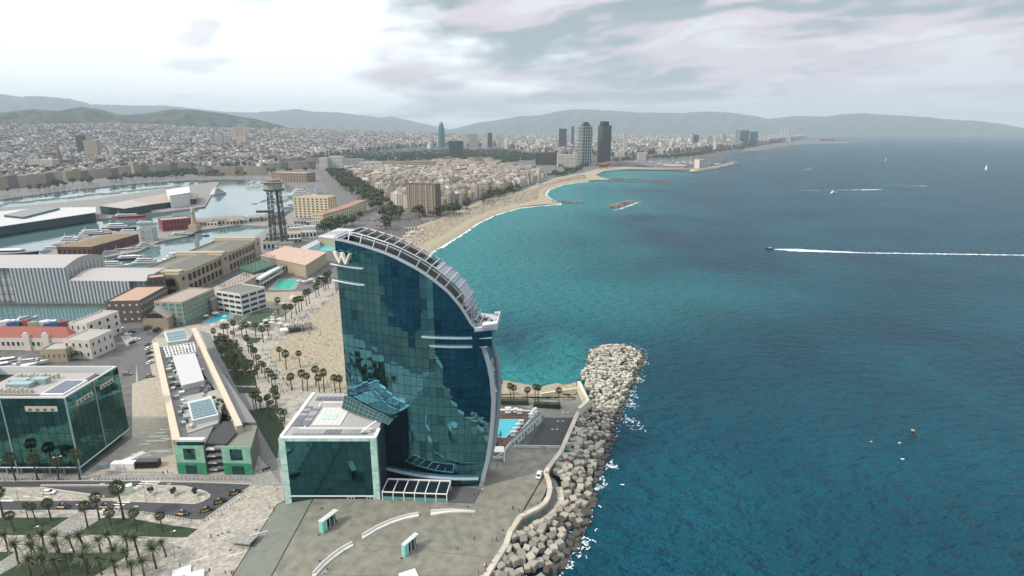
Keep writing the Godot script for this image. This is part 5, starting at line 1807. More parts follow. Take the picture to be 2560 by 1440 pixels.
func build_square() -> void:
	for q in [[V3(-62.4, 4.5, -162.7), V3(-60.7, 4.5, -162), V3(-57.3, 4.5, -168.2), "nearer the promenade"], [V3(-33.8, 4.5, -151.5), V3(-32.4, 4.5, -151), V3(-29, 4.5, -156.5), "the right one, nearer the sea wall"]]:
		var a: Vector3 = q[0]
		var b: Vector3 = q[1]
		var c: Vector3 = q[2]
		var t := thing("kiosk", "pale green tiled kiosk on the square, %s" % q[3], "kiosk", b)
		var along_ := (c - b)
		var len_ := along_.length()
		t.rotation.y = -atan2(along_.z, along_.x)
		var w := a.distance_to(b)
		var h := 4.2
		# x runs along the kiosk, z = 0 is the open side
		var tl: Array = [mats.green_tile_0, mats.green_tile_1, mats.green_tile_2]
		for i in 7:
			var s := Shape.new()
			s.box(Vector3(len_ * (i + 0.5) / 7.0, h - 0.4, -w / 2), V3(len_ / 7.0 - 0.05, 0.4, w))
			put("roof_tile", s.mesh(), mat("kiosk_roof", 0.5, 0.56, 0.52, 0.5), t)
		var e := Shape.new()
		e.box(V3(len_ * 0.14, 0, -w / 2), V3(len_ * 0.28, h - 0.42, w - 0.1))
		put("end_block", e.mesh(), mat("kiosk_green", 0.22, 0.58, 0.50, 0.3), t)
		var back := Shape.new()
		back.box(V3(len_ / 2, 0, -w + 0.15), V3(len_ - 0.1, h - 0.42, 0.2))
		put("back_wall", back.mesh(), mat("kiosk_dark", 0.03, 0.07, 0.06, 0.5), t)
		for i in 3:
			var p := Shape.new()
			p.box(Vector3(len_ * (0.45 + 0.265 * i), 0, -0.15), V3(0.18, h - 0.42, 0.18))
			put("post", p.mesh(), mats.kiosk_roof, t)
		var g := Shape.new()
		g.box(V3(len_ * 0.62, 0, -w * 0.5), V3(len_ * 0.22, 2.6, w * 0.5))
		put("stair_housing", g.mesh(), mats.kiosk_dark, t)
	# curved white benches
	var white := mat("bench_white", 0.62, 0.61, 0.58, 0.7)
	for q in [[[V3(-47.4, 4.5, -159.7), V3(-44.3, 4.5, -163.5), V3(-40.2, 4.5, -166.9), V3(-35.8, 4.5, -169.4), V3(-31.3, 4.5, -170.9)], 1.0, 1.0, "middle one, between the two kiosks"], [[V3(-27.4, 4.5, -171.5), V3(-23.7, 4.5, -172.4), V3(-20.4, 4.5, -173), V3(-16.6, 4.5, -173), V3(-12.4, 4.5, -172.8)], 1.3, 0.15, "tapering to a point near the pergola"], [[V3(-57.6, 4.5, -143.1), V3(-56.3, 4.5, -146.9), V3(-54.3, 4.5, -150.8), V3(-52.1, 4.5, -154), V3(-49.7, 4.5, -156.3)], 1.0, 1.0, "left of the other two, near the bank"]]:
		var t := thing("curved_bench", "curved white bench on the square, %s" % q[3], "bench")
		var line: Array = q[0]
		var seat := Shape.new()
		var back := Shape.new()
		for i in 16:
			var f := i / 16.0 * 4.0
			var g := (i + 1) / 16.0 * 4.0
			var p: Vector3 = line[int(f)].lerp(line[mini(int(f) + 1, 4)], f - int(f))
			var r: Vector3 = line[mini(int(g), 3)].lerp(line[mini(int(g), 3) + 1], g - mini(int(g), 3))
			var w := lerpf(q[1], q[2], i / 16.0)
			seat.bar(p, r, 1.1 * w, 0.5)
			back.bar(p + V3(-0.25, 0.5, -0.45 * w), r + V3(-0.25, 0.5, -0.45 * w), 0.3, 0.75 * w)
		put("seat", seat.mesh(), white, t)
		put("backrest", back.mesh(), white, t)
	for q in [[V3(-98.7, 2, -147.5), "at the bottom edge, left of the bank"], [V3(-93.5, 2.6, -145.2), "on the bank at the bottom edge"], [V3(-30, 4.5, -143.1), "at the bottom edge of the square"]]:
		var s := Shape.new()
		s.box(Vector3.ZERO, V3(5.0, 0.5, 4.0), 0.45)
		tag(put("stone_plinth", s.mesh(), mats.white_render, self, Transform3D(Basis.IDENTITY, q[0])), "low pale stone plinth %s" % q[1], "plinth")
	car("parked_van", mats.white_paint, "white van parked against the sea wall on the square", V3(10.2, 4.5, -194.5), 1.35).scale = V3(1.1, 1.25, 1.1)
	var mh := Shape.new()
	mh.lathe(Vector3.ZERO, [Vector2(0.0, 0.03), Vector2(0.45, 0.03), Vector2(0.48, 0.0)], 10)
	for q in [V3(-65.2, 4.5, -175), V3(-83.7, 3.3, -165.3), V3(-87.5, 3.2, -163.8), V3(-88.1, 3, -156.2), V3(-57.9, 4.5, -149.5), V3(-105.5, 2, -158.5), V3(-93.4, 2, -166), V3(-95, 2, -165.2), V3(-96, 2, -164.4), V3(-45.3, 4.5, -165.3), V3(-61.8, 4.5, -161.4), V3(-33.4, 4.5, -150.7), V3(-15.2, 4.5, -175.9), V3(-2.9, 4.5, -163.7)]:
		tag(put("manhole_cover", mh.mesh(), mat("iron_dark", 0.03, 0.03, 0.032, 0.7), self, Transform3D(Basis.IDENTITY, q)), "small round dark manhole cover in the paving", "manhole cover", "manhole covers in the paving")
func stripe(called: String, label: String, a: Vector3, b: Vector3, w: float, m: Material, group := "") -> void:
	var s := Shape.new()
	s.bar(a, b, w, 0.012)
	tag(put(called, s.mesh(), m), label, "road marking", group)
func build_street() -> void:
	var asph := grain(mat("street_asphalt", 0.062, 0.065, 0.07, 0.92), tex.mottle, 22.0)
	sheet("road", PackedVector2Array([Vector2(-204.7, -194.7), Vector2(-192.7, -194.7), Vector2(-137.9, -194.9), Vector2(-135.3, -194.4), Vector2(-117.5, -193.9), Vector2(-97, -192.6), Vector2(-100.4, -183.8), Vector2(-104.8, -172.2), Vector2(-108.6, -172.2), Vector2(-115.1, -173.9), Vector2(-128.2, -176.7), Vector2(-135, -177.4), Vector2(-189.3, -177.4), Vector2(-194, -182.6), Vector2(-142.5, -182.8), Vector2(-137.8, -191.6), Vector2(-201.5, -191.1)]), 2.06, asph)
	# island and kerbs
	var isl := Shape.new()
	isl.prism(PackedVector2Array([Vector2(-137.8, -191.6), Vector2(-131.7, -192.1), Vector2(-121.8, -191.6), Vector2(-117, -190.1), Vector2(-112.4, -188.4), Vector2(-109.4, -186.2), Vector2(-109, -184.7), Vector2(-110.3, -182.1), Vector2(-112.2, -181.2), Vector2(-142.3, -182.8)]), 2.0, 2.17)
	setting("traffic_island", isl.mesh(), mats.promenade_paving)
	var k := Shape.new()
	for line in [[V3(-131.7, 2, -192.1), V3(-121.8, 2, -191.6), V3(-117, 2, -190.1), V3(-112.4, 2, -188.4), V3(-109.4, 2, -186.2), V3(-109, 2, -184.7), V3(-110.3, 2, -182.1), V3(-112.1, 2, -181), V3(-142.2, 2, -182.6)], [V3(-189.1, 2, -177.1), V3(-134.9, 2, -177.1), V3(-128.1, 2, -176.5), V3(-115, 2, -173.6), V3(-108.5, 2, -171.9), V3(-104.7, 2, -171.9), V3(-100.3, 2, -183.5), V3(-96.9, 2, -192.5)], [V3(-205, 2, -194.9), V3(-138.1, 2, -195.2), V3(-117.6, 2, -194.2), V3(-97.1, 2, -192.9)]]:
		for i in line.size() - 1:
			k.bar(line[i], line[i + 1], 0.35, 0.2)
	setting("kerb", k.mesh(), mat("kerb_stone", 0.42, 0.41, 0.38, 0.9))
	# the underpass: a dark retaining wall, a ramp and a parapet
	var up := thing("underpass", "sunken road with a dark retaining wall that dives under the traffic island", "underpass")
	var s := Shape.new()
	s.bar(V3(-174.1, 2, -190.8), V3(-145.1, 2, -190.8), 0.5, 1.2)
	put("parapet", s.mesh(), mats.kerb_stone, up)
	s = Shape.new()
	s.bar(V3(-173.6, 2, -190.2), V3(-144.7, 2, -190.2), 0.2, 1.0)
	put("retaining_wall", s.mesh(), mat("underpass_concrete", 0.17, 0.175, 0.175, 0.9), up)
	s = Shape.new()
	s.prism(PackedVector2Array([Vector2(-173.5, -190.3), Vector2(-144.7, -190.3), Vector2(-143.1, -184.5), Vector2(-147.2, -184.7)]), 1.8, 2.10)
	put("ramp_floor", s.mesh(), asph, up)
	s = Shape.new()
	s.bar(V3(-174.1, 2, -190.1), V3(-146.4, 2, -184.5), 0.5, 0.7)
	s.bar(V3(-193.7, 2, -188.8), V3(-174.1, 2, -190.1), 0.5, 0.3)
	put("side_wall", s.mesh(), mats.kerb_stone, up)
	s = Shape.new()
	s.bar(V3(-143.4, 2, -185), V3(-142.4, 2, -190.8), 0.6, 1.5)
	put("portal", s.mesh(), mats.underpass_concrete, up)
	var q := Shape.new()
	q.box(Vector3.ZERO, V3(4.6, 3.0, 2.2), 0.5)
	q.box(V3(0, 0.4, 0), V3(4.7, 0.4, 2.3), 0.5)
	tag(put("sign_box", q.mesh(), mat("sign_green_white", 0.55, 0.66, 0.6, 0.6), self, Transform3D(Basis.IDENTITY, V3(-140.8, 2, -187.4))), "white and green box beside the mouth of the underpass", "utility box")
	var white := mat("road_paint", 0.68, 0.68, 0.66, 0.8)
	for i in 5:
		stripe("crossing_stripe", "white zebra stripe across the upper street", V3(-139.6, 2, -194.6).lerp(V3(-139.3, 2, -192.6),0) + V3(0, 0.062, 1.35 * i), V3(-132.3, 2, -194.3) + V3(0, 0.062, 1.35 * i), 0.55, white, "stripes of the upper zebra crossing")
		stripe("crossing_stripe", "white zebra stripe across the lower street", V3(-140.3, 2, -181.9) + V3(-0.9 * i, 0.07, 1.35 * i), V3(-135.8, 2, -181.8) + V3(-0.9 * i, 0.07, 1.35 * i), 0.55, white, "stripes of the lower zebra crossing")
	for q2 in [[V3(-183.1, 2, -185), V3(-180.1, 2, -184.8)], [V3(-176.3, 2, -185.4), V3(-173.8, 2, -185.2)], [V3(-171.2, 2, -184.5), V3(-169, 2, -184.2)], [V3(-168.6, 2, -185.2), V3(-166.3, 2, -184.8)], [V3(-154, 2, -180.5), V3(-152.1, 2, -180.5)], [V3(-132.9, 2, -179.6), V3(-131.3, 2, -179.5)], [V3(-128.9, 2, -193.1), V3(-127.4, 2, -193.1)], [V3(-154, 2, -193.1), V3(-152.2, 2, -193.1)]]:
		stripe("lane_mark", "short white lane mark on the dark street", q2[0] + V3(0, 0.07, 0), q2[1] + V3(0, 0.07, 0), 0.35, white, "lane marks on the dark streets")
	stripe("edge_line", "long white edge line along the lower street", V3(-188.6, 2, -183) + V3(0, 0.07, 0), V3(-177.9, 2, -182.8) + V3(0, 0.07, 0), 0.8, white)
	# lawns
	var grass := grain(mat("lawn", 0.026, 0.052, 0.022, 0.95), tex.patch, 14.0, tex.bump, 5.0)
	for p in [PackedVector2Array([Vector2(-188.3, -173.2), Vector2(-151.3, -173.4), Vector2(-153.4, -164.6), Vector2(-180.1, -164.2)]), PackedVector2Array([Vector2(-139.6, -173.2), Vector2(-129.4, -172.8), Vector2(-118.2, -170.1), Vector2(-106.3, -167.8), Vector2(-104.2, -167.4), Vector2(-105.8, -163.4), Vector2(-110.5, -163.4), Vector2(-143, -164.8)]), PackedVector2Array([Vector2(-156.5, -144.6), Vector2(-152.4, -146.7), Vector2(-147.9, -156), Vector2(-120.2, -156.1), Vector2(-120.1, -153.7), Vector2(-124, -146.1), Vector2(-128.4, -138.5), Vector2(-151.1, -138.5)]), PackedVector2Array([Vector2(-168.1, -156.5), Vector2(-156.1, -156.5), Vector2(-157, -152.3), Vector2(-159.1, -146.2)]), PackedVector2Array([Vector2(-187.8, -347.3), Vector2(-175.4, -348), Vector2(-158.8, -324.2), Vector2(-172.3, -324.2)]), PackedVector2Array([Vector2(-171.1, -322.3), Vector2(-157.5, -322.3), Vector2(-144.6, -302.7), Vector2(-157.2, -302.1)]), PackedVector2Array([Vector2(-155.7, -299.3), Vector2(-142.1, -299.3), Vector2(-131.8, -280.1), Vector2(-143.4, -281)]), PackedVector2Array([Vector2(-141.9, -278.6), Vector2(-130.2, -278.1), Vector2(-125.6, -271), Vector2(-137.1, -271.5)]), PackedVector2Array([Vector2(-124, -252.3), Vector2(-115.4, -256.5), Vector2(-102.9, -239.5), Vector2(-98.2, -230.5), Vector2(-98.7, -223.7), Vector2(-94.4, -210.8), Vector2(-95.1, -210.8)]), PackedVector2Array([Vector2(-170.9, -353.2), Vector2(-158.6, -352.4), Vector2(-158.2, -343), Vector2(-164.7, -343.7)])]:
		var gs := Shape.new()
		gs.prism(p, 1.9, 2.12)
		setting("lawn", gs.mesh(), grass)
	# the street that runs inland behind the offices
	sheet("road", PackedVector2Array([Vector2(-186.1, -263.8), Vector2(-197.8, -287.6), Vector2(-214.3, -312.5), Vector2(-233.4, -328.1), Vector2(-236.6, -348.8), Vector2(-261.6, -371.9), Vector2(-264.2, -389), Vector2(-244.3, -398), Vector2(-233.6, -389), Vector2(-226.6, -348.8), Vector2(-208.8, -315.5), Vector2(-173.4, -263.8), Vector2(-139.7, -215.7), Vector2(-161.5, -227.1)]), 2.05, grain(mat("old_asphalt", 0.12, 0.125, 0.125, 0.92), tex.mottle, 25.0))
	sheet("yard", PackedVector2Array([Vector2(-197.8, -282.5), Vector2(-192.4, -292.8), Vector2(-130, -201.1), Vector2(-164.4, -199.5), Vector2(-163.2, -227.1)]), 2.07, grain(mat("yard_paving", 0.37, 0.345, 0.285, 0.92), tex.mottle, 18.0))
	var r := RandomNumberGenerator.new()
	r.seed = 44
	for i in 26:
		var y := lerpf(-245.0, -212.0, i / 25.0) - r.randf_range(0, 1.0)
		var x := r.randf_range(-158.0, -140.0)
		stripe("paving_strip", "pale stone strip in the yard between the glass office and the green office", V3(x, 2.075, y), Vector3(x + r.randf_range(3, 9), 2.075, y - 0.6), 0.7, mat("pale_strip", 0.66, 0.64, 0.59, 0.9), "pale stone strips in the yard paving")
	# bollards
	var b := thing("bollard", "thin dark bollard along the kerb of the upper street", "bollard", V3(-192.9, 2, -195.3), 0.0, "bollards along the streets")
	var bs := Shape.new()
	bs.tube(Vector3.ZERO, V3(0, 1.0, 0), 0.09, 0.08, 7)
	put("post", bs.mesh(), mats.drain_dark, b)
	for i in 42:
		copy_of(b, V3(-191.4, 2, -195.3).lerp(V3(-137.9, 2, -195.7), i / 41.0))
	for i in 25:
		copy_of(b, V3(-137.6, 2, -196.3).lerp(V3(-133.4, 2, -196.3), 0) + (V3(-96.2, 2, -194.4) - V3(-132.9, 2, -195.5)) * (i / 24.0) + V3(2.0, 0, 0))
	for i in 26:
		copy_of(b, V3(-133.9, 2, -177.4).lerp(V3(-108.5, 2, -171.5), i / 25.0), 0, 1, "thin dark bollard along the kerb of the lower street")
	for i in 14:
		copy_of(b, V3(-103.7, 2, -171.3).lerp(V3(-96.3, 2, -185), i / 13.0), 0, 1, "thin dark bollard beside the row of waiting taxis")
	# planters
	for q3 in [[V3(-130.6, 2, -186.2), "the left one of three"], [V3(-122.4, 2, -186), "the middle one of three"], [V3(-114.2, 2, -185.9), "the right one of three"]]:
		var t := thing("planter", "white six-sided planter with a dark shrub on the traffic island, %s" % q3[1], "planter", q3[0])
		var ps := Shape.new()
		ps.lathe(V3(0, 0.15, 0), [Vector2(1.0, 0), Vector2(1.35, 1.25), Vector2(1.2, 1.25), Vector2(1.0, 1.0)], 6)
		put("pot", ps.mesh(), mats.white_paint, t)
		put("shrub", leafy_crown(int(q3[0].x * -7), 240, V3(1.3, 1.3, 1.3), 2.3, 0.3, Color(0.022, 0.045, 0.02)).mesh(), tinted("tree_leaf", 0.7), t)
	# cars
	var black := mat("car_black", 0.012, 0.013, 0.016, 0.25)
	for q4 in [[V3(-157, 2, -178.9), 0.0, "first from the left in the lower street"], [V3(-148.1, 2, -178.9), 0.0, "second from the left, partly behind a palm"], [V3(-141.9, 2, -178.9), 0.0, "just before the lower zebra crossing"], [V3(-113.3, 2, -175.2), -0.12, "passing the tip of the palm lawn"], [V3(-106.1, 2, -177.1), 0.52, "last of the three that queue at the kerb"], [V3(-103.8, 2, -181.9), 0.55, "middle one of the three that queue at the kerb"], [V3(-100.7, 2, -187.1), 0.6, "first of the three that queue at the kerb"]]:
		car("taxi", black, "black and yellow taxi, %s" % q4[2], q4[0] + V3(0, 0.06, 0), q4[1], true)
	car("car", mats.white_paint, "white car about to enter the underpass", V3(-168.4, 2, -187.1) + V3(0, 0.08, 0), 0.0)
	for q5 in [[V3(-247.3, 2, -357.7), 0.6, 0], [V3(-247.6, 2, -362.3), 0.6, 1], [V3(-235.3, 2, -343), 1.4, 1], [V3(-236.4, 2, -348.8), 0.4, 0], [V3(-248.6, 2, -358.5), 0.6, 2], [V3(-260.6, 2, -370.3), 0.4, 0], [V3(-265.9, 2, -373.6), 0.4, 0], [V3(-264.8, 2, -368.7), 0.4, 0], [V3(-268, 2, -370.3), 0.4, 0], [V3(-224, 2, -340.2), 1.3, 2], [V3(-219, 2, -332.7), 1.3, 0], [V3(-214.2, 2, -325.5), 1.3, 1], [V3(-209.5, 2, -318), 1.3, 2], [V3(-204.8, 2, -310.7), 1.3, 0], [V3(-315.4, 2, -343), 0.3, 0], [V3(-303.2, 2, -340.2), 0.3, 2], [V3(-293.4, 2, -340.2), 0.4, 0], [V3(-283.4, 2, -337.5), 0.4, 1], [V3(-282.9, 2, -341.6), 0.4, 0], [V3(-207.8, 2, -294.4), 0.2, 2], [V3(-193.6, 2, -291.2), 0.3, 2]]:
		var paint: Material = [mats.white_paint, black, mat("car_grey", 0.16, 0.17, 0.18, 0.3)][q5[2]]
		car("car", paint, "%s car on the old street behind the two glass offices" % ["white", "black", "grey"][q5[2]], q5[0] + V3(0, 0.06, 0), q5[1], false, "cars on the streets behind the offices")
	for q6 in [[V3(-96.2, 2, -202.2), "left one of a pair"], [V3(-95, 2, -203), "right one of a pair"]]:
		var t := thing("motor_scooter", "dark motor scooter parked on the paving below the green office, %s" % q6[1], "scooter", q6[0], 1.0)
		var ms := Shape.new()
		ms.box(V3(0, 0.35, 0), V3(1.2, 0.35, 0.4))
		ms.box(V3(-0.35, 0.7, 0), V3(0.9, 0.25, 0.4))
		ms.bar(V3(0.6, 0.4, 0), V3(0.45, 1.1, 0), 0.3, 0.15)
		ms.box(V3(0.45, 1.1, 0), V3(0.1, 0.1, 0.8))
		put("body", ms.mesh(), black, t)
		for x in [-0.6, 0.7]:
			var ws := Shape.new()
			ws.tube(V3(x, 0.3, -0.08), V3(x, 0.3, 0.08), 0.3, 0.3, 10)
			put("wheel", ws.mesh(), mat("tyre", 0.015, 0.015, 0.015, 0.9), t)
	# lamps
	for q7 in [[V3(-169.6, 2, -176), 9.0, 1, "by the lower street, far left"], [V3(-149.6, 2, -182.8), 8.5, 1, "beside the underpass"], [V3(-129.9, 2, -181.9), 7.5, 1, "on the traffic island, left"], [V3(-133.5, 2, -164.6), 6.5, 1, "at the edge of the right lawn"], [V3(-104.2, 2, -153.8), 9.5, 1, "on the pale paving right of the palm garden"], [V3(-148.9, 2, -157.2), 8.5, 1, "left of the palm garden"], [V3(-130.8, 2, -146.6), 8.5, 1, "in front of the palm garden"], [V3(-119.5, 2, -165), 5.5, 1, "on the right lawn"], [V3(-104.6, 2, -171.7), 9.0, 1, "at the corner by the queue of taxis"], [V3(-191.1, 2, -194.9), 9.0, 2, "by the upper street, far left"], [V3(-169.8, 2, -195.5), 10.0, 2, "by the upper street, in front of the glass office"], [V3(-145.5, 2, -195.7), 7.5, 2, "by the upper street, in front of the yard"]]:
		lamp_post("pale street lamp %s" % q7[3], q7[0], 0.4, q7[1], q7[2], "")
	for q8 in [[V3(23.9, 2, -239.1), "farthest"], [V3(20.9, 2, -230.8), "middle"], [V3(18, 2, -223.7), "nearest"]]:
		lamp_post("dark T-shaped lamp in the sunken yard, %s of three" % q8[1], q8[0], 0.0, 6.0, 2, "")
func build_palms() -> void:
	var protos := [date_palm(1), date_palm(2), date_palm(3)]
	var n := 0
	var r := RandomNumberGenerator.new()
	r.seed = 8
	for q in [V3(-157.9, 2, -156.4), V3(-150.5, 2, -151.4), V3(-149, 2, -155.7), V3(-145.6, 2, -156), V3(-141.6, 2, -156), V3(-137.3, 2, -156.4), V3(-132.9, 2, -155.4), V3(-127.7, 2, -155), V3(-124.9, 2, -156), V3(-119.2, 2, -154), V3(-115.5, 2, -154), V3(-110, 2, -152.7), V3(-107.3, 2, -154.4), V3(-145.9, 2, -150.8), V3(-141.8, 2, -150.5), V3(-139.1, 2, -152.4), V3(-129.4, 2, -151.1), V3(-119.9, 2, -149.8), V3(-116.3, 2, -149.8), V3(-107.3, 2, -149.2), V3(-116.1, 2, -144.6), V3(-112.1, 2, -144.9), V3(-108.3, 2, -145.2), V3(-122.1, 2, -146.7), V3(-126.4, 2, -146.7), V3(-134, 2, -145.5), V3(-138.7, 2, -146.7), V3(-141.7, 2, -145.2)]:
		# the garden lies on a straight plan: rows and columns of the planting grid
		var at: Vector3 = q
		var o: Node3D = protos[n % 3] if n < 3 else copy_of(protos[n % 3], at, 0)
		o.position = at
		o.rotation.y = r.randf() * TAU
		o.scale = Vector3.ONE * r.randf_range(0.8, 1.1)
		o.rotation.z = r.randfn() * 0.05
		tag(o, "feathery date palm of the dense palm garden in the lower left corner" if q.x < -88 else "feathery date palm on the pale paving, right of the palm garden", "palm tree", "date palms of the palm garden")
		n += 1
	var fans := [fan_palm(1, 9.0), fan_palm(2, 8.0), fan_palm(3, 10.0)]
	n = 0
	for q in [[V3(-173.7, 2, -173.4), 1.1, "at the left edge of the lower street"], [V3(-164.2, 2, -166.4), 0.8, "on the left lawn, nearest the frame edge"], [V3(-164.6, 2, -172.6), 0.55, "short one on the left lawn"], [V3(-160.4, 2, -171.1), 0.7, "on the left lawn, behind the short one"], [V3(-155.8, 2, -171.5), 0.9, "at the right end of the left lawn"], [V3(-140.6, 2, -167.4), 0.9, "beside the path between the two lawns"], [V3(-140.2, 2, -172.4), 0.95, "at the left tip of the right lawn"], [V3(-132.2, 2, -166.8), 0.85, "on the right lawn, left"], [V3(-131.8, 2, -172.4), 1.25, "tallest, at the lower zebra crossing"], [V3(-123.5, 2, -166), 0.8, "on the right lawn, middle"], [V3(-115.1, 2, -166), 0.8, "on the right lawn, right"], [V3(-187.1, 2, -195.2), 1.05, "in front of the glass office, first from the left"], [V3(-179.2, 2, -195.7), 1.05, "in front of the glass office, second from the left"], [V3(-171.5, 2, -196), 1.05, "in front of the glass office, third from the left"], [V3(-163.5, 2, -196), 1.1, "in front of the glass office, at its corner"]]:
		var o: Node3D = fans[n % 3] if n < 3 else copy_of(fans[n % 3], q[0], 0)
		o.position = q[0]
		o.rotation.y = n * 1.3
		o.scale = Vector3.ONE * q[1]
		o.rotation.z = r.randfn() * 0.035
		tag(o, "fan palm %s" % q[2], "palm tree", "fan palms")
		n += 1
	var beachy := "fan palm on the sand left of the sail-shaped hotel"
	var rows := [
		[[V3(-156.3, 2, -327.1), V3(-147.9, 2, -314.6), V3(-143.6, 2, -308.3), V3(-139.7, 2, -302.2), V3(-135.8, 2, -296.3), V3(-131.4, 2, -290), V3(-127.5, 2, -284.6), V3(-123.2, 2, -278.2), V3(-119.1, 2, -272.5), V3(-152, 2, -321.1), V3(-135.5, 2, -290), V3(-131.2, 2, -278.2)], "fan palm in the row along the promenade beside the sand", 0.85],
		[[V3(-177.2, 2, -333.3), V3(-173, 2, -331.8), V3(-166.4, 2, -327.1), V3(-161, 2, -322.6), V3(-167, 2, -316.7), V3(-161.9, 2, -313.8), V3(-152.5, 2, -309.6), V3(-147.9, 2, -302.8), V3(-153.6, 2, -302.8), V3(-142.4, 2, -295), V3(-148, 2, -295), V3(-137.7, 2, -288.8), V3(-134.2, 2, -284), V3(-152.9, 2, -300.2), V3(-182.1, 2, -339.8), V3(-174.3, 2, -338.1), V3(-156.1, 2, -316.7), V3(-145.1, 2, -297.6)], "fan palm on the dark lawns beside the green office", 0.75],
		[[V3(-132.7, 2, -313.8), V3(-124.4, 2, -301.5), V3(-118.2, 2, -305.5), V3(-101.2, 2, -279.9), V3(-111.6, 2, -274.2), V3(-103.3, 2, -273.7), V3(-105.9, 2, -274.2), V3(-97, 2, -272.5), V3(-94.6, 2, -272.5), V3(-88.7, 2, -272), V3(-86.3, 2, -272)], beachy, 1.0],
		[[V3(-122.6, 2, -254.9), V3(-121.5, 2, -254.9), V3(-116.2, 2, -256.8), V3(-111.7, 2, -253.9), V3(-108.9, 2, -249.1), V3(-104.2, 2, -240), V3(-115.7, 2, -260.9), V3(-102.1, 2, -239.1)], "fan palm on the paving behind the low glass block", 0.8],
		[[V3(-183.7, 2, -354.2), V3(-177.8, 2, -348.2), V3(-171.8, 2, -353.4), V3(-168.8, 2, -353.4), V3(-163.1, 2, -353.4), V3(-154.8, 2, -344.8), V3(-154.6, 2, -352.5), V3(-177.4, 2, -355.1)], "fan palm by the cafes at the head of the promenade", 1.0],
	]
	for row in rows:
		for q in row[0]:
			var o := copy_of(fans[n % 3], q, n * 1.7, row[2] * r.randf_range(0.85, 1.1), row[1])
			o.rotation.z = r.randfn() * 0.04
			o.scale.y *= r.randf_range(0.85, 1.2)
			o.set_meta("group", row[1].replace("fan palm", "fan palms"))
			n += 1
	for area in [PackedVector2Array([Vector2(-187.8, -347.3), Vector2(-175.4, -348), Vector2(-158.8, -324.2), Vector2(-172.3, -324.2)]), PackedVector2Array([Vector2(-171.1, -322.3), Vector2(-157.5, -322.3), Vector2(-144.6, -302.7), Vector2(-157.2, -302.1)]), PackedVector2Array([Vector2(-155.7, -299.3), Vector2(-142.1, -299.3), Vector2(-131.8, -280.1), Vector2(-143.4, -281)]), PackedVector2Array([Vector2(-121.5, -254.4), Vector2(-115.4, -256.5), Vector2(-102.9, -239.5), Vector2(-98.9, -230.5)])]:
		for i in 11:
			var p := in_area(area, r)
			copy_of(fans[n % 3], V3(p.x, 2, p.y), n * 1.7, r.randf_range(0.45, 0.75), "fan palm on the dark lawns beside the green office").set_meta("group", "fan palms on the dark lawns beside the green office")
			n += 1
	for q in [V3(-166.9, 2, -401), V3(-156.7, 2, -388.1), V3(-154.3, 2, -392.3), V3(-154.1, 2, -401), V3(-154.4, 2, -408), V3(-154, 2, -412), V3(-153.7, 2, -422), V3(-154.1, 2, -429), V3(-154.1, 2, -445), V3(-153.5, 2, -450), V3(-154.2, 2, -465), V3(-153.5, 2, -468), V3(-153, 2, -473), V3(-156, 2, -489), V3(-159.3, 2, -489)]:
		var o := copy_of(fans[n % 3], q, n * 1.7, 1.1, "fan palm in the row along the upper promenade behind the hotel")
		o.set_meta("group", "fan palms in the row along the upper promenade")
		n += 1
	for q in [[V3(-0.8, 2, -262.9), "first"], [V3(0.8, 2, -262.5), "second"], [V3(7.4, 2, -262), "third"], [V3(11.1, 2, -261.6), "fourth"], [V3(12.7, 2, -262.5), "fifth"], [V3(22.7, 2, -261.2), "last, standing alone"], [V3(-5.9, 2, -267.4), "half hidden by the hotel"]]:
		copy_of(fans[n % 3], q[0], n, 0.8, "fan palm behind the clipped hedges by the small beach, %s" % q[1])
		n += 1
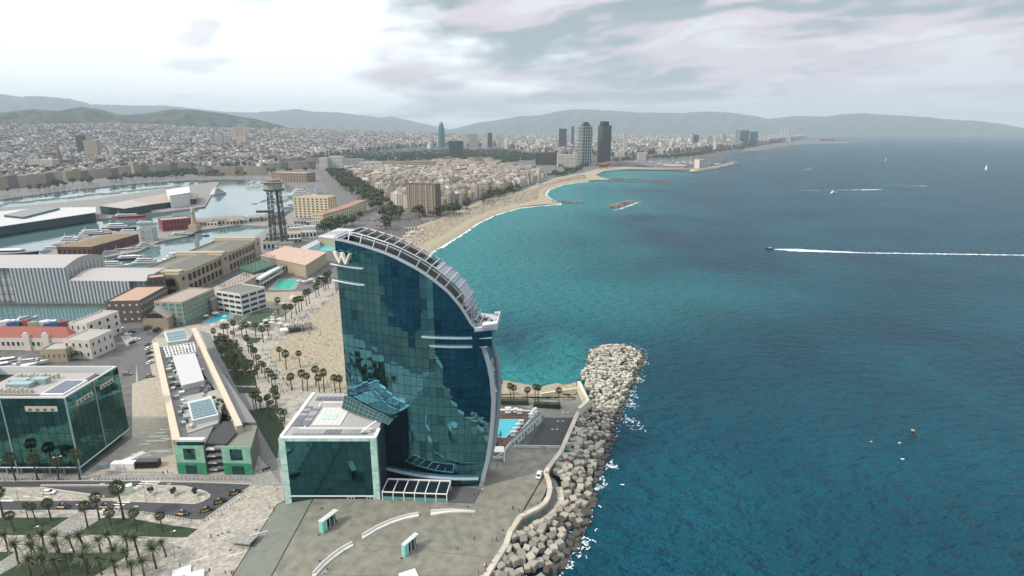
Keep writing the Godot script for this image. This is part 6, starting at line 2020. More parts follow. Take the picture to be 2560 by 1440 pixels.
func build_offices() -> void:
	# ---- mirror-glass office block at the left edge
	var h := 32.0
	var t := thing("glass_office", "square office block of dark green mirror glass at the left edge", "building", V3(-165.5, 2, -199.5))
	var w := 50.0
	var dp := 30.0
	var core := Shape.new()
	core.box(V3(-w / 2, 3.2, -dp / 2), V3(w - 0.4, h - 6.6, dp - 0.4))
	core.box(V3(-w / 2, 0, -dp / 2), V3(w - 4, 3.3, dp - 4))
	put("core", core.mesh(), mat("office_core", 0.07, 0.12, 0.12, 0.4), t)
	var r := RandomNumberGenerator.new()
	r.seed = 19
	var gl := [mat("office_glass_0", 0.05, 0.165, 0.17, 0.03, 1.0), mat("office_glass_1", 0.04, 0.14, 0.15, 0.03, 1.0), mat("office_glass_2", 0.065, 0.19, 0.185, 0.04, 1.0)]
	var ps := Shape.new()
	ps.box(V3(0, 0.05, 0), V3(2.85, 3.45, 0.12))
	var pm := ps.mesh()
	for i in 16:
		for j in 8:
			var tl := Basis(Vector3.UP, r.randfn() * 0.006) * Basis(Vector3.RIGHT, r.randfn() * 0.006)
			put("pane", pm, gl[r.randi() % 3], t, Transform3D(tl, V3(-1.5 - 3.0 * i, 3.2 + 3.58 * j, 0)))
			if i < 10:
				put("pane", pm, gl[r.randi() % 3], t, Transform3D(Basis(Vector3.UP, PI / 2) * tl, V3(0, 3.2 + 3.58 * j, -1.5 - 3.0 * i)))
	var mull := Shape.new()
	for x in [0.0, -24.0]:
		mull.box(V3(x + 0.05, 0, 0.12), V3(0.45, h, 0.45))
	put("mullion", mull.mesh(), mat("mullion_teal", 0.24, 0.38, 0.38, 0.4, 0.3), t).set_meta("kind", "stuff")
	var m2 := Shape.new()
	m2.box(V3(0.1, 3.2, -15), V3(0.3, h - 3.2, 0.4))
	put("side_mullion", m2.mesh(), mats.mullion_teal, t)
	var line := Shape.new()
	line.box(V3(-w / 2, 2.95, 0.15), V3(w + 0.4, 0.25, 0.4))
	line.box(V3(0.15, 2.95, -dp / 2), V3(0.4, 0.25, dp))
	put("sill_band", line.mesh(), mats.white_paint, t)
	for i in 9:
		var c := Shape.new()
		c.box(V3(-1.0 - 5.5 * i, 0, -0.4), V3(0.5, 3.0, 0.5))
		put("column", c.mesh(), mats.mullion_teal, t)
	# loggias with pale floors
	for q in [[V3(-9.5, h - 5.4, 0.12), V3(12.0, 2.1, 0.2), 0.0], [V3(0.12, h - 5.2, -9), V3(9.0, 1.7, 0.2), PI / 2], [V3(0.12, h - 5.2, -22), V3(8.0, 1.9, 0.2), PI / 2]]:
		var lg := Shape.new()
		lg.box(Vector3.ZERO, q[1])
		var lo := put("loggia", lg.mesh(), mat("loggia_pale", 0.46, 0.44, 0.39, 0.8), t, Transform3D(Basis(Vector3.UP, q[2]), q[0]))
		var pl := Shape.new()
		for k in 4:
			pl.box(V3(-q[1].x * 0.35 + k * q[1].x * 0.23, 0.3, 0.08), V3(1.2, 0.9, 0.2))
		put("planter", pl.mesh(), mat("planter_brown", 0.12, 0.09, 0.065, 0.9), lo)
	# roof: parapet, sunken deck, plant
	var rim := Shape.new()
	for q in [[V3(-w / 2, h - 3.6, -0.4), V3(w - 0.3, 3.9, 0.5)], [V3(-w / 2, h - 3.6, -dp + 0.4), V3(w - 0.3, 3.9, 0.5)], [V3(-0.4, h - 3.6, -dp / 2), V3(0.5, 3.9, dp - 1.3)], [V3(-w + 0.4, h - 3.6, -dp / 2), V3(0.5, 3.9, dp - 1.3)]]:
		rim.box(q[0] - V3(0, 0, 0), q[1])
	put("parapet", rim.mesh(), mat("parapet_white", 0.6, 0.62, 0.62, 0.5), t)
	var rf := Shape.new()
	rf.box(V3(-w / 2, h - 3.7, -dp / 2), V3(w - 1, 0.3, dp - 1))
	put("roof", rf.mesh(), mat("roof_teal", 0.16, 0.22, 0.23, 0.8), t)
	var pent := Shape.new()
	pent.box(V3(-22, h - 3.4, -15.5), V3(32, 2.4, 20))
	put("penthouse", pent.mesh(), grain(mat("penthouse_pale", 0.44, 0.42, 0.395, 0.85), tex.grit, 4.0), t)
	var pv := Shape.new()
	pv.box(Vector3.ZERO, V3(1.7, 0.12, 1.1))
	var pvm := pv.mesh()
	for i in 4:
		for j in 9:
			put("solar_panel", pvm, mats.solar_blue, t, Transform3D(Basis(Vector3.RIGHT, 0.1), V3(-11.5 + 1.8 * i, h - 0.7, -6.5 - 1.25 * j)))
	var sd := Shape.new()
	sd.box(V3(-8.8, h - 3.4, -11.5), V3(8.8, 2.6, 13.5))
	put("solar_deck", sd.mesh(), mats.parapet_white, t)
	for i in 22:
		var u := Shape.new()
		u.box(Vector3.ZERO, V3(1.3, 1.3 + 0.3 * (i % 3), 1.3))
		u.lathe(V3(0, 1.3 + 0.3 * (i % 3), 0), [Vector2(0.5, 0), Vector2(0.5, 0.2), Vector2(0.1, 0.2)], 8)
		put("cooling_unit", u.mesh(), mat("unit_beige", 0.42, 0.40, 0.34, 0.7), t, Transform3D(Basis.IDENTITY, Vector3(-18.0 - 1.6 * (i % 11), h - 1.0, -6.6 if i < 11 else -20.0 - 0.2 * (i % 2))))
	for q in [[V3(-26, h - 1, -12), V3(9, 1.8, 3.5)], [V3(-21, h - 1, -15.5), V3(6, 2.2, 3)], [V3(-30, h - 1, -16.5), V3(7, 1.4, 3)]]:
		var u := Shape.new()
		u.box(q[0], q[1])
		put("plant_housing", u.mesh(), mat("plant_blue", 0.25, 0.34, 0.36, 0.6), t)
	# ---- green-fronted office with two long pale parapet bands
	var g := thing("green_office", "long low office with two green tiled fronts, planted roof and long pale parapet bands", "building", V3(-114, 2, -199.5))
	var home := Transform3D(Basis.IDENTITY, -g.position)
	var fl := V3(-128.2, 2, -199.7)
	var fm := V3(-116.9, 2, -199.3)
	var fr0 := V3(-110.2, 2, -199.2)
	var fr := V3(-99.1, 2, -198.9)
	var bl := Vector2(-197.8, -305.4)
	var br := Vector2(-189.2, -331.2)
	var hb := 14.0
	var s := Shape.new()
	s.prism(PackedVector2Array([Vector2(fl.x, fl.z), Vector2(fm.x, fm.z), Vector2(fm.x - 6, fm.z - 24), Vector2(bl.x + 16, bl.y), bl]), 1.0, hb)
	s.prism(PackedVector2Array([Vector2(fr0.x - 2, fr0.z - 20), Vector2(fr0.x + 5, fr0.z - 20), br, Vector2(bl.x + 15.8, bl.y - 1)]), 1.0, hb - 0.4)
	put("wall", s.mesh(), mat("office_grey", 0.17, 0.175, 0.17, 0.85), g, home)
	var fb := Shape.new()
	fb.prism(PackedVector2Array([Vector2(fr0.x, fr0.z), Vector2(fr.x, fr.z), Vector2(fr.x - 5.5, fr.z - 19.5), Vector2(fr0.x - 1.5, fr0.z - 19.5)]), 1.0, 12.6)
	put("front_block", fb.mesh(), grain(mat("roof_gravel", 0.23, 0.25, 0.2, 0.95), tex.grit, 3.0), g, home)
	var mid := Shape.new()
	mid.box(Vector3((fm.x + fr0.x) / 2 - 1, 1.5, fm.z - 12), V3(fr0.x - fm.x + 3, 12, 18))
	put("stair_core", mid.mesh(), mat("stair_dark", 0.04, 0.042, 0.045, 0.8), g, home)
	for j in 4:
		var bc := Shape.new()
		bc.box(V3(fr0.x - 1.8, 3.6 + 2.8 * j, fm.z - 3.0), V3(3.6, 0.9, 3.6))
		put("balcony", bc.mesh(), mat("office_grey", 0.26, 0.27, 0.26, 0.85), g, home)
		var lg := Shape.new()
		lg.box(V3(fm.x + 1.8, 3.2 + 2.9 * j, fm.z - 2.2), V3(3.4, 0.35, 2.4))
		put("ledge", lg.mesh(), mats.white_render, g, home)
	var tones := [mat("tile_light_0", 0.20, 0.44, 0.32, 0.4), mat("tile_light_1", 0.25, 0.50, 0.38, 0.4), mat("tile_deep_0", 0.03, 0.215, 0.12, 0.4), mat("tile_deep_1", 0.04, 0.26, 0.15, 0.4)]
	for blk in [[fl, fm, 12.2], [fr0, fr, 12.2]]:
		var a: Vector3 = blk[0]
		var b: Vector3 = blk[1]
		var cw := a.distance_to(b) / 7.0
		var tw := Shape.new()
		tw.box(V3(0, 0.02, 0), V3(cw - 0.07, 1.16, 0.16))
		var twm := tw.mesh()
		for i in 7:
			for j in 10:
				if i > 1 and i < 5 and (j < 3 or (j > 4 and j < 9)):
					continue
				put("tile", twm, tones[(2 if j < 4 else 0) + r.randi() % 2], g, home * Transform3D(Basis.IDENTITY, a.lerp(b, (i + 0.5) / 7.0) + V3(0, 0.3 + 1.2 * j, 0.06)))
		for q in [[0.3, 3.5], [6.35, 4.7]]:
			var wn := Shape.new()
			wn.box(Vector3.ZERO, V3(cw * 3 - 0.1, q[1], 0.1))
			put("window", wn.mesh(), mat("office_window", 0.04, 0.12, 0.13, 0.04, 0.8), g, home * Transform3D(Basis.IDENTITY, a.lerp(b, 0.5) + V3(0, q[0], 0.02)))
	var ribbon := Shape.new()
	ribbon.box(Vector3((fl.x + fm.x) / 2, hb + 0.1, fl.z - 0.6), V3(fm.x - fl.x, 1.6, 0.3))
	put("ribbon_window", ribbon.mesh(), mats.office_window, g, home)
	var cope := Shape.new()
	cope.box(Vector3((fl.x + fm.x) / 2, hb + 1.7, fl.z - 1.2), V3(fm.x - fl.x, 0.8, 2.0))
	put("coping", cope.mesh(), mat("coping_tile", 0.5, 0.58, 0.54, 0.6), g, home)
	var band := mat("band_cream", 0.50, 0.44, 0.34, 0.85)
	var b1 := Shape.new()
	b1.bar(V3(fl.x + 1.0, 2, fl.z - 0.5), V3(bl.x + 1.0, 2, bl.y), 2.6, 14.6)
	put("parapet_band", b1.mesh(), band, g, home)
	var b2 := Shape.new()
	b2.bar(Vector3(V3(-108.7, 16, -212).x, 2, V3(-108.7, 16, -212).z), V3(br.x, 2, br.y), 2.4, 14.0)
	put("parapet_band", b2.mesh(), band, g, home)
	var tilt := func(called: String, poly: PackedVector2Array, y0: float, y1: float, m: Material) -> MeshInstance3D:
		var q := Shape.new()
		q.prism(poly, y0, y1)
		return put(called, q.mesh(), m, g, home)
	tilt.call("roof_slab", PackedVector2Array([Vector2(-175.4, -284), Vector2(-166.1, -288.5), Vector2(-143.6, -253.9), Vector2(-150.9, -247.7)]), 14.2, 17.0, mat("slab_grey", 0.44, 0.45, 0.46, 0.8))
	tilt.call("solar_roof", PackedVector2Array([Vector2(-201.4, -321.9), Vector2(-192.2, -327.6), Vector2(-180.7, -309.2), Vector2(-189.6, -304.7)]), 14.0, 16.8, mats.coping_tile)
	tilt.call("solar_roof", PackedVector2Array([Vector2(-140.2, -232.4), Vector2(-132.4, -237.5), Vector2(-121.1, -220.5), Vector2(-129.3, -215.4)]), 13.0, 16.4, mats.coping_tile)
	tilt.call("terrace", PackedVector2Array([Vector2(-146.3, -241.1), Vector2(-135.5, -249.4), Vector2(-127.8, -239.1), Vector2(-119.9, -217), Vector2(-127.8, -208.9), Vector2(-142.8, -231.3)]), 12.0, 14.4, mat("terrace_pale", 0.29, 0.29, 0.275, 0.85))
	tilt.call("terrace", PackedVector2Array([Vector2(-159.5, -256), Vector2(-145.7, -260.6), Vector2(-138.3, -249.4), Vector2(-149.6, -243.1)]), 12.0, 14.3, mat("terrace_dark", 0.09, 0.09, 0.1, 0.8))
	for arr in [[V3(-199.7, 17, -320.6), V3(-191.6, 17, -326.2), V3(-181.8, 17, -310.5), V3(-189.8, 17, -306), 5, 3], [V3(-138.4, 16.6, -230.6), V3(-131.7, 16.6, -235.3), V3(-122.2, 16.6, -221.4), V3(-129.4, 16.6, -216.5), 5, 6]]:
		for i in arr[4]:
			for j in arr[5]:
				var p := []
				for c in [[0.04, 0.04], [0.96, 0.04], [0.96, 0.96], [0.04, 0.96]]:
					var u: float = (i + c[0]) / arr[4]
					var v: float = (j + c[1]) / arr[5]
					p.append(arr[0].lerp(arr[1], u).lerp(arr[3].lerp(arr[2], u), v))
				var q := Shape.new()
				var poly := PackedVector2Array()
				for c in p:
					poly.append(Vector2(c.x, c.z))
				q.prism(poly, p[0].y - 0.1, p[0].y + 0.12)
				put("solar_panel", q.mesh(), mat("solar_teal", 0.09, 0.16, 0.2, 0.15), g, home)
	var lat := Shape.new()
	var la := [V3(-186.8, 17, -296.1), V3(-174.8, 17, -303.5), V3(-166.3, 17, -289.7), V3(-177.1, 17, -282.3)]
	for i in 10:
		lat.bar(la[0].lerp(la[1], i / 9.0), la[3].lerp(la[2], i / 9.0), 0.35, 0.35)
	for i in 5:
		lat.bar(la[0].lerp(la[3], i / 4.0), la[1].lerp(la[2], i / 4.0), 0.35, 0.3)
	put("roof_pergola", lat.mesh(), mats.white_paint, g, home)
	for i in 90:
		var c := Shape.new()
		c.box(Vector3.ZERO, Vector3(r.randf_range(0.8, 2.4), r.randf_range(0.6, 1.6), r.randf_range(0.8, 2.2)), r.randf())
		var u := r.randf()
		var p: Vector3 = (V3(-190.7, 14.2, -296.8).lerp(V3(-133.2, 14.2, -210.1), u) + Vector3(r.randf_range(3, 8), 0, 0)) if i % 2 else (V3(-176.4, 14, -309.6).lerp(V3(-119, 14, -224), u) + Vector3(-r.randf_range(2.5, 8), 0, 0))
		put("roof_unit", c.mesh(), [mats.unit_beige, mats.white_render, mats.plant_blue, mats.terrace_dark, mats.stair_dark][r.randi() % 5], g, home * Transform3D(Basis.IDENTITY, p))
	for i in 12:
		var p := V3(-131.1, 13.5, -240.1).lerp(V3(-114, 13.5, -218.7), i / 11.0) + Vector3(r.randf_range(-2, 1), 0.3, r.randf_range(-1, 1))
		tag(put("roof_shrub", leafy_crown(300 + i, 110, V3(1.3, 1.0, 1.3), 0.8, 0.3, Color(0.05, 0.07, 0.028)).mesh(), tinted("tree_leaf", 0.7), self, Transform3D(Basis.IDENTITY, p)), "green shrub in the planted strip on the roof of the green office", "shrub", "shrubs on the green office's roof")
	# vehicles and boxes in the yard
	for q in [[V3(-151.6, 2, -203.9), V3(9.0, 2.6, 2.6), 0.0, "white_paint", "open white container behind the street wall of the yard"], [V3(-150.5, 2, -208.2), V3(3.0, 2.4, 8.5), -0.5, "white_paint", "long white box lying askew in the yard"], [V3(-142.9, 2, -205), V3(8.5, 2.8, 3.2), 0.05, "car_black", "long black container at the corner of the yard"], [V3(-160, 2, -203.9), V3(3.4, 1.8, 2.2), 0.0, "plant_blue", "small blue container at the left end of the yard wall"]]:
		var s2 := Shape.new()
		s2.box(Vector3.ZERO, q[1])
		s2.box(V3(0, q[1].y, 0), V3(q[1].x - 0.3, 0.12, q[1].z - 0.3))
		for k in 6:
			s2.box(V3(-q[1].x * 0.42 + k * q[1].x * 0.168, 0.1, 0), V3(0.15, q[1].y - 0.2, q[1].z + 0.12))
		tag(put("container", s2.mesh(), mats[q[3]], self, Transform3D(Basis(Vector3.UP, q[2]), q[0])), q[4], "container")
	var yw := Shape.new()
	yw.bar(V3(-159.2, 2, -200.8), V3(-134.9, 2, -200.3), 0.3, 0.9)
	tag(put("yard_wall", yw.mesh(), mats.kerb_stone), "low pale wall between the yard and the upper street", "wall")
func slab_on(called: String, label: String, category: String, poly: PackedVector2Array, y0: float, y1: float, m: Material, roof: Material = null) -> Node3D:
	var t := thing(called, label, category)
	var s := Shape.new()
	s.prism(poly, y0, y1)
	put("wall", s.mesh(), m, t)
	if roof:
		var c := Vector2.ZERO
		for p in poly:
			c += p / poly.size()
		var q := PackedVector2Array()
		for p in poly:
			q.append(c + (p - c) * 1.02)
		var r := Shape.new()
		r.prism(q, y1, y1 + 0.6)
		put("roof", r.mesh(), roof, t)
	return t
func ridge_roof(t: Node3D, w: float, deep: float, y: float, rise: float, m: Material, over := 0.5) -> void:
	# a hipped roof in the house's own axes
	var s := Shape.new()
	var x := w / 2 + over
	var z0 := over
	var z1 := -deep - over
	var zm := -deep / 2
	var e := minf(deep / 2, w / 3)
	var a := V3(-x + e, y + rise, zm)
	var b := V3(x - e, y + rise, zm)
	s.quad(V3(-x, y, z0), V3(x, y, z0), b, a, V3(0, 1, 1))
	s.quad(V3(-x, y, z1), V3(x, y, z1), b, a, V3(0, 1, -1))
	s.tri(V3(-x, y, z0), V3(-x, y, z1), a, V3(-1, 1, 0))
	s.tri(V3(x, y, z0), V3(x, y, z1), b, V3(1, 1, 0))
	put("roof", s.mesh(), m, t)
func shed(called: String, label: String, a: Vector3, b: Vector3, deep: float, h: float, open_left: float, open_right: float) -> void:
	# boat shed: ribbed metal front, low arched roof, bays left open
	var t := thing(called, label, "shed", (a + b) * 0.5, -atan2(b.z - a.z, b.x - a.x))
	var w := a.distance_to(b)
	var rise := deep * 0.10
	var k := 8
	var s := Shape.new()
	for i in k:
		var u0 := i / float(k)
		var u1 := (i + 1) / float(k)
		s.quad(V3(-w / 2, h + rise * sin(u0 * PI), -deep * u0), V3(w / 2, h + rise * sin(u0 * PI), -deep * u0), V3(w / 2, h + rise * sin(u1 * PI), -deep * u1), V3(-w / 2, h + rise * sin(u1 * PI), -deep * u1), Vector3.UP)
		for x in [-w / 2, w / 2]:
			s.quad(V3(x, 0, -deep * u0), V3(x, h + rise * sin(u0 * PI), -deep * u0), V3(x, h + rise * sin(u1 * PI), -deep * u1), V3(x, 0, -deep * u1), Vector3(signf(x), 0, 0))
	s.quad(V3(-w / 2, 0, -deep), V3(w / 2, 0, -deep), V3(w / 2, h, -deep), V3(-w / 2, h, -deep), V3(0, 0, -1))
	put("shell", s.mesh(), grain(mat("shed_roof", 0.44, 0.43, 0.42, 0.6), tex.grit, 12.0), t)
	var inside := Shape.new()
	inside.box(V3(0, 0, -3.0), V3(w - 1, h - 0.5, 0.4))
	put("inner_wall", inside.mesh(), mat("shed_inside", 0.50, 0.53, 0.54, 0.8), t)
	var rib := Shape.new()
	rib.box(V3(0, 0, 0), V3(1.25, h, 0.7))
	var rm := rib.mesh()
	var flat := Shape.new()
	flat.box(V3(0, 0, -0.3), V3(1.7, h, 0.3))
	var fm := flat.mesh()
	var x := -w / 2 + open_left
	while x < w / 2 - open_right - 1.0:
		put("ribbed_panel", rm, mat("shed_pale", 0.48, 0.505, 0.52, 0.5, 0.2), t, Transform3D(Basis.IDENTITY, V3(x + 0.7, 0, 0)))
		put("flat_panel", fm, mat("shed_teal", 0.22, 0.295, 0.315, 0.5, 0.2), t, Transform3D(Basis.IDENTITY, V3(x + 2.1, 0, 0)))
		x += 2.8
	for j in 10:
		put("side_panel", rm, mats.shed_pale, t, Transform3D(Basis(Vector3.UP, PI / 2), V3(w / 2 + 0.2, 0, -deep * (j + 0.5) / 10.0)))
	# lattice columns in the open bays
	for q in [[-w / 2, open_left], [w / 2 - open_right, open_right]]:
		if q[1] < 2.0:
			continue
		var n := int(q[1] / 4.0)
		for i in n + 1:
			var c := Shape.new()
			var cx: float = q[0] + q[1] * i / n
			for d in [-0.5, 0.5]:
				c.box(V3(cx + d, 0, 0.1), V3(0.25, h, 0.25))
			for j in int(h / 1.6):
				c.bar(V3(cx - 0.5, j * 1.6, 0.1), V3(cx + 0.5, j * 1.6 + 1.6, 0.1), 0.18, 0.2)
			put("lattice_column", c.mesh(), mat("truss_dark", 0.06, 0.08, 0.09, 0.5, 0.3), t)
		var g := Shape.new()
		for j in 4:
			g.box(V3(q[0] + q[1] / 2, h * (j + 1) / 4.0 - 0.4, 0.1), V3(q[1], 0.3, 0.3))
		put("girder", g.mesh(), mats.truss_dark, t).set_meta("kind", "stuff")
func build_harbour() -> void:
	var quay := grain(mat("quay_stone", 0.24, 0.235, 0.22, 0.92), tex.patch, 40.0)
	var p := Shape.new()
	p.prism(PackedVector2Array([Vector2(-331.1, -797), Vector2(-377.8, -811), Vector2(-412, -764), Vector2(-404, -725), Vector2(-416, -685), Vector2(-406, -626), Vector2(-426, -589), Vector2(-433, -576), Vector2(-473, -582), Vector2(-491, -603), Vector2(-516, -667), Vector2(-526, -743), Vector2(-495, -768), Vector2(-493, -818), Vector2(-482, -872), Vector2(-467, -876), Vector2(-441, -897), Vector2(-384.8, -910), Vector2(-378.5, -942), Vector2(-356.6, -962), Vector2(-331.1, -797)]), -5.0, 2.0)
	setting("pier", p.mesh(), quay)
	var m := Shape.new()
	m.prism(PackedVector2Array([Vector2(-737, -1499), Vector2(-528, -1013), Vector2(-537, -987), Vector2(-581, -897), Vector2(-614, -864), Vector2(-654, -743), Vector2(-694, -635), Vector2(-885, -818), Vector2(-863, -992), Vector2(-794, -1128), Vector2(-772, -1333), Vector2(-765, -1421), Vector2(-755, -1499)]), -5.0, 2.0)
	setting("pier", m.mesh(), quay)
	sheet("road", PackedVector2Array([Vector2(-1028, -897), Vector2(-995, -1148), Vector2(-995, -1342), Vector2(-951, -1523), Vector2(-865, -1611), Vector2(-670, -1611), Vector2(-598, -1535), Vector2(-515, -1391), Vector2(-390.3, -1108), Vector2(-389.3, -1254), Vector2(-546, -1696), Vector2(-721, -1858), Vector2(-976, -1824), Vector2(-1057, -1696), Vector2(-1108, -1499), Vector2(-1119, -1297), Vector2(-1133, -992)]), 2.05, grain(mat("quay_road", 0.15, 0.15, 0.15, 0.92), tex.mottle, 40.0))
	sheet("quay", PackedVector2Array([Vector2(-329.5, -791), Vector2(-356.6, -962), Vector2(-266.1, -768), Vector2(-242.8, -603), Vector2(-268, -603), Vector2(-301.5, -603)]), 2.04, quay)
	# sheltered water: hardly a ripple, so that it mirrors the bright west
	var calm := mat("harbour_water", 0.075, 0.145, 0.15, 0.05)
	calm.heightmap_enabled = true
	calm.heightmap_texture = tex.bump
	calm.heightmap_scale = 5.0
	calm.uv1_triplanar = true
	calm.uv1_world_triplanar = true
	calm.uv1_scale = Vector3.ONE / 240.0
	var hw_ := Shape.new()
	hw_.prism(PackedVector2Array([Vector2(-579, -369.6), Vector2(-260.5, -369.6), Vector2(-304.3, -438), Vector2(-246.6, -612), Vector2(-356.1, -1008), Vector2(-600, -1723), Vector2(-2517, -1723)]), 0.0, 0.06)
	setting("harbour_water", hw_.mesh(), calm)
	# long warehouse with the arched end, arcades on two floors
	var cream := grain(mat("wall_cream", 0.48, 0.42, 0.31, 0.9), tex.grit, 8.0)
	var brown := mat("window_brown", 0.035, 0.022, 0.02, 0.4)
	var roof_grey := grain(mat("roof_greygreen", 0.20, 0.20, 0.175, 0.95), tex.grit, 9.0)
	var a := V3(-260.1, 2, -443)
	var b := V3(-262.5, 2, -603)
	var deep := a.distance_to(V3(-293.6, 2, -466))
	var wh := house("arcaded_warehouse", "long cream warehouse with two rows of dark openings and arched end pavilions", "building", a, b, deep, 17.0, cream, roof_grey, 2, 22, 0, {"win_w": 0.72, "win_h": 5.6, "glass": brown, "left_bays": 3, "parapet": 1.6})
	ridge_roof(wh, a.distance_to(b) - 16, deep - 6, 17.3, 3.4, roof_grey, -2.0)
	for x in [-0.5, 0.0, 0.5]:
		var w := Shape.new()
		var len_ := a.distance_to(b)
		w.box(Vector3(x * (len_ - 14.0), 0, -deep / 2), V3(14, 19.5, deep + 1.6))
		w.box(Vector3(x * (len_ - 14.0), 19.5, -deep / 2), V3(8, 1.5, deep + 1.2))
		put("pavilion", w.mesh(), cream, wh)
		for zz in [0.9, -deep - 0.9]:
			var ar := Shape.new()
			ar.lathe(Vector3.ZERO, [Vector2(0, 0.0), Vector2(1.7, 0.02), Vector2(1.7, 0.2), Vector2(0, 0.22)], 12)
			put("arched_window", ar.mesh(), brown, wh, Transform3D(Basis(Vector3.RIGHT, PI / 2), Vector3(x * (len_ - 14.0), 14.5, zz)))
	# boat sheds
	shed("boat_shed", "tall ribbed metal boat shed with an open lattice bay, on the dock's far side", V3(-413, 2, -431), V3(-338.5, 2, -433), 46.0, 27.0, 34.0, 0.0)
	shed("boat_shed", "lower ribbed metal boat shed beside the taller one, open at its right end", V3(-335.1, 2, -431), V3(-276, 2, -429), 42.0, 17.5, 0.0, 12.0)
	# brick warehouse on the pier
	var brick := grain(mat("brick_brown", 0.155, 0.075, 0.058, 0.95), tex.grit, 3.0)
	var thatch := grain(mat("roof_ochre", 0.235, 0.185, 0.105, 0.95), tex.patch, 14.0)
	a = V3(-436, 2, -599)
	b = V3(-435, 2, -677)
	deep = a.distance_to(V3(-472, 2, -597))
	var bw := house("brick_warehouse", "brown brick warehouse with a flat ochre roof on the pier", "building", a, b, deep, 10.0, brick, thatch, 1, 18, 0, {"win_h": 5.0, "win_w": 0.5, "left_bays": 7, "parapet": 0.5})
	ridge_roof(bw, a.distance_to(b), deep, 10.4, 3.0, thatch, 0.2)
	house("ice_factory", "pale grey windowless block at the end of the brick warehouse", "building", V3(-438, 2, -685), V3(-425, 2, -687), 14.0, 15.0, mat("block_grey", 0.34, 0.38, 0.40, 0.8), mats.roof_greygreen, 2, 2, 0, {"win_h": 1.5, "win_w": 0.15})
	house("red_warehouse", "dark red warehouse beside the clock tower on the pier", "building", V3(-452, 2, -755), V3(-426, 2, -777), 26.0, 14.0, mat("wall_red", 0.20, 0.05, 0.06, 0.9), grain(mat("roof_dusty", 0.36, 0.295, 0.26, 0.9), tex.mottle, 15.0), 2, 8, 3, {"win_w": 0.4})
	# clock tower
	var ct := thing("clock_tower", "slender stone clock tower on the pier", "clock tower", V3(-414, 2, -761))
	var cs := Shape.new()
	cs.box(V3(0, 0, 0), V3(11, 8, 11))
	cs.box(V3(0, 8, 0), V3(8, 1, 8))
	put("base", cs.mesh(), cream, ct)
	cs = Shape.new()
	cs.lathe(V3(0, 9, 0), [Vector2(3.7, 0), Vector2(2.2, 14), Vector2(3.2, 14.6), Vector2(3.2, 15.6), Vector2(2.0, 15.8), Vector2(2.0, 19), Vector2(2.6, 19.4), Vector2(0.4, 22)], 8)
	put("shaft", cs.mesh(), cream, ct)
	for k in 4:
		var f := Shape.new()
		f.lathe(Vector3.ZERO, [Vector2(0, 0.25), Vector2(1.2, 0.25), Vector2(1.2, 0)], 12)
		put("clock_face", f.mesh(), mats.white_render, ct, Transform3D(Basis(Vector3.UP, k * PI / 2) * Basis(Vector3.RIGHT, PI / 2), V3(0, 26.5, 0) + Basis(Vector3.UP, k * PI / 2) * V3(0, 0, 1.9)))
	var r := RandomNumberGenerator.new()
	r.seed = 90
	# sheds of the fish quay
	for i in 22:
		var u := i / 21.0
		var at := V3(-422, 2, -794).lerp(V3(-348.2, 2, -864), u) + Vector3(r.randf_range(-6, 6), 0, r.randf_range(-10, 12))
		house("quay_shed", "low grey roofed shed on the fish quay right of the clock tower", "shed", at - V3(9, 0, 0), at + V3(9, 0, -2), r.randf_range(8, 16), r.randf_range(5, 8), [cream, mats.block_grey, mats.white_render][i % 3], [roof_grey, mats.block_grey, thatch][r.randi() % 3], 1, 4, 1, {"joined": true, "group": "sheds of the fish quay", "parapet": 0.3})
	for i in 22:
		var p2 := in_area(PackedVector2Array([Vector2(-330.6, -818), Vector2(-291.9, -837), Vector2(-252.9, -768), Vector2(-242, -695), Vector2(-242.8, -603), Vector2(-270.3, -635)]), r)
		house("quay_shed", "low shed in the yards behind the cable car tower", "shed", V3(p2.x - 8, 2, p2.y), V3(p2.x + 8, 2, p2.y - 5), r.randf_range(7, 14), r.randf_range(4, 8), [cream, mats.block_grey, mats.white_render][i % 3], [roof_grey, mats.roof_dusty, mats.block_grey, thatch][r.randi() % 4], 1, 4, 1, {"joined": true, "group": "sheds behind the cable car tower", "parapet": 0.3})
	# cable car tower
	var tw := thing("cable_car_tower", "tall dark steel lattice tower with a round cabin station on top", "tower", V3(-265, 2, -660))
	var top := 62.0
	var st := mat("tower_steel", 0.045, 0.07, 0.09, 0.6, 0.2)
	for c in [[-1, -1], [1, -1], [1, 1], [-1, 1]]:
		var leg := Shape.new()
		var f0 := V3(c[0] * 6.5, 0, c[1] * 6.5)
		var f1 := V3(c[0] * 5.0, top, c[1] * 5.0)
		for d in [V3(0.9, 0, 0.9), V3(-0.9, 0, 0.9), V3(-0.9, 0, -0.9), V3(0.9, 0, -0.9)]:
			leg.tube(f0 + d, f1 + d, 0.28, 0.24, 5)
		for j in 12:
			var y0 := j / 12.0
			var y1 := (j + 1) / 12.0
			leg.tube(f0.lerp(f1, y0) + V3(0.9, 0, 0.9), f0.lerp(f1, y1) + V3(-0.9, 0, -0.9), 0.2, 0.2, 4, false)
			leg.tube(f0.lerp(f1, y0) + V3(-0.9, 0, 0.9), f0.lerp(f1, y1) + V3(0.9, 0, -0.9), 0.2, 0.2, 4, false)
			leg.tube(f0.lerp(f1, y0) + V3(-0.9, 0, 0.9), f0.lerp(f1, y1) + V3(-0.9, 0, -0.9), 0.2, 0.2, 4, false)
		put("leg", leg.mesh(), st, tw)
	var br := Shape.new()
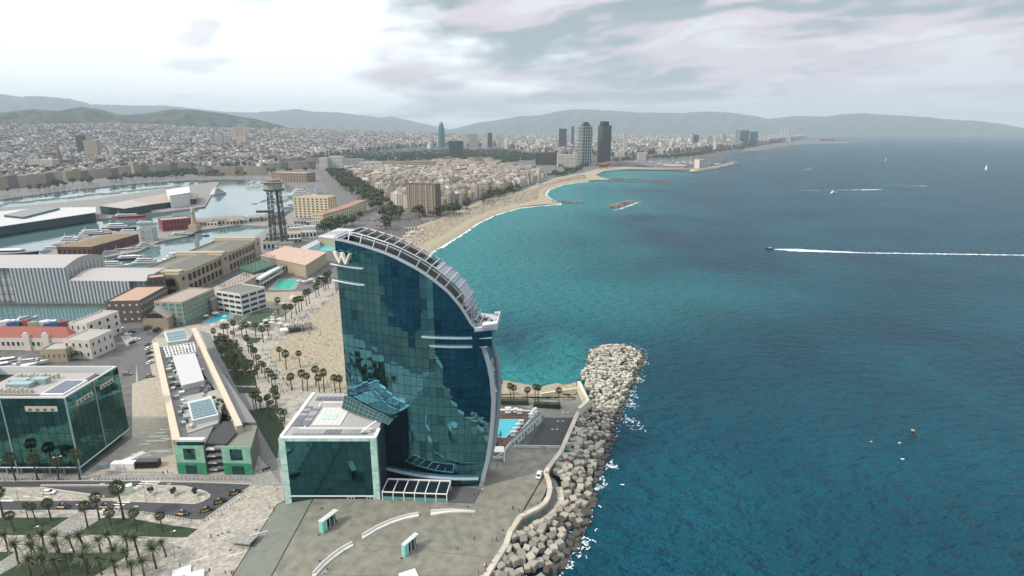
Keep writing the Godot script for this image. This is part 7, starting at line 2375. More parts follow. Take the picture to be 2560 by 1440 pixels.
	for j in 5:
		var y0 := top * j / 5.0
		var y1 := top * (j + 1) / 5.0
		var w0 := lerpf(6.5, 5.0, j / 5.0)
		var w1 := lerpf(6.5, 5.0, (j + 1) / 5.0)
		for q in [[V3(-1, 0, 1), V3(1, 0, 1)], [V3(1, 0, 1), V3(1, 0, -1)], [V3(1, 0, -1), V3(-1, 0, -1)], [V3(-1, 0, -1), V3(-1, 0, 1)]]:
			br.tube(q[0] * w0 + V3(0, y0, 0), q[1] * w1 + V3(0, y1, 0), 0.22, 0.22, 4, false)
			br.tube(q[1] * w0 + V3(0, y0, 0), q[0] * w1 + V3(0, y1, 0), 0.22, 0.22, 4, false)
			br.tube(q[0] * w1 + V3(0, y1, 0), q[1] * w1 + V3(0, y1, 0), 0.3, 0.3, 4, false)
	put("bracing", br.mesh(), st, tw)
	var lift := Shape.new()
	lift.box(V3(3.2, 0, 0), V3(2.2, top, 2.2))
	put("lift_shaft", lift.mesh(), mat("shaft_blue", 0.03, 0.07, 0.10, 0.4), tw)
	var plat := Shape.new()
	plat.lathe(V3(0, top, 0), [Vector2(0, 0), Vector2(10.6, 0), Vector2(11.4, 1.0), Vector2(11.4, 2.0), Vector2(0, 2.0)], 10)
	put("platform", plat.mesh(), st, tw)
	var cab := Shape.new()
	cab.lathe(V3(0, top + 2, 0), [Vector2(9.4, 0), Vector2(10.0, 7.0), Vector2(0, 7.0)], 10)
	put("station", cab.mesh(), mat("station_sage", 0.36, 0.37, 0.28, 0.7), tw)
	var hat := Shape.new()
	hat.lathe(V3(0, top + 9, 0), [Vector2(0, 0), Vector2(12.8, 0), Vector2(13.2, 0.9), Vector2(8, 1.4), Vector2(8, 3.2), Vector2(0, 3.6)], 10)
	put("roof", hat.mesh(), mat("station_roof", 0.19, 0.17, 0.155, 0.8), tw)
	# blocks by the tower: pale slab and a long curved office with four rows of windows
	house("apartment_slab", "pale yellow eight-storey block right behind the cable car tower", "building", V3(-326.3, 2, -880), V3(-272.1, 2, -872), 30.0, 30.0, mat("wall_yellow", 0.55, 0.50, 0.36, 0.9), mats.roof_dusty, 8, 8, 4, {"win_w": 0.5, "win_h": 1.7, "parapet": 1.2})
	var cv := [V3(-255.8, 2, -794), V3(-247.3, 2, -833), V3(-240.2, 2, -885), V3(-237.6, 2, -957)]
	for i in 3:
		house("curved_office", "long curved four-storey cream office, %s part" % ["near", "middle", "far"][i], "building", cv[i], cv[i + 1] + (cv[i + 1] - cv[i]).normalized() * 0.4, 15.0, 17.0, mats.wall_yellow, mat("roof_brick", 0.30, 0.15, 0.11, 0.9), 4, 7, 0, {"win_w": 0.45, "win_h": 2.2, "left_bays": 5 if i == 0 else 0, "parapet": 0.6})
	# dark brick offices and the gabled hall by the dock
	var slate := grain(mat("brick_grey", 0.145, 0.13, 0.115, 0.95), tex.grit, 4.0)
	house("brick_office", "dark grey brick office with terracotta roofs at the end of the dock", "building", V3(-253.3, 2, -383.7), V3(-257, 2, -423), 22.0, 15.0, slate, mat("roof_salmon", 0.38, 0.255, 0.195, 0.9), 3, 12, 3, {"win_w": 0.35, "win_h": 1.4, "left_bays": 5, "glass": mats.white_render})
	house("brick_office", "lower wing of the dark brick office, nearest the water", "building", V3(-273.1, 2, -386.3), V3(-262.6, 2, -386.3), 22.0, 9.0, slate, mats.roof_salmon, 2, 5, 0, {"win_w": 0.4, "win_h": 1.2, "glass": mats.white_render})
	house("stair_block", "small brick stair block with a pink roof on the dark brick office", "building", V3(-272.6, 2, -426), V3(-262.9, 2, -431), 12.0, 20.0, slate, mats.roof_salmon, 4, 3, 1, {"win_w": 0.2})
	var gh := thing("gabled_hall", "old sand coloured hall with a fan window in its gable", "building", (V3(-242.7, 2, -366.3) + V3(-227.6, 2, -370.3)) * 0.5, 0.08)
	var gs := Shape.new()
	var hw := V3(-242.7, 2, -366.3).distance_to(V3(-227.6, 2, -370.3)) / 2
	for z in [[0.0, -1], [-46.0, 1]]:
		gs.quad(V3(-hw, 0, z[0]), V3(hw, 0, z[0]), V3(hw, 8, z[0]), V3(-hw, 8, z[0]), V3(0, 0, -z[1]))
		gs.tri(V3(-hw, 8, z[0]), V3(hw, 8, z[0]), V3(0, 14, z[0]), V3(0, 0, -z[1]))
	for x in [-1, 1]:
		gs.quad(V3(x * hw, 0, 0), V3(x * hw, 8, 0), V3(x * hw, 8, -46), V3(x * hw, 0, -46), V3(x, 0, 0))
	put("wall", gs.mesh(), mat("wall_sandstone", 0.33, 0.28, 0.20, 0.95), gh)
	var gr := Shape.new()
	for x in [-1, 1]:
		gr.quad(Vector3(x * (hw + 0.6), 7.8, 0.6), V3(0, 14.4, 0.6), V3(0, 14.4, -46), Vector3(x * (hw + 0.6), 7.8, -46), V3(x, 1, 0))
	put("roof", gr.mesh(), mats.penthouse_pale, gh)
	var fw := Shape.new()
	for i in 8:
		fw.tri(V3(0, 8.2, 0.12), Vector3(cos(PI * i / 8.0) * 5.5, 8.2 + sin(PI * i / 8.0) * 3.4, 0.12), Vector3(cos(PI * (i + 0.85) / 8.0) * 5.5, 8.2 + sin(PI * (i + 0.85) / 8.0) * 3.4, 0.12), V3(0, 0, 1))
	put("fan_window", fw.mesh(), mat("window_glass", 0.02, 0.03, 0.035, 0.08), gh)
	# hotel wing with teal glazing, white clubhouse, stand, pink-roofed sports hall
	var teal := mat("glass_teal", 0.05, 0.22, 0.23, 0.1)
	house("seaside_residence", "long five-storey residence with a grid of teal windows above the small pool", "building", V3(-220.3, 2, -376), V3(-216.3, 2, -412), 20.0, 16.0, mats.wall_cream, mats.roof_dusty, 5, 14, 0, {"win_w": 0.72, "win_h": 2.2, "glass": teal, "left_bays": 4})
	house("club_house", "white four-storey clubhouse with ribbon windows beside the long residence", "building", V3(-213.1, 2, -408), V3(-191.2, 2, -398), 22.0, 15.5, mats.white_render, roof_grey, 4, 4, 3, {"win_w": 0.85, "win_h": 1.9})
	slab_on("club_hall", "long low hall with a brown roof terrace behind the clubhouse", "building", PackedVector2Array([Vector2(-229.9, -417), Vector2(-228.3, -487), Vector2(-212.2, -473), Vector2(-213.9, -402)]), 2, 12, mats.wall_cream, mats.roof_dusty)
	for q in [[PackedVector2Array([Vector2(-232.3, -446), Vector2(-230.5, -483), Vector2(-216.1, -470), Vector2(-218, -433)]), "left"], [PackedVector2Array([Vector2(-240.6, -506), Vector2(-233.5, -537), Vector2(-213.1, -519), Vector2(-220.2, -486)]), "right"]]:
		var cage := thing("ball_court", "dark green caged ball court on the club roof, %s of two" % q[1], "sports court")
		var fl := Shape.new()
		fl.prism(q[0], 2, 9.5 if q[1] == "left" else 12.5)
		put("floor", fl.mesh(), mat("court_green", 0.05, 0.115, 0.085, 0.9), cage)
		var net := Shape.new()
		for i in 4:
			var c0: Vector2 = q[0][i]
			var c1: Vector2 = q[0][(i + 1) % 4]
			for j in 9:
				var e: Vector2 = c0.lerp(c1, j / 8.0)
				net.tube(V3(e.x, 9, e.y), V3(e.x, 17 if q[1] == "left" else 20, e.y), 0.14, 0.14, 4, false)
			for y in 4:
				net.tube(V3(c0.x, 11 + 2.0 * y + (0 if q[1] == "left" else 3), c0.y), V3(c1.x, 11 + 2.0 * y + (0 if q[1] == "left" else 3), c1.y), 0.1, 0.1, 4, false)
		put("fence", net.mesh(), mat("net_green", 0.02, 0.09, 0.07, 0.8), cage)
	var stand := thing("grandstand", "pale concrete stand in two tiers beside the green lane pool", "grandstand", (V3(-208.9, 2, -472) + V3(-208, 2, -519)) * 0.5, -atan2(V3(-208, 2, -519).z - V3(-208.9, 2, -472).z, V3(-208, 2, -519).x - V3(-208.9, 2, -472).x))
	var lenq := V3(-208.9, 2, -472).distance_to(V3(-208, 2, -519))
	for i in 2:
		var ss := Shape.new()
		ss.box(V3(0, 3.4 + 4 * i, -5), V3(lenq, 0.6, 12))
		ss.box(V3(0, 4.0 + 4 * i, 1.0), V3(lenq, 1.1, 0.3))
		for k in 9:
			ss.box(V3(-lenq / 2 + lenq * k / 8.0, 4 * i, -0.2), V3(0.5, 4.0, 0.5))
		put("tier", ss.mesh(), mats.white_render, stand)
	var bk := Shape.new()
	bk.box(V3(0, 0, -8), V3(lenq, 8, 4))
	put("back_wall", bk.mesh(), mats.stair_dark, stand)
	slab_on("sports_hall", "big flat salmon-pink roof of the sports hall behind the lane pool", "building", PackedVector2Array([Vector2(-240.4, -551), Vector2(-234, -597), Vector2(-182.2, -566), Vector2(-183.6, -510)]), 2, 13, mats.wall_cream, grain(mat("roof_pink", 0.50, 0.36, 0.29, 0.9), tex.mottle, 30.0))
	house("sports_hall_porch", "shaded glazed front under the pink roof, facing the lane pool", "building", V3(-212.3, 2, -527), V3(-189.7, 2, -525), 6.0, 8.0, mats.wall_cream, mats.roof_dusty, 1, 6, 0, {"win_w": 0.8, "win_h": 5.5})
	slab_on("market_hall", "wide pale grey flat roof right behind the top of the hotel", "building", PackedVector2Array([Vector2(-222.5, -666), Vector2(-215.6, -723), Vector2(-183.7, -714), Vector2(-191.6, -646)]), 2, 11, mats.wall_cream, mats.slab_grey)
	slab_on("club_pavilion", "low grey roofed pavilion left of the round pool", "building", PackedVector2Array([Vector2(-226.8, -621), Vector2(-224.7, -668), Vector2(-215.6, -651), Vector2(-216.6, -604)]), 2, 7, mats.white_render, mats.block_grey)
	for q in [[PackedVector2Array([Vector2(-211.6, -401), Vector2(-202, -404), Vector2(-199.4, -392.6), Vector2(-209.2, -380.3)]), "small turquoise pool below the long residence"], [PackedVector2Array([Vector2(-204.2, -504), Vector2(-188.5, -503), Vector2(-182.8, -471), Vector2(-199.5, -472)]), "green lane pool in front of the pink-roofed hall"], [PackedVector2Array([Vector2(-227.6, -677), Vector2(-209, -682), Vector2(-194.5, -632), Vector2(-214.8, -630)]), "blue leisure pool behind the top of the hotel"]]:
		var t := thing("swimming_pool", q[1], "swimming pool")
		var s := Shape.new()
		var grown := Geometry2D.offset_polygon(q[0], 3.0)
		s.prism(grown[0], 1.9, 2.1)
		put("surround", s.mesh(), mat("pool_surround", 0.24, 0.22, 0.21, 0.9), t)
		s = Shape.new()
		s.prism(q[0], 1.9, 2.16)
		put("water", s.mesh(), mats.pool_water if not "lane" in q[1] else mat("pool_green", 0.02, 0.42, 0.31, 0.1), t)
		if "lane" in q[1]:
			for i in 7:
				var l := Shape.new()
				var f := (i + 1) / 8.0
				var p0: Vector2 = q[0][0].lerp(q[0][1], f)
				var p1: Vector2 = q[0][3].lerp(q[0][2], f)
				l.bar(V3(p0.x, 2.17, p0.y), V3(p1.x, 2.17, p1.y), 0.35, 0.05)
				put("lane_rope", l.mesh(), mat("lane_teal", 0.01, 0.2, 0.17, 0.6), t)
	var pitch := thing("football_pitch", "small fenced football pitch of artificial grass by the beach", "football pitch")
	var pp := PackedVector2Array([Vector2(-189.3, -412), Vector2(-171.4, -412), Vector2(-169.6, -376), Vector2(-188.5, -376)])
	var s := Shape.new()
	s.prism(pp, 1.9, 2.09)
	put("turf", s.mesh(), grain(mat("turf", 0.05, 0.085, 0.045, 0.95), tex.mottle, 9.0), pitch)
	for i in 4:
		var l := Shape.new()
		var c := (pp[0] + pp[2]) * 0.5
		var p0 := c + (pp[i] - c) * 0.9
		var p1 := c + (pp[(i + 1) % 4] - c) * 0.9
		l.bar(V3(p0.x, 2.085, p0.y), V3(p1.x, 2.085, p1.y), 0.3, 0.015)
		put("touch_line", l.mesh(), mat("road_paint", 0.68, 0.68, 0.66, 0.8), pitch)
		for k in 8:
			var ps := Shape.new()
			var e := pp[i].lerp(pp[(i + 1) % 4], k / 8.0)
			ps.tube(V3(e.x, 2, e.y), V3(e.x, 7.5, e.y), 0.12, 0.1, 5)
			put("fence_post", ps.mesh(), mats.net_green, pitch)
	sheet("sand_court", PackedVector2Array([Vector2(-209.3, -459), Vector2(-171, -464), Vector2(-162.3, -430), Vector2(-174.8, -414), Vector2(-203.5, -432)]), 2.05, mats.beach_sand)
	# boatyard wall, white customs houses with a red roof
	var red := grain(mat("roof_red_tile", 0.33, 0.115, 0.085, 0.9), tex.grit, 4.0)
	var plaster := mat("plaster_white", 0.56, 0.54, 0.49, 0.9)
	a = V3(-337.1, 2, -332.1)
	b = V3(-263.4, 2, -330.7)
	var ch := house("customs_shed", "long white building with a red tiled roof and a row of square windows", "building", a, b, 16.0, 7.5, plaster, red, 1, 24, 0, {"win_w": 0.55, "win_h": 2.4, "parapet": 0.5, "blank_ground": false})
	ridge_roof(ch, a.distance_to(b), 16.0, 8.0, 4.2, red, 0.1)
	for x in [0.14, 0.3]:
		var g := Shape.new()
		g.box(Vector3(x * a.distance_to(b), 0, 0.2), V3(4.0, 10.0, 1.2))
		g.box(Vector3(x * a.distance_to(b), 10.0, 0.2), V3(2.2, 1.2, 1.0))
		put("gatehouse", g.mesh(), plaster, ch)
	house("customs_house", "white three-storey house with a roof turret at the right end of the red tiled roof", "building", V3(-268.8, 2, -338.8), V3(-257.5, 2, -337.5), 26.0, 14.0, plaster, mats.penthouse_pale, 3, 3, 4, {"win_w": 0.3, "win_h": 2.2})
	house("white_house", "white two-storey flat-roofed house beside two palms, left of the green office", "building", V3(-257.9, 2, -318), V3(-241.8, 2, -316.7), 18.0, 11.0, plaster, mats.penthouse_pale, 2, 4, 4, {"win_w": 0.3, "win_h": 2.2})
	house("pale_annex", "low pale annex with a dark roof opening in front of the customs house", "building", V3(-267.1, 2, -311.9), V3(-253.4, 2, -313.1), 12.0, 7.0, mats.wall_cream, mats.penthouse_pale, 1, 5, 2, {"win_w": 0.25, "win_h": 1.6})
	for q in [[V3(-289.1, 2, -306.6), 0.5, 22.0, "first"], [V3(-277.7, 2, -303.2), 0.55, 26.0, "second"], [V3(-273.9, 2, -293.9), 0.6, 30.0, "third"], [V3(-272.4, 2, -284.5), 0.6, 30.0, "fourth"], [V3(-268.9, 2, -306.6), 0.4, 16.0, "fifth and smallest"]]:
		yacht("motor_yacht", "white motor yacht laid up ashore behind the glass office, %s in the row" % q[3], q[0] + V3(0, 1.2, 0), q[1], q[2], false, 2)
	for i in 9:
		var bx := Shape.new()
		bx.box(Vector3.ZERO, Vector3(r.randf_range(6, 11), 3.0, 2.8), r.randf_range(-0.2, 0.5))
		bx.box(V3(0, 3.0, 0), V3(4, 0.5, 2.0))
		tag(put("dockside_container", bx.mesh(), [mats.white_paint, mat("box_blue", 0.05, 0.12, 0.25, 0.6), mats.wall_red, mats.wall_cream][i % 4], self, Transform3D(Basis.IDENTITY, V3(-341.9, 2, -378.6).lerp(V3(-287.2, 2, -376), i / 8.0) + V3(0, 0, r.randf_range(-3, 3)))), "%s container on the quay behind the red tiled roof" % ["white", "blue", "dark red", "cream"][i % 4], "container", "containers on the quay")
	yacht("motor_yacht", "small grey motor yacht moored at the near side of the green dock", V3(-342.4, 0, -395), 1.2, 15.0, false, 2)
	# Moll: dark glass halls and the white cinema
	var dk := mat("hall_dark", 0.025, 0.055, 0.065, 0.2, 0.3)
	slab_on("exhibition_hall", "very long dark glass hall with a flat grey roof on the far pier, left", "building", PackedVector2Array([Vector2(-644, -679), Vector2(-637, -726), Vector2(-606, -853), Vector2(-647, -912), Vector2(-730, -902), Vector2(-772, -820)]), 2, 13, dk, mats.slab_grey)
	slab_on("roof_ring", "raised dark roof with a pale rim on the long glass hall", "roof structure", PackedVector2Array([Vector2(-698, -806), Vector2(-721, -891), Vector2(-678, -882), Vector2(-656, -787)]), 13.7, 16, mats.hull_navy if mats.has("hull_navy") else dk, dk)
	slab_on("aquarium_hall", "low dark hall with a pale flat roof in the middle of the far pier", "building", PackedVector2Array([Vector2(-646, -923), Vector2(-586, -890), Vector2(-576, -938), Vector2(-646, -1004)]), 2, 14, dk, mats.penthouse_pale)
	slab_on("shopping_hall", "long low hall with a brown roof at the right of the far pier", "building", PackedVector2Array([Vector2(-591, -963), Vector2(-561, -1049), Vector2(-599, -1129), Vector2(-664, -1143), Vector2(-663, -1036)]), 2, 11, dk, mats.roof_dusty)
	slab_on("cinema", "white windowless cinema block on the far pier", "building", PackedVector2Array([Vector2(-626, -1074), Vector2(-571, -987), Vector2(-565, -1039), Vector2(-622, -1143)]), 2, 23, mats.white_render, mats.white_paint)
	# old brown warehouse museum
	house("museum", "large brown brick building with rows of arched windows at the head of the marina", "building", V3(-610, 2, -1511), V3(-512, 2, -1487), 40.0, 22.0, mat("brick_tan", 0.30, 0.22, 0.15, 0.95), mats.roof_dusty, 4, 13, 5, {"win_w": 0.45, "joined": true})
	# boats
	for q in [[V3(-506, 0, -638), 0.25, 26.0, false, 2, "white motor yacht moored off the pier, far left"], [V3(-509, 0, -656), 0.2, 30.0, true, 2, "dark hulled yacht, second in the row off the pier"], [V3(-520, 0, -685), 0.1, 32.0, false, 3, "white yacht with three decks, third in the row off the pier"], [V3(-524, 0, -714), 0.15, 24.0, false, 2, "small white yacht, fourth in the row off the pier"], [V3(-526, 0, -734), 0.15, 40.0, true, 2, "long dark yacht, fifth in the row off the pier"], [V3(-525, 0, -755), 0.1, 24.0, false, 2, "white yacht behind the ochre roof"], [V3(-524, 0, -780), 0.05, 44.0, true, 2, "long black yacht, last but one off the pier"], [V3(-499, 0, -761), 0.1, 26.0, true, 1, "low dark yacht at the end of the row"], [V3(-518, 0, -831), 0.0, 30.0, false, 1, "flat grey work boat beyond the red warehouse"], [V3(-394.4, 0, -600), 0.5, 20.0, false, 2, "small white yacht at the brick warehouse quay, left"], [V3(-428, 0, -619), 0.5, 24.0, false, 2, "white yacht at the brick warehouse quay"], [V3(-424, 0, -636), 0.5, 28.0, true, 1, "dark trawler at the brick warehouse quay"], [V3(-413, 0, -656), 0.4, 26.0, false, 3, "tall white yacht below the grey block"], [V3(-413, 0, -728), 0.3, 30.0, true, 2, "dark hulled ship moored by the red warehouse"], [V3(-331.9, 0, -589), 0.3, 46.0, false, 2, "big white yacht at the quay behind the arcaded warehouse"], [V3(-389.6, 0, -593), 0.15, 34.0, true, 1, "dark sailing ship at the inner quay"], [V3(-363.2, 0, -574), 0.2, 30.0, false, 2, "white yacht at the inner quay, nearest the sheds"], [V3(-386.8, 0, -560), 0.2, 30.0, false, 2, "white yacht behind the lower shed"], [V3(-606, 0, -1225), 1.45, 52.0, false, 3, "large white cruise yacht with three decks in the marina"], [V3(-530, 0, -608), 0.1, 60.0, true, 1, "old dark ship at the left edge behind the tall shed"], [V3(-580, 0, -890), 0.15, 46.0, false, 1, "red hulled ship moored at the far pier"], [V3(-413, 0, -1173), 0.0, 60.0, false, 3, "huge white yacht with three decks behind the pale yellow block"], [V3(-421, 0, -831), 0.1, 24.0, false, 1, "fishing boat at the fish quay, left"], [V3(-399.4, 0, -846), 0.1, 22.0, false, 1, "fishing boat at the fish quay, right"], [V3(-369.8, 0, -1008), 0.2, 40.0, false, 2, "white yacht at the quay, lower right of the marina"], [V3(-405, 0, -962), 0.1, 26.0, true, 0, "black sailing ship left of the cable car tower"]]:
		var yo := yacht("yacht", q[5], q[0], q[1], q[2], q[3], q[4])
		if "red hulled" in q[5]:
			(yo.get_child(0) as MeshInstance3D).material_override = mat("hull_red", 0.35, 0.02, 0.04, 0.5)
	motorboat("motorboat", "small dark launch under way in the inner harbour", V3(-386.8, 0, -734), 0.2, 9.0, true)
	var sb := sailboat("sailboat", "white sailing boat with bare mast in the crowded marina beyond the far pier", V3(-930, 0, -1075), 0.3, 13.0, false, "sailing boats in the marina")
	for i in 105:
		var u := r.randf()
		var at := V3(-923, 0, -1029).lerp(V3(-802, 0, -1402), u) + Vector3(r.randf_range(-10, 10), 0, r.randf_range(-60, 20) * (1.0 - 0.4 * u))
		copy_of(sb, V3(at.x, 0, at.z), 0.3 + (PI if r.randf() < 0.5 else 0.0), r.randf_range(0.8, 1.5))
	for i in 90:
		var u := r.randf()
		var v := r.randf()
		var at := V3(-613, 0, -1363).lerp(V3(-522, 0, -1363), u).lerp(V3(-675, 0, -1546).lerp(V3(-589, 0, -1511), u), v)
		copy_of(sb, V3(at.x, 0, at.z), 1.4 + (PI if r.randf() < 0.5 else 0.0), r.randf_range(0.7, 1.3), "white sailing boat with bare mast in the marina left of the brown museum")
	for i in 26:
		var at := V3(-445, 0, -1094).lerp(V3(-444, 0, -1195), r.randf()) + Vector3(r.randf_range(-25, 20), 0, r.randf_range(-50, 30))
		copy_of(sb, V3(at.x, 0, at.z), 0.2, r.randf_range(0.8, 1.4), "white sailing boat with bare mast behind the cable car tower")
	for i in 16:
		var at := V3(-297.5, 0, -524).lerp(V3(-311.5, 0, -706), i / 15.0) + V3(-12, 0, r.randf_range(-8, 4))
		motorboat("motorboat", "small boat moored along the quay behind the arcaded warehouse", V3(at.x, 0, at.z), 0.5 + r.randf(), r.randf_range(7, 12), i % 3 == 0, "small boats along the quay")
	var pon := Shape.new()
	for i in 7:
		pon.bar(V3(-696, 0.6, -1551).lerp(V3(-594, 0.6, -1320), i / 6.0), V3(-592, 0.6, -1551).lerp(V3(-505, 0.6, -1320), i / 6.0), 2.5, 0.4)
	setting("pontoon", pon.mesh(), mats.kerb_stone)
func in_area(area: PackedVector2Array, r: RandomNumberGenerator) -> Vector2:
	var lo := area[0]
	var hi := area[0]
	for p in area:
		lo = lo.min(p)
		hi = hi.max(p)
	for k in 200:
		var q := Vector2(r.randf_range(lo.x, hi.x), r.randf_range(lo.y, hi.y))
		if Geometry2D.is_point_in_polygon(q, area):
			return q
	return area[0]
func build_town() -> void:
	var r := RandomNumberGenerator.new()
	r.seed = 61
	# fishermen's quarter: narrow houses in straight rows
	var protos := []
	var dark := mat("window_shade", 0.05, 0.05, 0.05, 0.3)
	for i in 9:
		var wm := mat("town_wall_%d" % i, [0.46, 0.36, 0.60, 0.27, 0.42, 0.66, 0.20, 0.42, 0.34][i], [0.425, 0.32, 0.58, 0.225, 0.38, 0.64, 0.18, 0.40, 0.315][i], [0.355, 0.26, 0.53, 0.19, 0.315, 0.60, 0.165, 0.36, 0.28][i], 0.9)
		var rm := mat("town_roof_%d" % (i % 4), [0.30, 0.48, 0.23, 0.22][i % 4], [0.235, 0.455, 0.18, 0.22][i % 4], [0.195, 0.42, 0.15, 0.22][i % 4], 0.9)
		var h := house("town_house", "narrow apartment house in the tightly packed rows of the old quarter behind the beach", "apartment house", V3(-7, 0, 0), V3(7, 0, 0), 13.0, 15.0 + i, wm, rm, 5 + i % 2, 3, 3, {"joined": true, "glass": dark, "win_w": 0.42, "left_bays": 3, "group": "apartment houses of the old quarter behind the beach"})
		var box := Shape.new()
		box.box(Vector3(r.randf_range(-3, 3), 15.0 + i, -6), V3(4, 2.8, 4))
		put("roof_hut", box.mesh(), wm, h)
		box = Shape.new()
		box.box(V3(4, 15.0 + i, -9), V3(2, 1.8, 2))
		put("water_tank", box.mesh(), rm, h)
		protos.append(h)
	var quarter := PackedVector2Array([Vector2(-510, -1841), Vector2(-380.2, -2033), Vector2(-299.1, -2243), Vector2(-143.1, -2145), Vector2(62.5, -1696), Vector2(101.1, -1639), Vector2(-14.9, -1222), Vector2(-62.3, -1121), Vector2(-101.7, -997), Vector2(-118.6, -952), Vector2(-179.7, -972), Vector2(-226.5, -1071), Vector2(-300.1, -1271), Vector2(-387.8, -1499)])
	var n := 0
	var turn := 0.33
	var spots := []
	for gx in range(-40, 60):
		for gz in range(-60, 40):
			var q := Vector2(gx * 14.2, gz * 15.0 + (9.0 if posmod(gz, 2) == 0 else 0.0)).rotated(turn) + Vector2(-100, -1300)
			if not Geometry2D.is_point_in_polygon(q, quarter) or posmod(gx, 5) == 0:
				continue
			spots.append(q)
	spots.sort_custom(func(a, b): return a.y > b.y)
	var rest := [[], [], [], [], [], [], [], [], []]
	for q in spots:
		var k := r.randi() % 9
		var sc := r.randf_range(0.85, 1.15)
		if n < 9:
			k = n
			protos[k].position = V3(q.x, 2, q.y)
			protos[k].rotation.y = -turn
		elif n < 285:
			copy_of(protos[k], V3(q.x, 2, q.y), -turn + r.randf_range(-0.02, 0.02)).scale = V3(1, sc, 1)
		else:
			rest[k].append([V3(q.x, 2, q.y), sc])
		n += 1
	var mass := Shape.new()
	mass.tinted = true
	for k in 9:
		for e in rest[k]:
			mass.col = (protos[k].get_child(0) as MeshInstance3D).material_override.albedo_color.srgb_to_linear() * r.randf_range(0.8, 1.1)
			mass.box(e[0] - V3(0, 2, 0), V3(14, 17 * e[1] + k, 13), -turn)
			mass.col = Color(0.29, 0.25, 0.22) * r.randf_range(0.5, 1.6)
			mass.box(e[0] + V3(0, 15 * e[1] + k, 0), V3(12.8, 0.4, 11.8), -turn)
			mass.col = Color(0.05, 0.05, 0.055)
			for f in 5:
				for w in 3:
					mass.box(e[0] + Vector3((w - 1) * 4.4, 2.2 + 3.1 * f * e[1], 6.55).rotated(Vector3.UP, -turn), V3(1.6, 1.7, 0.2), -turn)
	if mass.v.size():
		setting("farther_town_houses", mass.mesh(), tinted("city_houses", 0.9), "stuff")
	# the tall slab that ends the quarter
	var sl := house("apartment_tower_slab", "dark slab of flats with pale vertical piers at the beach end of the quarter", "building", V3(-163.4, 2, -915), V3(-115.7, 2, -893), 16.0, 46.0, mat("slab_wall", 0.13, 0.105, 0.095, 0.9), mats.penthouse_pale, 14, 16, 0, {"win_w": 0.5, "win_h": 1.7, "joined": true, "glass": mat("slab_window", 0.40, 0.36, 0.31, 0.7), "parapet": 2.0})
	for i in 5:
		var p := Shape.new()
		p.box(Vector3((i - 2) * 10.4, 0, 0.5), V3(1.3, 47, 1.0))
		put("pier", p.mesh(), mats.wall_cream, sl)
	# rows along the harbour front
	var front := []
	for i in 4:
		front.append(house("waterfront_building", "six-storey stone building in the row along the harbour avenue", "building", V3(-16, 0, 0), V3(16, 0, 0), 22.0, 24.0 + i, [mat("stone_warm", 0.40, 0.33, 0.25, 0.9), mats.wall_cream, mats.town_wall_6, mats.town_wall_4][i], [mats.roof_dusty, mats.roof_greygreen][i % 2], 6, 9, 3, {"joined": true, "win_w": 0.4, "glass": dark, "left_bays": 3, "group": "stone buildings along the harbour avenue"}))
	n = 0
	for line in [[V3(-1123, 2, -1271), V3(-1128, 2, -1499), 8], [V3(-1149, 2, -1535), V3(-1118, 2, -1758), 9], [V3(-1132, 2, -1790), V3(-1023, 2, -1913), 8], [V3(-891, 2, -1696), V3(-711, 2, -1726), 9], [V3(-1077, 2, -2243), V3(-958, 2, -2438), 6], [V3(-806, 2, -1971), V3(-665, 2, -2033), 7], [V3(-882, 2, -2243), V3(-752, 2, -2350), 6], [V3(-287.4, 2, -2269), V3(-43.4, 2, -2168), 8], [V3(-131.7, 2, -1971), V3(59.9, 2, -1790), 7]]:
		for i in line[2]:
			var p: Vector3 = line[0].lerp(line[1], (i + 0.5) / line[2])
			var t := -atan2(line[1].z - line[0].z, line[1].x - line[0].x)
			var o: Node3D = front[n] if n < 4 else copy_of(front[n % 4], p, t)
			o.position = p
			o.rotation.y = t
			o.scale = Vector3(line[0].distance_to(line[1]) / line[2] / 33.0, r.randf_range(0.8, 1.1), 1)
			n += 1
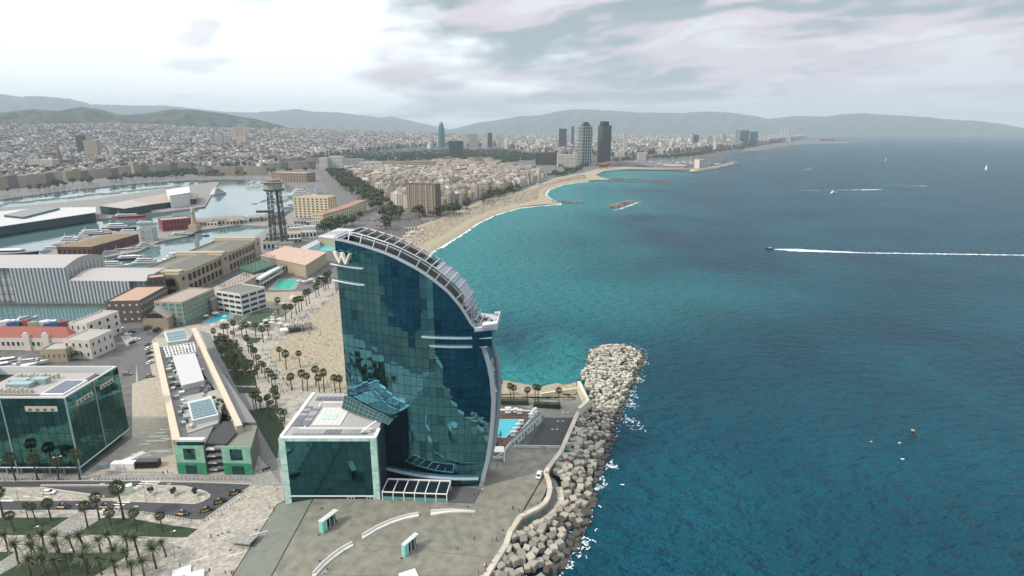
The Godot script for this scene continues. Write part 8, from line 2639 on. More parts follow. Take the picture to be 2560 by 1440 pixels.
	# singled-out buildings farther off
	for q in [
		[V3(-234.9, 0, -2555), 57.0, 78.8, 40.0, "office_tower", "dark glass tower standing in the trees of the park", "glass_tower_dark", 18, 12],
		[V3(127.2, 0, -2253), 78.0, 43.4, 50.0, "casino_block", "big dark windowless block near the two tallest towers", "slate_dark", 3, 10],
		[V3(193.9, 0, -2140), 64.0, 41, 40.0, "white_grid_block", "white block with a fine window grid just left of the twin towers", "plaster_white", 9, 14],
		[V3(255.2, 0, -2260), 50.0, 43.2, 34.0, "white_office", "white office partly behind the fine-gridded block", "plaster_white", 8, 10],
		[V3(-1778, 0, -2500), 29.0, 103.7, 22.0, "dark_tower", "dark tower block rising over the old town, far left", "glass_tower_dark", 22, 8],
		[V3(-1695, 0, -2440), 52.0, 84.2, 20.0, "tan_tower", "tan slab tower right beside the dark tower of the old town", "stone_warm", 18, 12],
		[V3(-1593, 0, -3300), 44.0, 97.4, 20.0, "ribbed_tower", "grey ribbed tower over the old town, right of the tan slab", "block_grey", 18, 10],
		[V3(-1480, 0, -1900), 74.0, 35.3, 30.0, "white_bank", "long white banded block among the old town roofs, far left", "plaster_white", 6, 16],
		[V3(-607, 0, -1950), 26.0, 39, 40.0, "hospital_tower", "white hospital slab at the head of the tree-lined avenue, left", "plaster_white", 10, 6],
		[V3(-574, 0, -1970), 44.0, 43.1, 30.0, "hospital_tower", "white hospital slab at the head of the tree-lined avenue, right", "white_render", 10, 9],
		[V3(-507, 0, -1930), 60.0, 36.3, 26.0, "hospital_wing", "lower grey and white hospital wing", "block_grey", 7, 12],
		[V3(-443, 0, -1900), 70.0, 28.1, 30.0, "hospital_wing", "long low white hospital wing right of the slabs", "plaster_white", 5, 14],
		[V3(-368, 0, -1900), 80.0, 29.3, 26.0, "long_flats", "long pale block of flats behind the old quarter, left", "stone_warm", 6, 20],
		[V3(-286.4, 0, -1880), 90.0, 31.5, 26.0, "long_flats", "long pale block of flats behind the old quarter, right", "wall_cream", 6, 22],
		[V3(-309.8, 0, -3900), 36.0, 106.3, 24.0, "white_tower", "white tower right of the bullet-shaped tower", "plaster_white", 18, 8],
		[V3(-235.7, 0, -3700), 52.0, 102.8, 24.0, "grey_tower", "grey slab tower, second right of the bullet-shaped tower", "block_grey", 18, 10],
		[V3(-181.2, 0, -4000), 36.0, 108.2, 24.0, "white_tower", "bright white tower, third right of the bullet-shaped tower", "white_render", 18, 6],
		[V3(-148.1, 0, -4100), 30.0, 105, 24.0, "grey_tower", "dark grey tower behind the bright white one", "slate_dark", 18, 6],
		[V3(300.2, 0, -3600), 44.0, 130.9, 30.0, "dark_tower", "dark teal tower left of the twin towers", "glass_tower_dark", 20, 8],
		[V3(389.2, 0, -3900), 18.0, 145.8, 18.0, "slim_tower", "slim teal tower between the dark tower and the twin towers", "glass_tower_teal", 24, 4],
		[V3(1796, 0, -4700), 66.0, 119.3, 30.0, "shore_tower", "broad teal tower on the far shore, left of the pair", "glass_tower_teal", 22, 10],
		[V3(1890, 0, -4750), 56.0, 110.1, 30.0, "shore_tower", "broad teal tower on the far shore, right of the pair", "glass_tower_teal", 22, 10],
		[V3(1719, 0, -4650), 22.0, 128.2, 18.0, "shore_tower", "slim tower at the left of the broad teal pair", "block_grey", 24, 4],
		[V3(1607, 0, -4600), 26.0, 93.2, 22.0, "shore_tower", "grey tower on the far shore, first left of the teal pair", "block_grey", 20, 5],
		[V3(1522, 0, -4500), 32.0, 82.6, 22.0, "shore_tower", "pale tower on the far shore, second left of the teal pair", "plaster_white", 18, 5],
		[V3(1449, 0, -4450), 26.0, 83.2, 22.0, "shore_tower", "grey tower on the far shore, third left of the teal pair", "block_grey", 18, 5],
		[V3(1335, 0, -4400), 36.0, 89.3, 22.0, "shore_tower", "teal tower on the far shore, left of the row of four", "glass_tower_teal", 18, 6],
		[V3(1303, 0, -4380), 10.0, 103.3, 10.0, "slim_tower", "very slim tower beside the teal tower on the far shore", "block_grey", 20, 2],
		[V3(636, 0, -3400), 20.0, 111.5, 16.0, "pale_tower", "lone pale tower right of the twin towers", "plaster_white", 16, 4],
		[V3(577, 0, -2600), 16.0, 53.2, 14.0, "water_tower", "pale brick tower by the coast road, right of the twin towers", "stone_warm", 8, 3],
		[V3(556, 0, -2580), 34.0, 30.9, 20.0, "coast_house", "white house at the foot of the pale brick tower", "plaster_white", 4, 5],
	]:
		var m: Material = mats.get(q[6])
		if m == null:
			m = mat(q[6], {"glass_tower_dark": 0.035, "slate_dark": 0.06, "glass_tower_teal": 0.06}.get(q[6], 0.2), {"glass_tower_dark": 0.06, "slate_dark": 0.055, "glass_tower_teal": 0.14}.get(q[6], 0.2), {"glass_tower_dark": 0.075, "slate_dark": 0.055, "glass_tower_teal": 0.17}.get(q[6], 0.2), 0.35)
		var c: Vector3 = q[0]
		house(q[4], q[5], "building", c + V3(-q[1] / 2, 1.5, q[3] / 2), c + V3(q[1] / 2, 1.5, q[3] / 2), q[3], q[2], m, mats.roof_greygreen, q[7], q[8], 4, {"joined": true, "win_w": 0.6, "glass": dark, "left_bays": 4, "parapet": 1.5})
	# the two tallest towers by the beach
	var arts := thing("hotel_tower", "tall tower wrapped in a pale open steel frame, left of the twin towers", "skyscraper", V3(264.6, 0, -2190) + V3(0, 2, 0), 0.35)
	var s := Shape.new()
	s.box(Vector3.ZERO, V3(34, 138, 34))
	s.box(V3(0, 138, 0), V3(24, 8, 24))
	put("core", s.mesh(), mat("glass_tower_teal2", 0.05, 0.10, 0.12, 0.2, 0.2), arts)
	s = Shape.new()
	for i in 5:
		for f in 4:
			var tr := Transform3D(Basis(Vector3.UP, f * PI / 2), Vector3.ZERO)
			var x := -18.5 + 9.25 * i
			s.bar(tr * V3(x, 0, 18.5), tr * V3(x, 140, 18.5), 1.5, 1.3)
	for j in 13:
		for f in 4:
			var tr := Transform3D(Basis(Vector3.UP, f * PI / 2), Vector3.ZERO)
			s.bar(tr * V3(-19, 10.8 * j + 6, 18.5), tr * V3(19, 10.8 * j + 6, 18.5), 1.3, 1.4)
	put("steel_frame", s.mesh(), mat("frame_pale", 0.40, 0.43, 0.43, 0.5), arts)
	s = Shape.new()
	s.box(V3(0, 146, 0), V3(16, 7, 16))
	put("crown", s.mesh(), mats.slate_dark, arts)
	var map := thing("office_skyscraper", "tall dark banded tower, right of the twin towers", "skyscraper", V3(341.2, 0, -2240) + V3(0, 2, 0), 0.35)
	s = Shape.new()
	s.box(Vector3.ZERO, V3(36, 142, 36))
	s.box(V3(-2, 142, 0), V3(24, 14, 24))
	put("core", s.mesh(), mat("tower_glass_grey", 0.035, 0.05, 0.055, 0.2, 0.2), map)
	s = Shape.new()
	for j in 40:
		s.box(V3(0, 2.0 + 3.5 * j, 0), V3(37.4, 1.5, 37.4))
	put("floor_bands", s.mesh(), mat("band_grey", 0.10, 0.115, 0.115, 0.5), map)
	var bul := thing("bullet_tower", "rounded bullet-shaped blue-green tower on the skyline", "skyscraper", V3(-468, 0, -4030) + V3(0, 6, 0))
	s = Shape.new()
	s.lathe(Vector3.ZERO, [Vector2(20.5, 0), Vector2(22, 60), Vector2(21, 105), Vector2(18, 138), Vector2(13, 158), Vector2(7, 170), Vector2(0, 176)], 20)
	put("shell", s.smooth(), mat("bullet_blue", 0.05, 0.16, 0.18, 0.25, 0.2), bul)
	# basilica, cathedral
	var bas := thing("basilica", "huge church with a cluster of tapering spires, far off below the left hills", "church", V3(-1675, land_height(-1675, -3742) - 4, -3742))
	for q in [[-38, 0, 112], [-24, 6, 120], [-24, -8, 100], [-8, 0, 128], [8, 4, 124], [22, 0, 118], [36, 6, 112], [40, -8, 104]]:
		s = Shape.new()
		s.lathe(V3(q[0], 0, q[1]), [Vector2(6.5, 0), Vector2(6.0, q[2] * 0.55), Vector2(3.4, q[2] * 0.85), Vector2(0.6, q[2])], 8)
		put("spire", s.mesh(), mats.stone_warm, bas)
	s = Shape.new()
	s.box(V3(0, 0, 0), V3(80, 52, 40))
	put("nave", s.mesh(), mats.stone_warm, bas)
	for x in [-12, 6, 26]:
		s = Shape.new()
		s.tube(V3(x, 0, -20), V3(x, 148, -20), 1.2, 1.2, 4)
		s.tube(V3(x - 12, 146, -20), V3(x + 34, 150, -20), 1.0, 0.8, 4)
		tag(put("tower_crane", s.mesh(), mats.block_grey, self, Transform3D(Basis.IDENTITY, bas.position)), "thin tower crane over the church with the cluster of spires", "crane", "cranes over the spired church")
	var cat := thing("cathedral", "dark gothic cathedral with a tall pointed central spire in the old town", "church", V3(-1466, 0, -1950) + V3(0, 8, 0))
	s = Shape.new()
	s.box(V3(0, 0, 0), V3(34, 26, 60))
	put("nave", s.mesh(), mat("stone_dark", 0.16, 0.13, 0.115, 0.95), cat)
	for q in [[0, 0, 88, 6.0], [-14, 10, 54, 4.0], [14, 10, 54, 4.0], [30, -14, 52, 6.5]]:
		s = Shape.new()
		s.lathe(V3(q[0], 0, q[1]), [Vector2(q[3], 0), Vector2(q[3], q[2] * 0.5), Vector2(q[3] * 0.6, q[2] * 0.62), Vector2(0.4, q[2])], 8)
		put("spire", s.mesh(), mats.stone_dark, cat)
	var st := thing("three_chimneys", "three tall joined chimneys of an old power station on the far shore", "chimneys", V3(2915, 0, -6500))
	for x in [-34, 0, 34]:
		s = Shape.new()
		s.tube(V3(x, 0, 0), V3(x, 150, 0), 10, 8, 8)
		put("chimney", s.mesh(), mats.block_grey, st)
	s = Shape.new()
	s.box(V3(0, 0, 0), V3(130, 55, 50))
	put("hall", s.mesh(), mats.block_grey, st)
	slab_on("forum_hall", "dark slanting hall at the tip of the far shore", "building", PackedVector2Array([Vector2(3628, -7140), Vector2(3588, -6777), Vector2(3867, -7270), Vector2(3926, -7689)]), 2, 26, mats.slate_dark, mats.slate_dark)
	var fish := thing("fish_sculpture", "huge bronze fish-shaped canopy at the foot of the twin towers", "sculpture", V3(307.3, 0, -2000) + V3(0, 8, 0), 0.2)
	s = Shape.new()
	var rings := []
	for k in [[-30, 16, 1.5, 3], [-20, 9, 5, 5], [-5, 7, 8, 8], [10, 9, 8, 8], [20, 14, 5, 5], [27, 20, 1.5, 2]]:
		var ring := []
		for i in 8:
			var a := TAU * i / 8.0
			ring.append(V3(k[0], k[1] + sin(a) * k[2], cos(a) * k[3]))
		rings.append(ring)
	loft(s, rings)
	put("shell", s.mesh(), mat("bronze", 0.22, 0.10, 0.06, 0.4, 0.4), fish)
	s = Shape.new()
	s.tube(V3(-10, -6, 0), V3(-8, 5, 0), 1.0, 1.0, 5)
	s.tube(V3(12, -6, 0), V3(10, 6, 0), 1.0, 1.0, 5)
	put("support", s.mesh(), mats.tower_steel, fish)
	# slender blocks scattered over the eastern plain
	var sm := thing("plain_tower", "small pale tower block on the hazy plain right of the bullet-shaped tower", "building", V3(52.5, 0, -4000), 0.2, "small tower blocks on the hazy plain")
	s = Shape.new()
	s.box(Vector3.ZERO, V3(20, 55, 16))
	for j in 14:
		s.box(V3(0, 3 + 3.6 * j, 0), V3(20.6, 1.2, 16.6))
	put("wall", s.mesh(), mats.plaster_white, sm)
	for i in 60:
		var d := r.randf_range(3300, 7000)
		var az := r.randf_range(-0.14, 0.33)
		copy_of(sm, Vector3(tan(az) * d, 2, -d), r.randf() * 3.0).scale = Vector3(r.randf_range(0.7, 1.4), r.randf_range(0.6, 1.35), 1)
func build_trees() -> void:
	var r := RandomNumberGenerator.new()
	r.seed = 70
	var kinds := [leaf_tree("plane_tree", 11, 260, 11.0, 5.2, 0.75, Color(0.045, 0.075, 0.03)), leaf_tree("plane_tree", 12, 260, 9.5, 4.6, 0.7, Color(0.035, 0.062, 0.03)), leaf_tree("plane_tree", 13, 240, 12.0, 4.8, 0.75, Color(0.055, 0.08, 0.032))]
	var n := 0
	for q in [
		[PackedVector2Array([Vector2(-576, -1841), Vector2(-515, -1841), Vector2(-369.3, -1465), Vector2(-243.9, -1108), Vector2(-167.5, -876), Vector2(-181.2, -833), Vector2(-273.7, -1077), Vector2(-384.3, -1342)]), 190, "leafy tree in the dense avenue between the marina and the old quarter", "trees of the avenue by the marina"],
		[PackedVector2Array([Vector2(-192.8, -897), Vector2(-175.4, -919), Vector2(-151.3, -818), Vector2(-154.6, -737), Vector2(-174.7, -784)]), 14, "leafy tree on the square beside the tall dark slab", "trees beside the tall dark slab"],
		[PackedVector2Array([Vector2(-157.7, -889), Vector2(-97.2, -952), Vector2(-58.4, -1077), Vector2(18.1, -1342), Vector2(26.1, -1288), Vector2(-49.2, -1036), Vector2(-85.7, -897), Vector2(-136.8, -833)]), 46, "leafy tree along the beach promenade", "trees along the beach promenade"],
		[PackedVector2Array([Vector2(-245.5, -728), Vector2(-242.4, -768), Vector2(-224.3, -876), Vector2(-217.3, -897), Vector2(-212.9, -818), Vector2(-222.1, -717)]), 16, "leafy tree in front of the long curved office", "trees in front of the long curved office"],
		[PackedVector2Array([Vector2(-1060, -1207), Vector2(-1048, -1443), Vector2(-1005, -1611), Vector2(-909, -1696), Vector2(-705, -1696), Vector2(-872, -1625), Vector2(-958, -1535), Vector2(-1004, -1381), Vector2(-993, -1128)]), 64, "leafy tree along the harbour avenue", "trees along the harbour avenue"],
	]:
		for i in q[1]:
			var p := in_area(q[0], r)
			var o: Node3D = kinds[n] if n < 3 else copy_of(kinds[n % 3], V3(p.x, 2, p.y), r.randf() * TAU, 1.0)
			o.scale = Vector3.ONE * r.randf_range(1.15, 1.9)
			o.position = V3(p.x, 2, p.y)
			tag(o, q[2], "tree", q[3])
			n += 1
	for q in [[V3(-234.8, 2, -359.2), "left one of two before the gabled hall"], [V3(-226, 2, -354.7), "right one of two before the gabled hall"], [V3(-249.3, 2, -313.7), "round one in front of the white houses"], [V3(-165.4, 2, -490), "left one between the lane pool and the promenade"], [V3(-162.6, 2, -501), "right one between the lane pool and the promenade"]]:
		copy_of(kinds[1], q[0], r.randf() * 6.0, 0.75, "dark leafy tree, %s" % q[1])
	# the big park, and trees too far off to tell apart
	var crown := leafy_crown(90, 150, V3(7, 5, 7), 6.5, 1.5, Color(0.04, 0.068, 0.034))
	var where := []
	var tints := []
	for q in [[PackedVector2Array([Vector2(-1034, -2634), Vector2(-950, -3408), Vector2(-679, -3660), Vector2(-419, -3952), Vector2(-50.4, -3800), Vector2(133.3, -3088), Vector2(103.8, -2599), Vector2(-61.2, -2295), Vector2(-224.4, -2243), Vector2(-353, -2408), Vector2(-641, -2532), Vector2(-789, -2469)]), 2300], [PackedVector2Array([Vector2(135.8, -2033), Vector2(224.1, -2098), Vector2(328.8, -2469), Vector2(421, -2532), Vector2(497, -2670), Vector2(861, -3088), Vector2(1693, -4488), Vector2(1928, -4700), Vector2(1492, -3952), Vector2(767, -2744), Vector2(568, -2670), Vector2(460, -2469), Vector2(299.1, -2243)]), 420], [PackedVector2Array([Vector2(76.3, -1625), Vector2(182.6, -1952), Vector2(215.1, -2012), Vector2(284.2, -2243), Vector2(237.1, -1971), Vector2(159.1, -1696)]), 60], [PackedVector2Array([Vector2(-1042, -1585), Vector2(-1054, -1971), Vector2(-811, -1895), Vector2(-659, -1895), Vector2(-632, -1971), Vector2(-767, -1790), Vector2(-909, -1696)]), 160]]:
		for i in q[1]:
			var p := in_area(q[0], r)
			where.append(Transform3D(Basis(Vector3.UP, r.randf() * TAU).scaled(Vector3.ONE * r.randf_range(0.7, 1.35)), V3(p.x, 1, p.y)))
			tints.append(Color.WHITE * r.randf_range(0.7, 1.25))
	for i in 700:
		var az := r.randf_range(-0.7, 0.3)
		var d := along(city_edge, rad_to_deg(az)) / cos(az) + pow(r.randf(), 1.5) * 3500.0
		var p := Vector2(sin(az), -cos(az)) * d
		where.append(Transform3D(Basis(Vector3.UP, r.randf() * TAU).scaled(V3(1.2, r.randf_range(1.6, 2.6), 1.2)), V3(p.x, land_height(p.x, p.y), p.y)))
		tints.append(Color.WHITE * r.randf_range(0.7, 1.2))
	where.append_array(far_green)
	tints.append_array(far_green_tint)
	scatter("park_trees", crown.mesh(), tinted("tree_leaf", 0.7), where, tints)
func rock_line(called: String, label: String, pts: Array, wide: float, count: int, r: RandomNumberGenerator) -> void:
	var s := Shape.new()
	s.tinted = true
	var b := block_shape(77)
	for i in count:
		var f := r.randf() * (pts.size() - 1)
		var k := mini(int(f), pts.size() - 2)
		var p: Vector3 = pts[k].lerp(pts[k + 1], f - k)
		var off := r.randf_range(-1, 1)
		p += V3(off * wide, 1.6 - absf(off) * 1.8, off * wide * 0.6)
		s.join(b, Transform3D(Basis(Vector3(r.randfn(), r.randfn(), r.randfn()).normalized(), r.randf() * 3.0).scaled(Vector3.ONE * r.randf_range(2.2, 3.8)), p), Color(0.13, 0.12, 0.105) * r.randf_range(0.6, 1.7))
	s.col = Color(0.1, 0.095, 0.085)
	for k in pts.size() - 1:
		s.bar(V3(pts[k].x, -2, pts[k].z), V3(pts[k + 1].x, -2, pts[k + 1].z), wide * 1.6, 3.2)
	tag(put(called, s.mesh(), tinted("block_mixed", 0.95)), label, "groyne" if called == "groyne" else "rocks")
func build_sea_things() -> void:
	var r := RandomNumberGenerator.new()
	r.seed = 80
	rock_line("rock_islet", "low islet of dark rocks off the beach with surf round it", [V3(172.6, 0, -1008), V3(192.7, 0, -1052), V3(227.1, 0, -1106)], 9.0, 150, r)
	for q in [[[V3(200.4, 0, -1571), V3(288.6, 0, -1534), V3(386, 0, -1488)], "long straight rock groyne off the beach, nearer of the pair"], [[V3(267.9, 0, -1610), V3(340.2, 0, -1584), V3(403, 0, -1546)], "long straight rock groyne off the beach, farther of the pair"], [[V3(84.8, 0, -1087), V3(109.4, 0, -1075), V3(129, 0, -1081)], "thin half-sunk rock groyne at the tip of the beach"], [[V3(976, 0, -2909), V3(1088, 0, -2749)], "rock groyne beyond the yacht harbour, nearest"], [[V3(1355, 0, -3522), V3(1537, 0, -3346)], "rock groyne beyond the yacht harbour, second"], [[V3(1758, 0, -4180), V3(1872, 0, -3897)], "rock groyne beyond the yacht harbour, third"], [[V3(2098, 0, -4663), V3(2108, 0, -4361)], "rock groyne beyond the yacht harbour, farthest"], [[V3(1054, 0, -2606), V3(1082, 0, -2572)], "short detached rock bar beyond the yacht harbour"]]:
		rock_line("groyne", q[1], q[0], 4.0, 170, r)
	rock_line("marina_mole", "curved rock mole that closes the yacht harbour", [V3(520, 0, -1887), V3(593, 0, -1906), V3(725, 0, -2086), V3(867, 0, -2331), V3(924, 0, -2476), V3(940, 0, -2640)], 9.0, 420, r)
	var mq := Shape.new()
	mq.prism(PackedVector2Array([Vector2(336.7, -2295), Vector2(380.2, -2033), Vector2(474, -1971), Vector2(572, -1991), Vector2(638, -2054), Vector2(504, -2098), Vector2(479, -2243), Vector2(460, -2469)]), -2, 2)
	mq.prism(PackedVector2Array([Vector2(570, -1895), Vector2(728, -2098), Vector2(871, -2350), Vector2(904, -2469), Vector2(769, -2217), Vector2(599, -1991)]), -2, 2)
	setting("quay", mq.mesh(), mats.quay_stone)
	house("harbour_office", "small white harbour office on the mole of the yacht harbour", "building", V3(635, 2, -2033), V3(659, 2, -2054), 20.0, 28.0, mats.plaster_white, mats.penthouse_pale, 5, 3, 2, {"joined": true})
	var dome := Shape.new()
	dome.lathe(V3(571, 2, -1876), [Vector2(15, 0), Vector2(14, 5), Vector2(8, 8), Vector2(0, 9)], 12)
	tag(put("pavilion_dome", dome.mesh(), mat("dome_ochre", 0.40, 0.32, 0.18, 0.7)), "ochre domed pavilion on the mole of the yacht harbour", "pavilion")
	slab_on("harbour_restaurants", "low reddish row of restaurants on the inner quay of the yacht harbour", "building", PackedVector2Array([Vector2(521, -2054), Vector2(587, -2033), Vector2(614, -2121), Vector2(553, -2168)]), 2, 9, mats.roof_dusty, mats.roof_dusty)
	var sb := sailboat("sailboat", "white sailing boat with bare mast in the yacht harbour below the twin towers", V3(509, 0, -2387), 0.3, 15.0, false, "sailing boats in the yacht harbour")
	for i in 80:
		var p := V3(501, 0, -2507).lerp(V3(856, 0, -2572), r.randf()).lerp(V3(550, 0, -2227).lerp(V3(799, 0, -2304), r.randf()), r.randf())
		copy_of(sb, p, r.randf() * 6.0, r.randf_range(0.8, 1.6))
	for q in [[V3(4249, 0, -5561), 1.0, "sailing boat under white sail, farthest out"], [V3(1578, 0, -2539), 0.7, "sailing boat under white sail, left of the three"], [V3(1569, 0, -1982), 1.3, "sailing boat under white sail, nearest of the three"]]:
		sailboat("sailboat", "small " + q[2], q[0], q[1], 16.0, true)
	motorboat("motorboat", "small dark speedboat at the head of a long white wake", V3(288.9, 0, -649), PI, 9.0, true)
	yacht("excursion_boat", "white excursion catamaran far out on the open sea", V3(679, 0, -1249), 0.6, 24.0, false, 2)
	var foam := Shape.new()
	for q in [[V3(292.1, 0, -649), V3(383.9, 0, -629), V3(604, 0, -612), 620, 1.5], [V3(829, 0, -1326), V3(737, 0, -1317), V3(635, 0, -1308), 90, 1.5], [V3(993, 0, -1412), V3(938, 0, -1423), V3(887, 0, -1433), 40, 1.0], [V3(1024, 0, -2043), V3(967, 0, -1982), V3(914, 0, -1924), 30, 1.2]]:
		for i in q[3]:
			var f: float = i / float(q[3])
			var p: Vector3 = q[0].lerp(q[1], f * 2) if f < 0.5 else q[1].lerp(q[2], f * 2 - 1)
			var d := Vector2(q[1].x - q[0].x, q[1].z - q[0].z).normalized()
			var w: float = q[4] * (0.5 + 2.4 * smooth_between(0.0, 0.12, f) * (1.0 - 0.75 * smooth_between(0.15, 0.5, f)))
			if r.randf() < 0.1 + 0.25 * f:
				continue
			foam_patch(foam, p + V3(0, 0.04 + 0.01 * (i % 4), r.randfn() * w * 0.4), w * r.randf_range(0.8, 1.5), r, d)
	for i in 70:
		var p := V3(164.8, 0, -977).lerp(V3(233.9, 0, -1106), r.randf()) + Vector3(r.randf_range(0, 6), 0.06, r.randf_range(2, 14))
		foam_patch(foam, p, r.randf_range(1.0, 2.6), r)
	for q in [V3(154.9, 0, -227.5), V3(166.5, 0, -226.5), V3(159.7, 0, -213.8), V3(41.9, 0, -195.9)]:
		foam_patch(foam, q + V3(0, 0.06, 0), 0.6, r)
	setting("wake_foam", foam.mesh(), mats.foam, "stuff")
	var buoy := thing("buoy", "dark navigation buoy with a pale band floating alone off the rocks", "buoy", V3(175.9, 0, -232.7))
	var s := Shape.new()
	s.lathe(V3(0, -0.3, 0), [Vector2(1.3, 0), Vector2(1.5, 0.5), Vector2(1.2, 1.0), Vector2(0.5, 1.2), Vector2(0.35, 2.4), Vector2(0, 2.4)], 10)
	put("float", s.mesh(), mats.drain_dark, buoy)
	s = Shape.new()
	s.lathe(V3(0, 2.1, 0), [Vector2(0.4, 0), Vector2(0.75, 0.3), Vector2(0.7, 0.9), Vector2(0.2, 1.1)], 8)
	put("top_mark", s.mesh(), mats.penthouse_pale, buoy)
	s = Shape.new()
	s.lathe(V3(0, 3.2, 0), [Vector2(0.35, 0), Vector2(0.3, 0.5), Vector2(0, 0.7)], 8)
	put("lantern", s.mesh(), mats.drain_dark, buoy)
func build_people() -> void:
	var r := RandomNumberGenerator.new()
	r.seed = 99
	var names: Array = outfits.keys()
	for q in [[V3(-27.8, 4.5, -173.5), "standing", "behind the tapering bench"], [V3(-22.5, 4.5, -173.7), "sitting", "behind the tapering bench"], [V3(0.1, 4.5, -174.1), "walking", "near the curved viewpoint wall"], [V3(0.5, 4.5, -173.9), "walking", "near the curved viewpoint wall"], [V3(-11.9, 4.5, -158.5), "walking", "alone in the middle of the square"], [V3(-6.2, 4.5, -158.4), "standing", "in a trio near the sea wall"], [V3(-5.5, 4.5, -157.8), "standing", "in a trio near the sea wall"], [V3(-4.8, 4.5, -158.5), "standing", "in a trio near the sea wall"], [V3(-17.4, 4.5, -154.5), "walking", "in a pair, right of the square"], [V3(-16.8, 4.5, -154.2), "walking", "in a pair, right of the square"], [V3(-0.5, 4.5, -164.3), "standing", "beside the sea wall"], [V3(-9.8, 4.5, -144), "walking", "at the lower end of the sea wall"], [V3(-8.1, 4.5, -146.6), "walking", "by the lower end of the sea wall"], [V3(-7.6, 4.5, -146.9), "walking", "by the lower end of the sea wall"], [V3(-7.7, 4.5, -144), "standing", "by the lower end of the sea wall"], [V3(-53.2, 4.5, -155.8), "walking", "behind the bench nearest the bank"], [V3(-54.4, 4.5, -144), "sitting", "on the bench nearest the bank"], [V3(-54.5, 4.5, -145.6), "sitting", "on the bench nearest the bank"], [V3(-38.5, 4.5, -143.7), "standing", "at the bottom edge of the square"], [V3(-83.8, 4, -144.3), "walking", "at the top of the bank, bottom edge"], [V3(-81.6, 4.5, -143.5), "walking", "in a group at the bottom edge"], [V3(-81.1, 4.5, -143.7), "walking", "in a group at the bottom edge"], [V3(-99.6, 2, -174.9), "walking", "on the pale paving by the taxis"], [V3(-94.9, 2, -162.9), "walking", "in a pair beside the bank"], [V3(-97.5, 2, -163), "standing", "in a pair beside the bank"], [V3(-100.4, 2, -149.7), "walking", "on the paving right of the palm garden"], [V3(-89.6, 3, -146.4), "standing", "on the bank at the bottom edge"], [V3(-85, 2, -178.7), "standing", "at the head of the bank"], [V3(-81.6, 3, -174.9), "walking", "at the head of the bank"], [V3(-13.6, 4.8, -182.1), "standing", "on the terrace beside the pergola"], [V3(-11.2, 4.5, -184.2), "walking", "right of the hotel's foot"], [V3(-10.6, 4.5, -184.4), "walking", "right of the hotel's foot"], [V3(-5.8, 4.5, -199.9), "walking", "below the bar canopy"], [V3(-8, 4.5, -190.6), "walking", "right of the hotel's foot"], [V3(-88.4, 2, -191.6), "walking", "left of the low glass block"], [V3(-86.3, 2, -189.6), "walking", "left of the low glass block"], [V3(13.9, 4.5, -210), "standing", "by the parapet over the yard"], [V3(12.2, 4.5, -213.3), "standing", "by the parapet over the yard"], [V3(13.3, 4.5, -213.3), "standing", "by the parapet over the yard"], [V3(12.9, 4.5, -195.3), "standing", "between the white van and the sea wall"], [V3(2.4, 5.6, -171.7), "sitting", "on the corner of the sea wall"], [V3(8.9, 5.6, -175.4), "sitting", "on the curved sea wall"], [V3(3.8, 5.6, -171.1), "sitting", "on the curved sea wall"], [V3(-4.4, 5.6, -151.2), "sitting", "on the straight sea wall"], [V3(-5.9, 5.6, -147.3), "sitting", "on the straight sea wall"], [V3(-136.2, 2, -176.7), "walking", "by the lower zebra crossing"], [V3(-133.6, 2, -198.9), "walking", "in front of the green office"], [V3(-132.5, 2, -200), "standing", "in front of the green office"], [V3(-155.9, 2, -196), "walking", "on the pavement of the upper street"], [V3(-179.5, 2, -199.5), "standing", "at the entrance of the glass office"], [V3(-106.2, 2, -217), "walking", "in a pair on the grey walk"], [V3(-105.5, 2, -217), "walking", "in a pair on the grey walk"], [V3(-152.1, 2, -290.7), "walking", "in the farther pair on the grey walk"], [V3(-128.6, 2, -256.1), "walking", "in a pair on the grey walk, near the fork"]]:
		person(q[1], names[r.randi() % 5], q[0], r.randf() * TAU, q[2])
	for q in [[PackedVector2Array([Vector2(-157.3, -348.8), Vector2(-148.5, -348.8), Vector2(-141.9, -389), Vector2(-141.3, -452), Vector2(-144.1, -462), Vector2(-149.7, -412), Vector2(-156.4, -376)]), 70, "on the busy promenade behind the sand"], [PackedVector2Array([Vector2(-152.8, -334.7), Vector2(-143.5, -324.9), Vector2(-110.9, -275.2), Vector2(-116.2, -270.6)]), 40, "on the promenade beside the palms"]]:
		for i in q[1]:
			var p := in_area(q[0], r)
			person(["walking", "walking", "standing"][i % 3], names[r.randi() % 5], V3(p.x, 2.05, p.y), r.randf() * TAU, q[2], "people on the promenade")
	var sand := PackedVector2Array([Vector2(-140.7, -334.7), Vector2(-112.5, -282.5), Vector2(-85.5, -273.8), Vector2(-97, -315.5), Vector2(-133.6, -428), Vector2(-137.5, -376)])
	for i in 90:
		var p := in_area(sand, r)
		var o := person(["lying", "lying", "standing", "sitting"][i % 4], names[r.randi() % 5], V3(p.x, 2.05 if i % 4 != 3 else 1.75, p.y), r.randf() * TAU, "on the sand left of the hotel", "people on the sand left of the hotel")
		if i % 4 < 2:
			o.set_meta("label", "person in swimwear lying on the sand left of the hotel")
	for i in 20:
		var p := in_area(PackedVector2Array([Vector2(-6.1, -229.5), Vector2(-3, -222.3), Vector2(-2.9, -215.2), Vector2(-7.8, -213)]), r)
		person("standing", names[r.randi() % 5], V3(p.x, 4.56, p.y), r.randf() * TAU, "by the turquoise pool", "people by the turquoise pool")
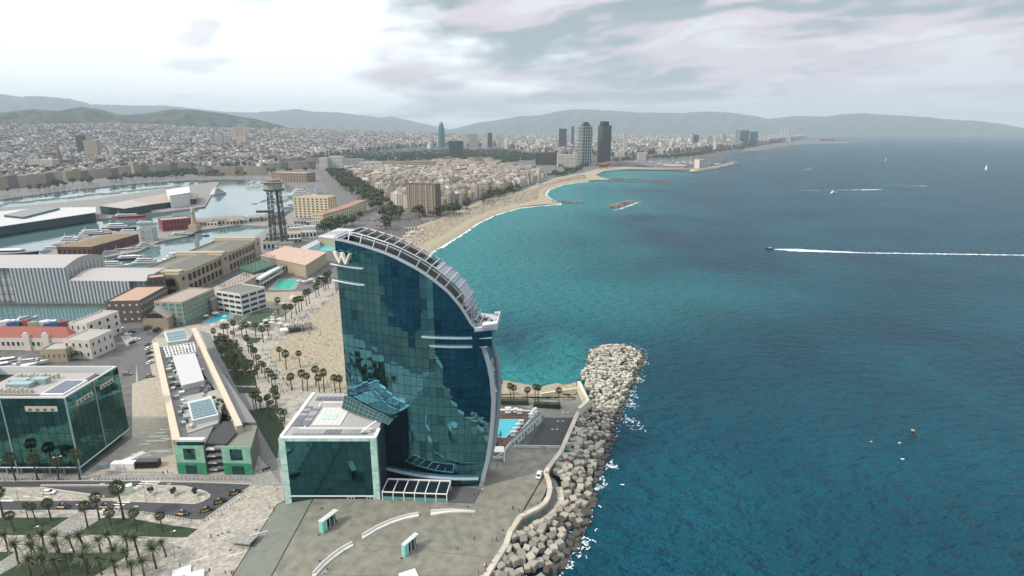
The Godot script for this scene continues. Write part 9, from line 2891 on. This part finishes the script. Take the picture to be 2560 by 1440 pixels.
	# the crowd on the long beach and its square
	for k in 4:
		var where := []
		var tints := []
		for q in [[PackedVector2Array([Vector2(-131.8, -682), Vector2(-123.6, -784), Vector2(-95.7, -876), Vector2(-62.3, -1019), Vector2(-7.7, -1142), Vector2(34.3, -1271), Vector2(120.4, -1559), Vector2(211.9, -1758), Vector2(202.1, -1585), Vector2(119, -1476), Vector2(61.2, -1297), Vector2(48.8, -1108), Vector2(7, -1036), Vector2(-32.7, -962), Vector2(-62.8, -876), Vector2(-77.3, -777), Vector2(-97.8, -675), Vector2(-104.4, -628)]), 900], [PackedVector2Array([Vector2(-183, -709), Vector2(-179.3, -818), Vector2(-141.6, -864), Vector2(-107.7, -876), Vector2(-131.1, -797), Vector2(-138, -690)]), 220], [PackedVector2Array([Vector2(-338.6, -1254), Vector2(-215.8, -992), Vector2(-152.4, -752), Vector2(-169.1, -723), Vector2(-212.9, -818)]), 40]]:
			for i in q[1]:
				var p := in_area(q[0], r)
				where.append(Transform3D(Basis(Vector3.UP, r.randf() * TAU), V3(p.x, 2.05, p.y)))
				tints.append(Color.WHITE)
		scatter("beach_crowd", people_meshes.values()[k * 3 % people_meshes.size()], tinted("person_skin_and_cloth", 0.8), where, tints)
	# cars parked along the harbour roads
	var lot := []
	for k in 3:
		var t := thing("parked_car", "small parked car by the harbour avenue", "car", Vector3.ZERO, 0.0, "cars parked along the harbour roads")
		var b := Shape.new()
		loft(b, [[V3(-2.1, 0.3, -0.85), V3(2.1, 0.3, -0.85), V3(2.1, 0.3, 0.85), V3(-2.1, 0.3, 0.85)], [V3(-2.15, 0.85, -0.88), V3(2.1, 0.75, -0.88), V3(2.1, 0.75, 0.88), V3(-2.15, 0.85, 0.88)]])
		b.box(V3(-0.4, 1.36, 0), V3(1.7, 0.08, 1.2))
		put("body", b.mesh(), [mats.white_paint, mats.car_black, mats.car_grey][k], t)
		var g := Shape.new()
		loft(g, [[V3(-1.8, 0.84, -0.8), V3(1.0, 0.8, -0.8), V3(1.0, 0.8, 0.8), V3(-1.8, 0.84, 0.8)], [V3(-1.3, 1.36, -0.62), V3(0.5, 1.36, -0.62), V3(0.5, 1.36, 0.62), V3(-1.3, 1.36, 0.62)]])
		put("windows", g.mesh(), mats.car_glass, t)
		lot.append(t)
	var n := 0
	for q in [[V3(-486, 2, -1342), V3(-308, 2, -942), 44, 14.0], [V3(-483, 2, -1421), V3(-279.1, 2, -942), 44, 10.0], [V3(-375.2, 2, -1342), V3(-170.9, 2, -818), 40, 7.0], [V3(-301.5, 2, -603), V3(-294.7, 2, -695), 26, 8.0], [V3(-259.3, 2, -635), V3(-266.1, 2, -768), 30, 8.0], [V3(-218.3, 2, -876), V3(-160.7, 2, -768), 24, 10.0], [V3(-1066, 2, -1254), V3(-703, 2, -1639), 46, 16.0]]:
		var d: Vector3 = q[1] - q[0]
		for i in q[2]:
			var at: Vector3 = q[0].lerp(q[1], r.randf()) + Vector3(r.randf_range(-1, 1), 0, r.randf_range(-1, 1)) * q[3]
			var o: Node3D = lot[n] if n < 3 else copy_of(lot[n % 3], at)
			o.position = at + V3(0, 0.08, 0)
			o.rotation.y = -atan2(d.z, d.x) + (PI / 2 if i % 3 == 0 else 0.0)
			n += 1
	# bars on the beach
	var bar := thing("beach_bar", "dark pergola of a beach bar on the sand beside the promenade", "beach bar", V3(-139.8, 2, -367.1), 0.5)
	var s := Shape.new()
	for x in 4:
		for z in 3:
			s.box(V3(-7 + 4.6 * x, 0, -3.5 + 3.5 * z), V3(0.3, 3.2, 0.3))
	put("post", s.mesh(), mats.truss_dark, bar).set_meta("kind", "stuff")
	s = Shape.new()
	for x in 12:
		s.box(V3(-7.4 + 1.35 * x, 3.2, 0), V3(0.8, 0.2, 8))
	put("roof_slats", s.mesh(), mat("slat_dark", 0.07, 0.06, 0.05, 0.9), bar).set_meta("kind", "stuff")
	s = Shape.new()
	s.box(V3(-3, 0, 0), V3(7, 2.4, 4.5))
	put("kitchen", s.mesh(), mats.truss_dark, bar)
	s = Shape.new()
	s.box(V3(-9.6, 2.7, 1), V3(5, 0.2, 5))
	put("awning", s.mesh(), mats.white_cloth, bar)
	var par := thing("parasol", "white parasol at the beach cafes", "parasol", V3(-163.5, 2, -367.1), 0.0, "parasols at the beach cafes")
	s = Shape.new()
	s.tube(Vector3.ZERO, V3(0, 2.6, 0), 0.06, 0.06, 5)
	put("pole", s.mesh(), mats.lamp_steel, par)
	s = Shape.new()
	s.lathe(V3(0, 2.2, 0), [Vector2(2.0, 0), Vector2(1.0, 0.5), Vector2(0.05, 0.8)], 8)
	put("canopy", s.mesh(), mat("parasol_canvas", 0.46, 0.45, 0.42, 0.9), par)
	for q in [[V3(-172, 2, -362.3), V3(-151, 2, -376), 14, 9.0], [V3(-175.1, 2, -417), V3(-174, 2, -439), 6, 6.0], [V3(-182.5, 2, -485), V3(-167.2, 2, -496), 9, 7.0], [V3(-215.9, 2, -398), V3(-191.9, 2, -389), 5, 4.0], [V3(-135.2, 2, -700), V3(-125, 2, -758), 8, 8.0], [V3(-198.2, 2, -376), V3(-166.2, 2, -354.7), 6, 5.0]]:
		for i in q[2]:
			copy_of(par, q[0].lerp(q[1], r.randf()) + Vector3(r.randfn(), 0, r.randfn()) * q[3], r.randf() * 6.0, r.randf_range(0.8, 1.3))
	for q in [[V3(-132.2, 2, -764), "nearest the big bay"], [V3(-121.2, 2, -844), "second along the beach"], [V3(-78.9, 2, -967), "third along the beach"], [V3(-6.4, 2, -1192), "fourth along the beach"], [V3(66.9, 2, -1421), "farthest along the beach"]]:
		house("beach_hut", "low flat-roofed beach bar on the long sand, %s" % q[1], "beach bar", q[0] - V3(8, 0, 0), q[0] + V3(8, 0, -3), 7.0, 3.5, mats.white_render, mats.slat_dark, 1, 4, 1, {"joined": true, "parapet": 0.2})
func build_all() -> void:
	build_hotel()
	build_podium()
	build_grounds()
	build_breakwater()
	build_square()
	build_street()
	build_offices()
	build_palms()
	build_harbour()
	build_town()
	build_trees()
	build_sea_things()
	build_people()
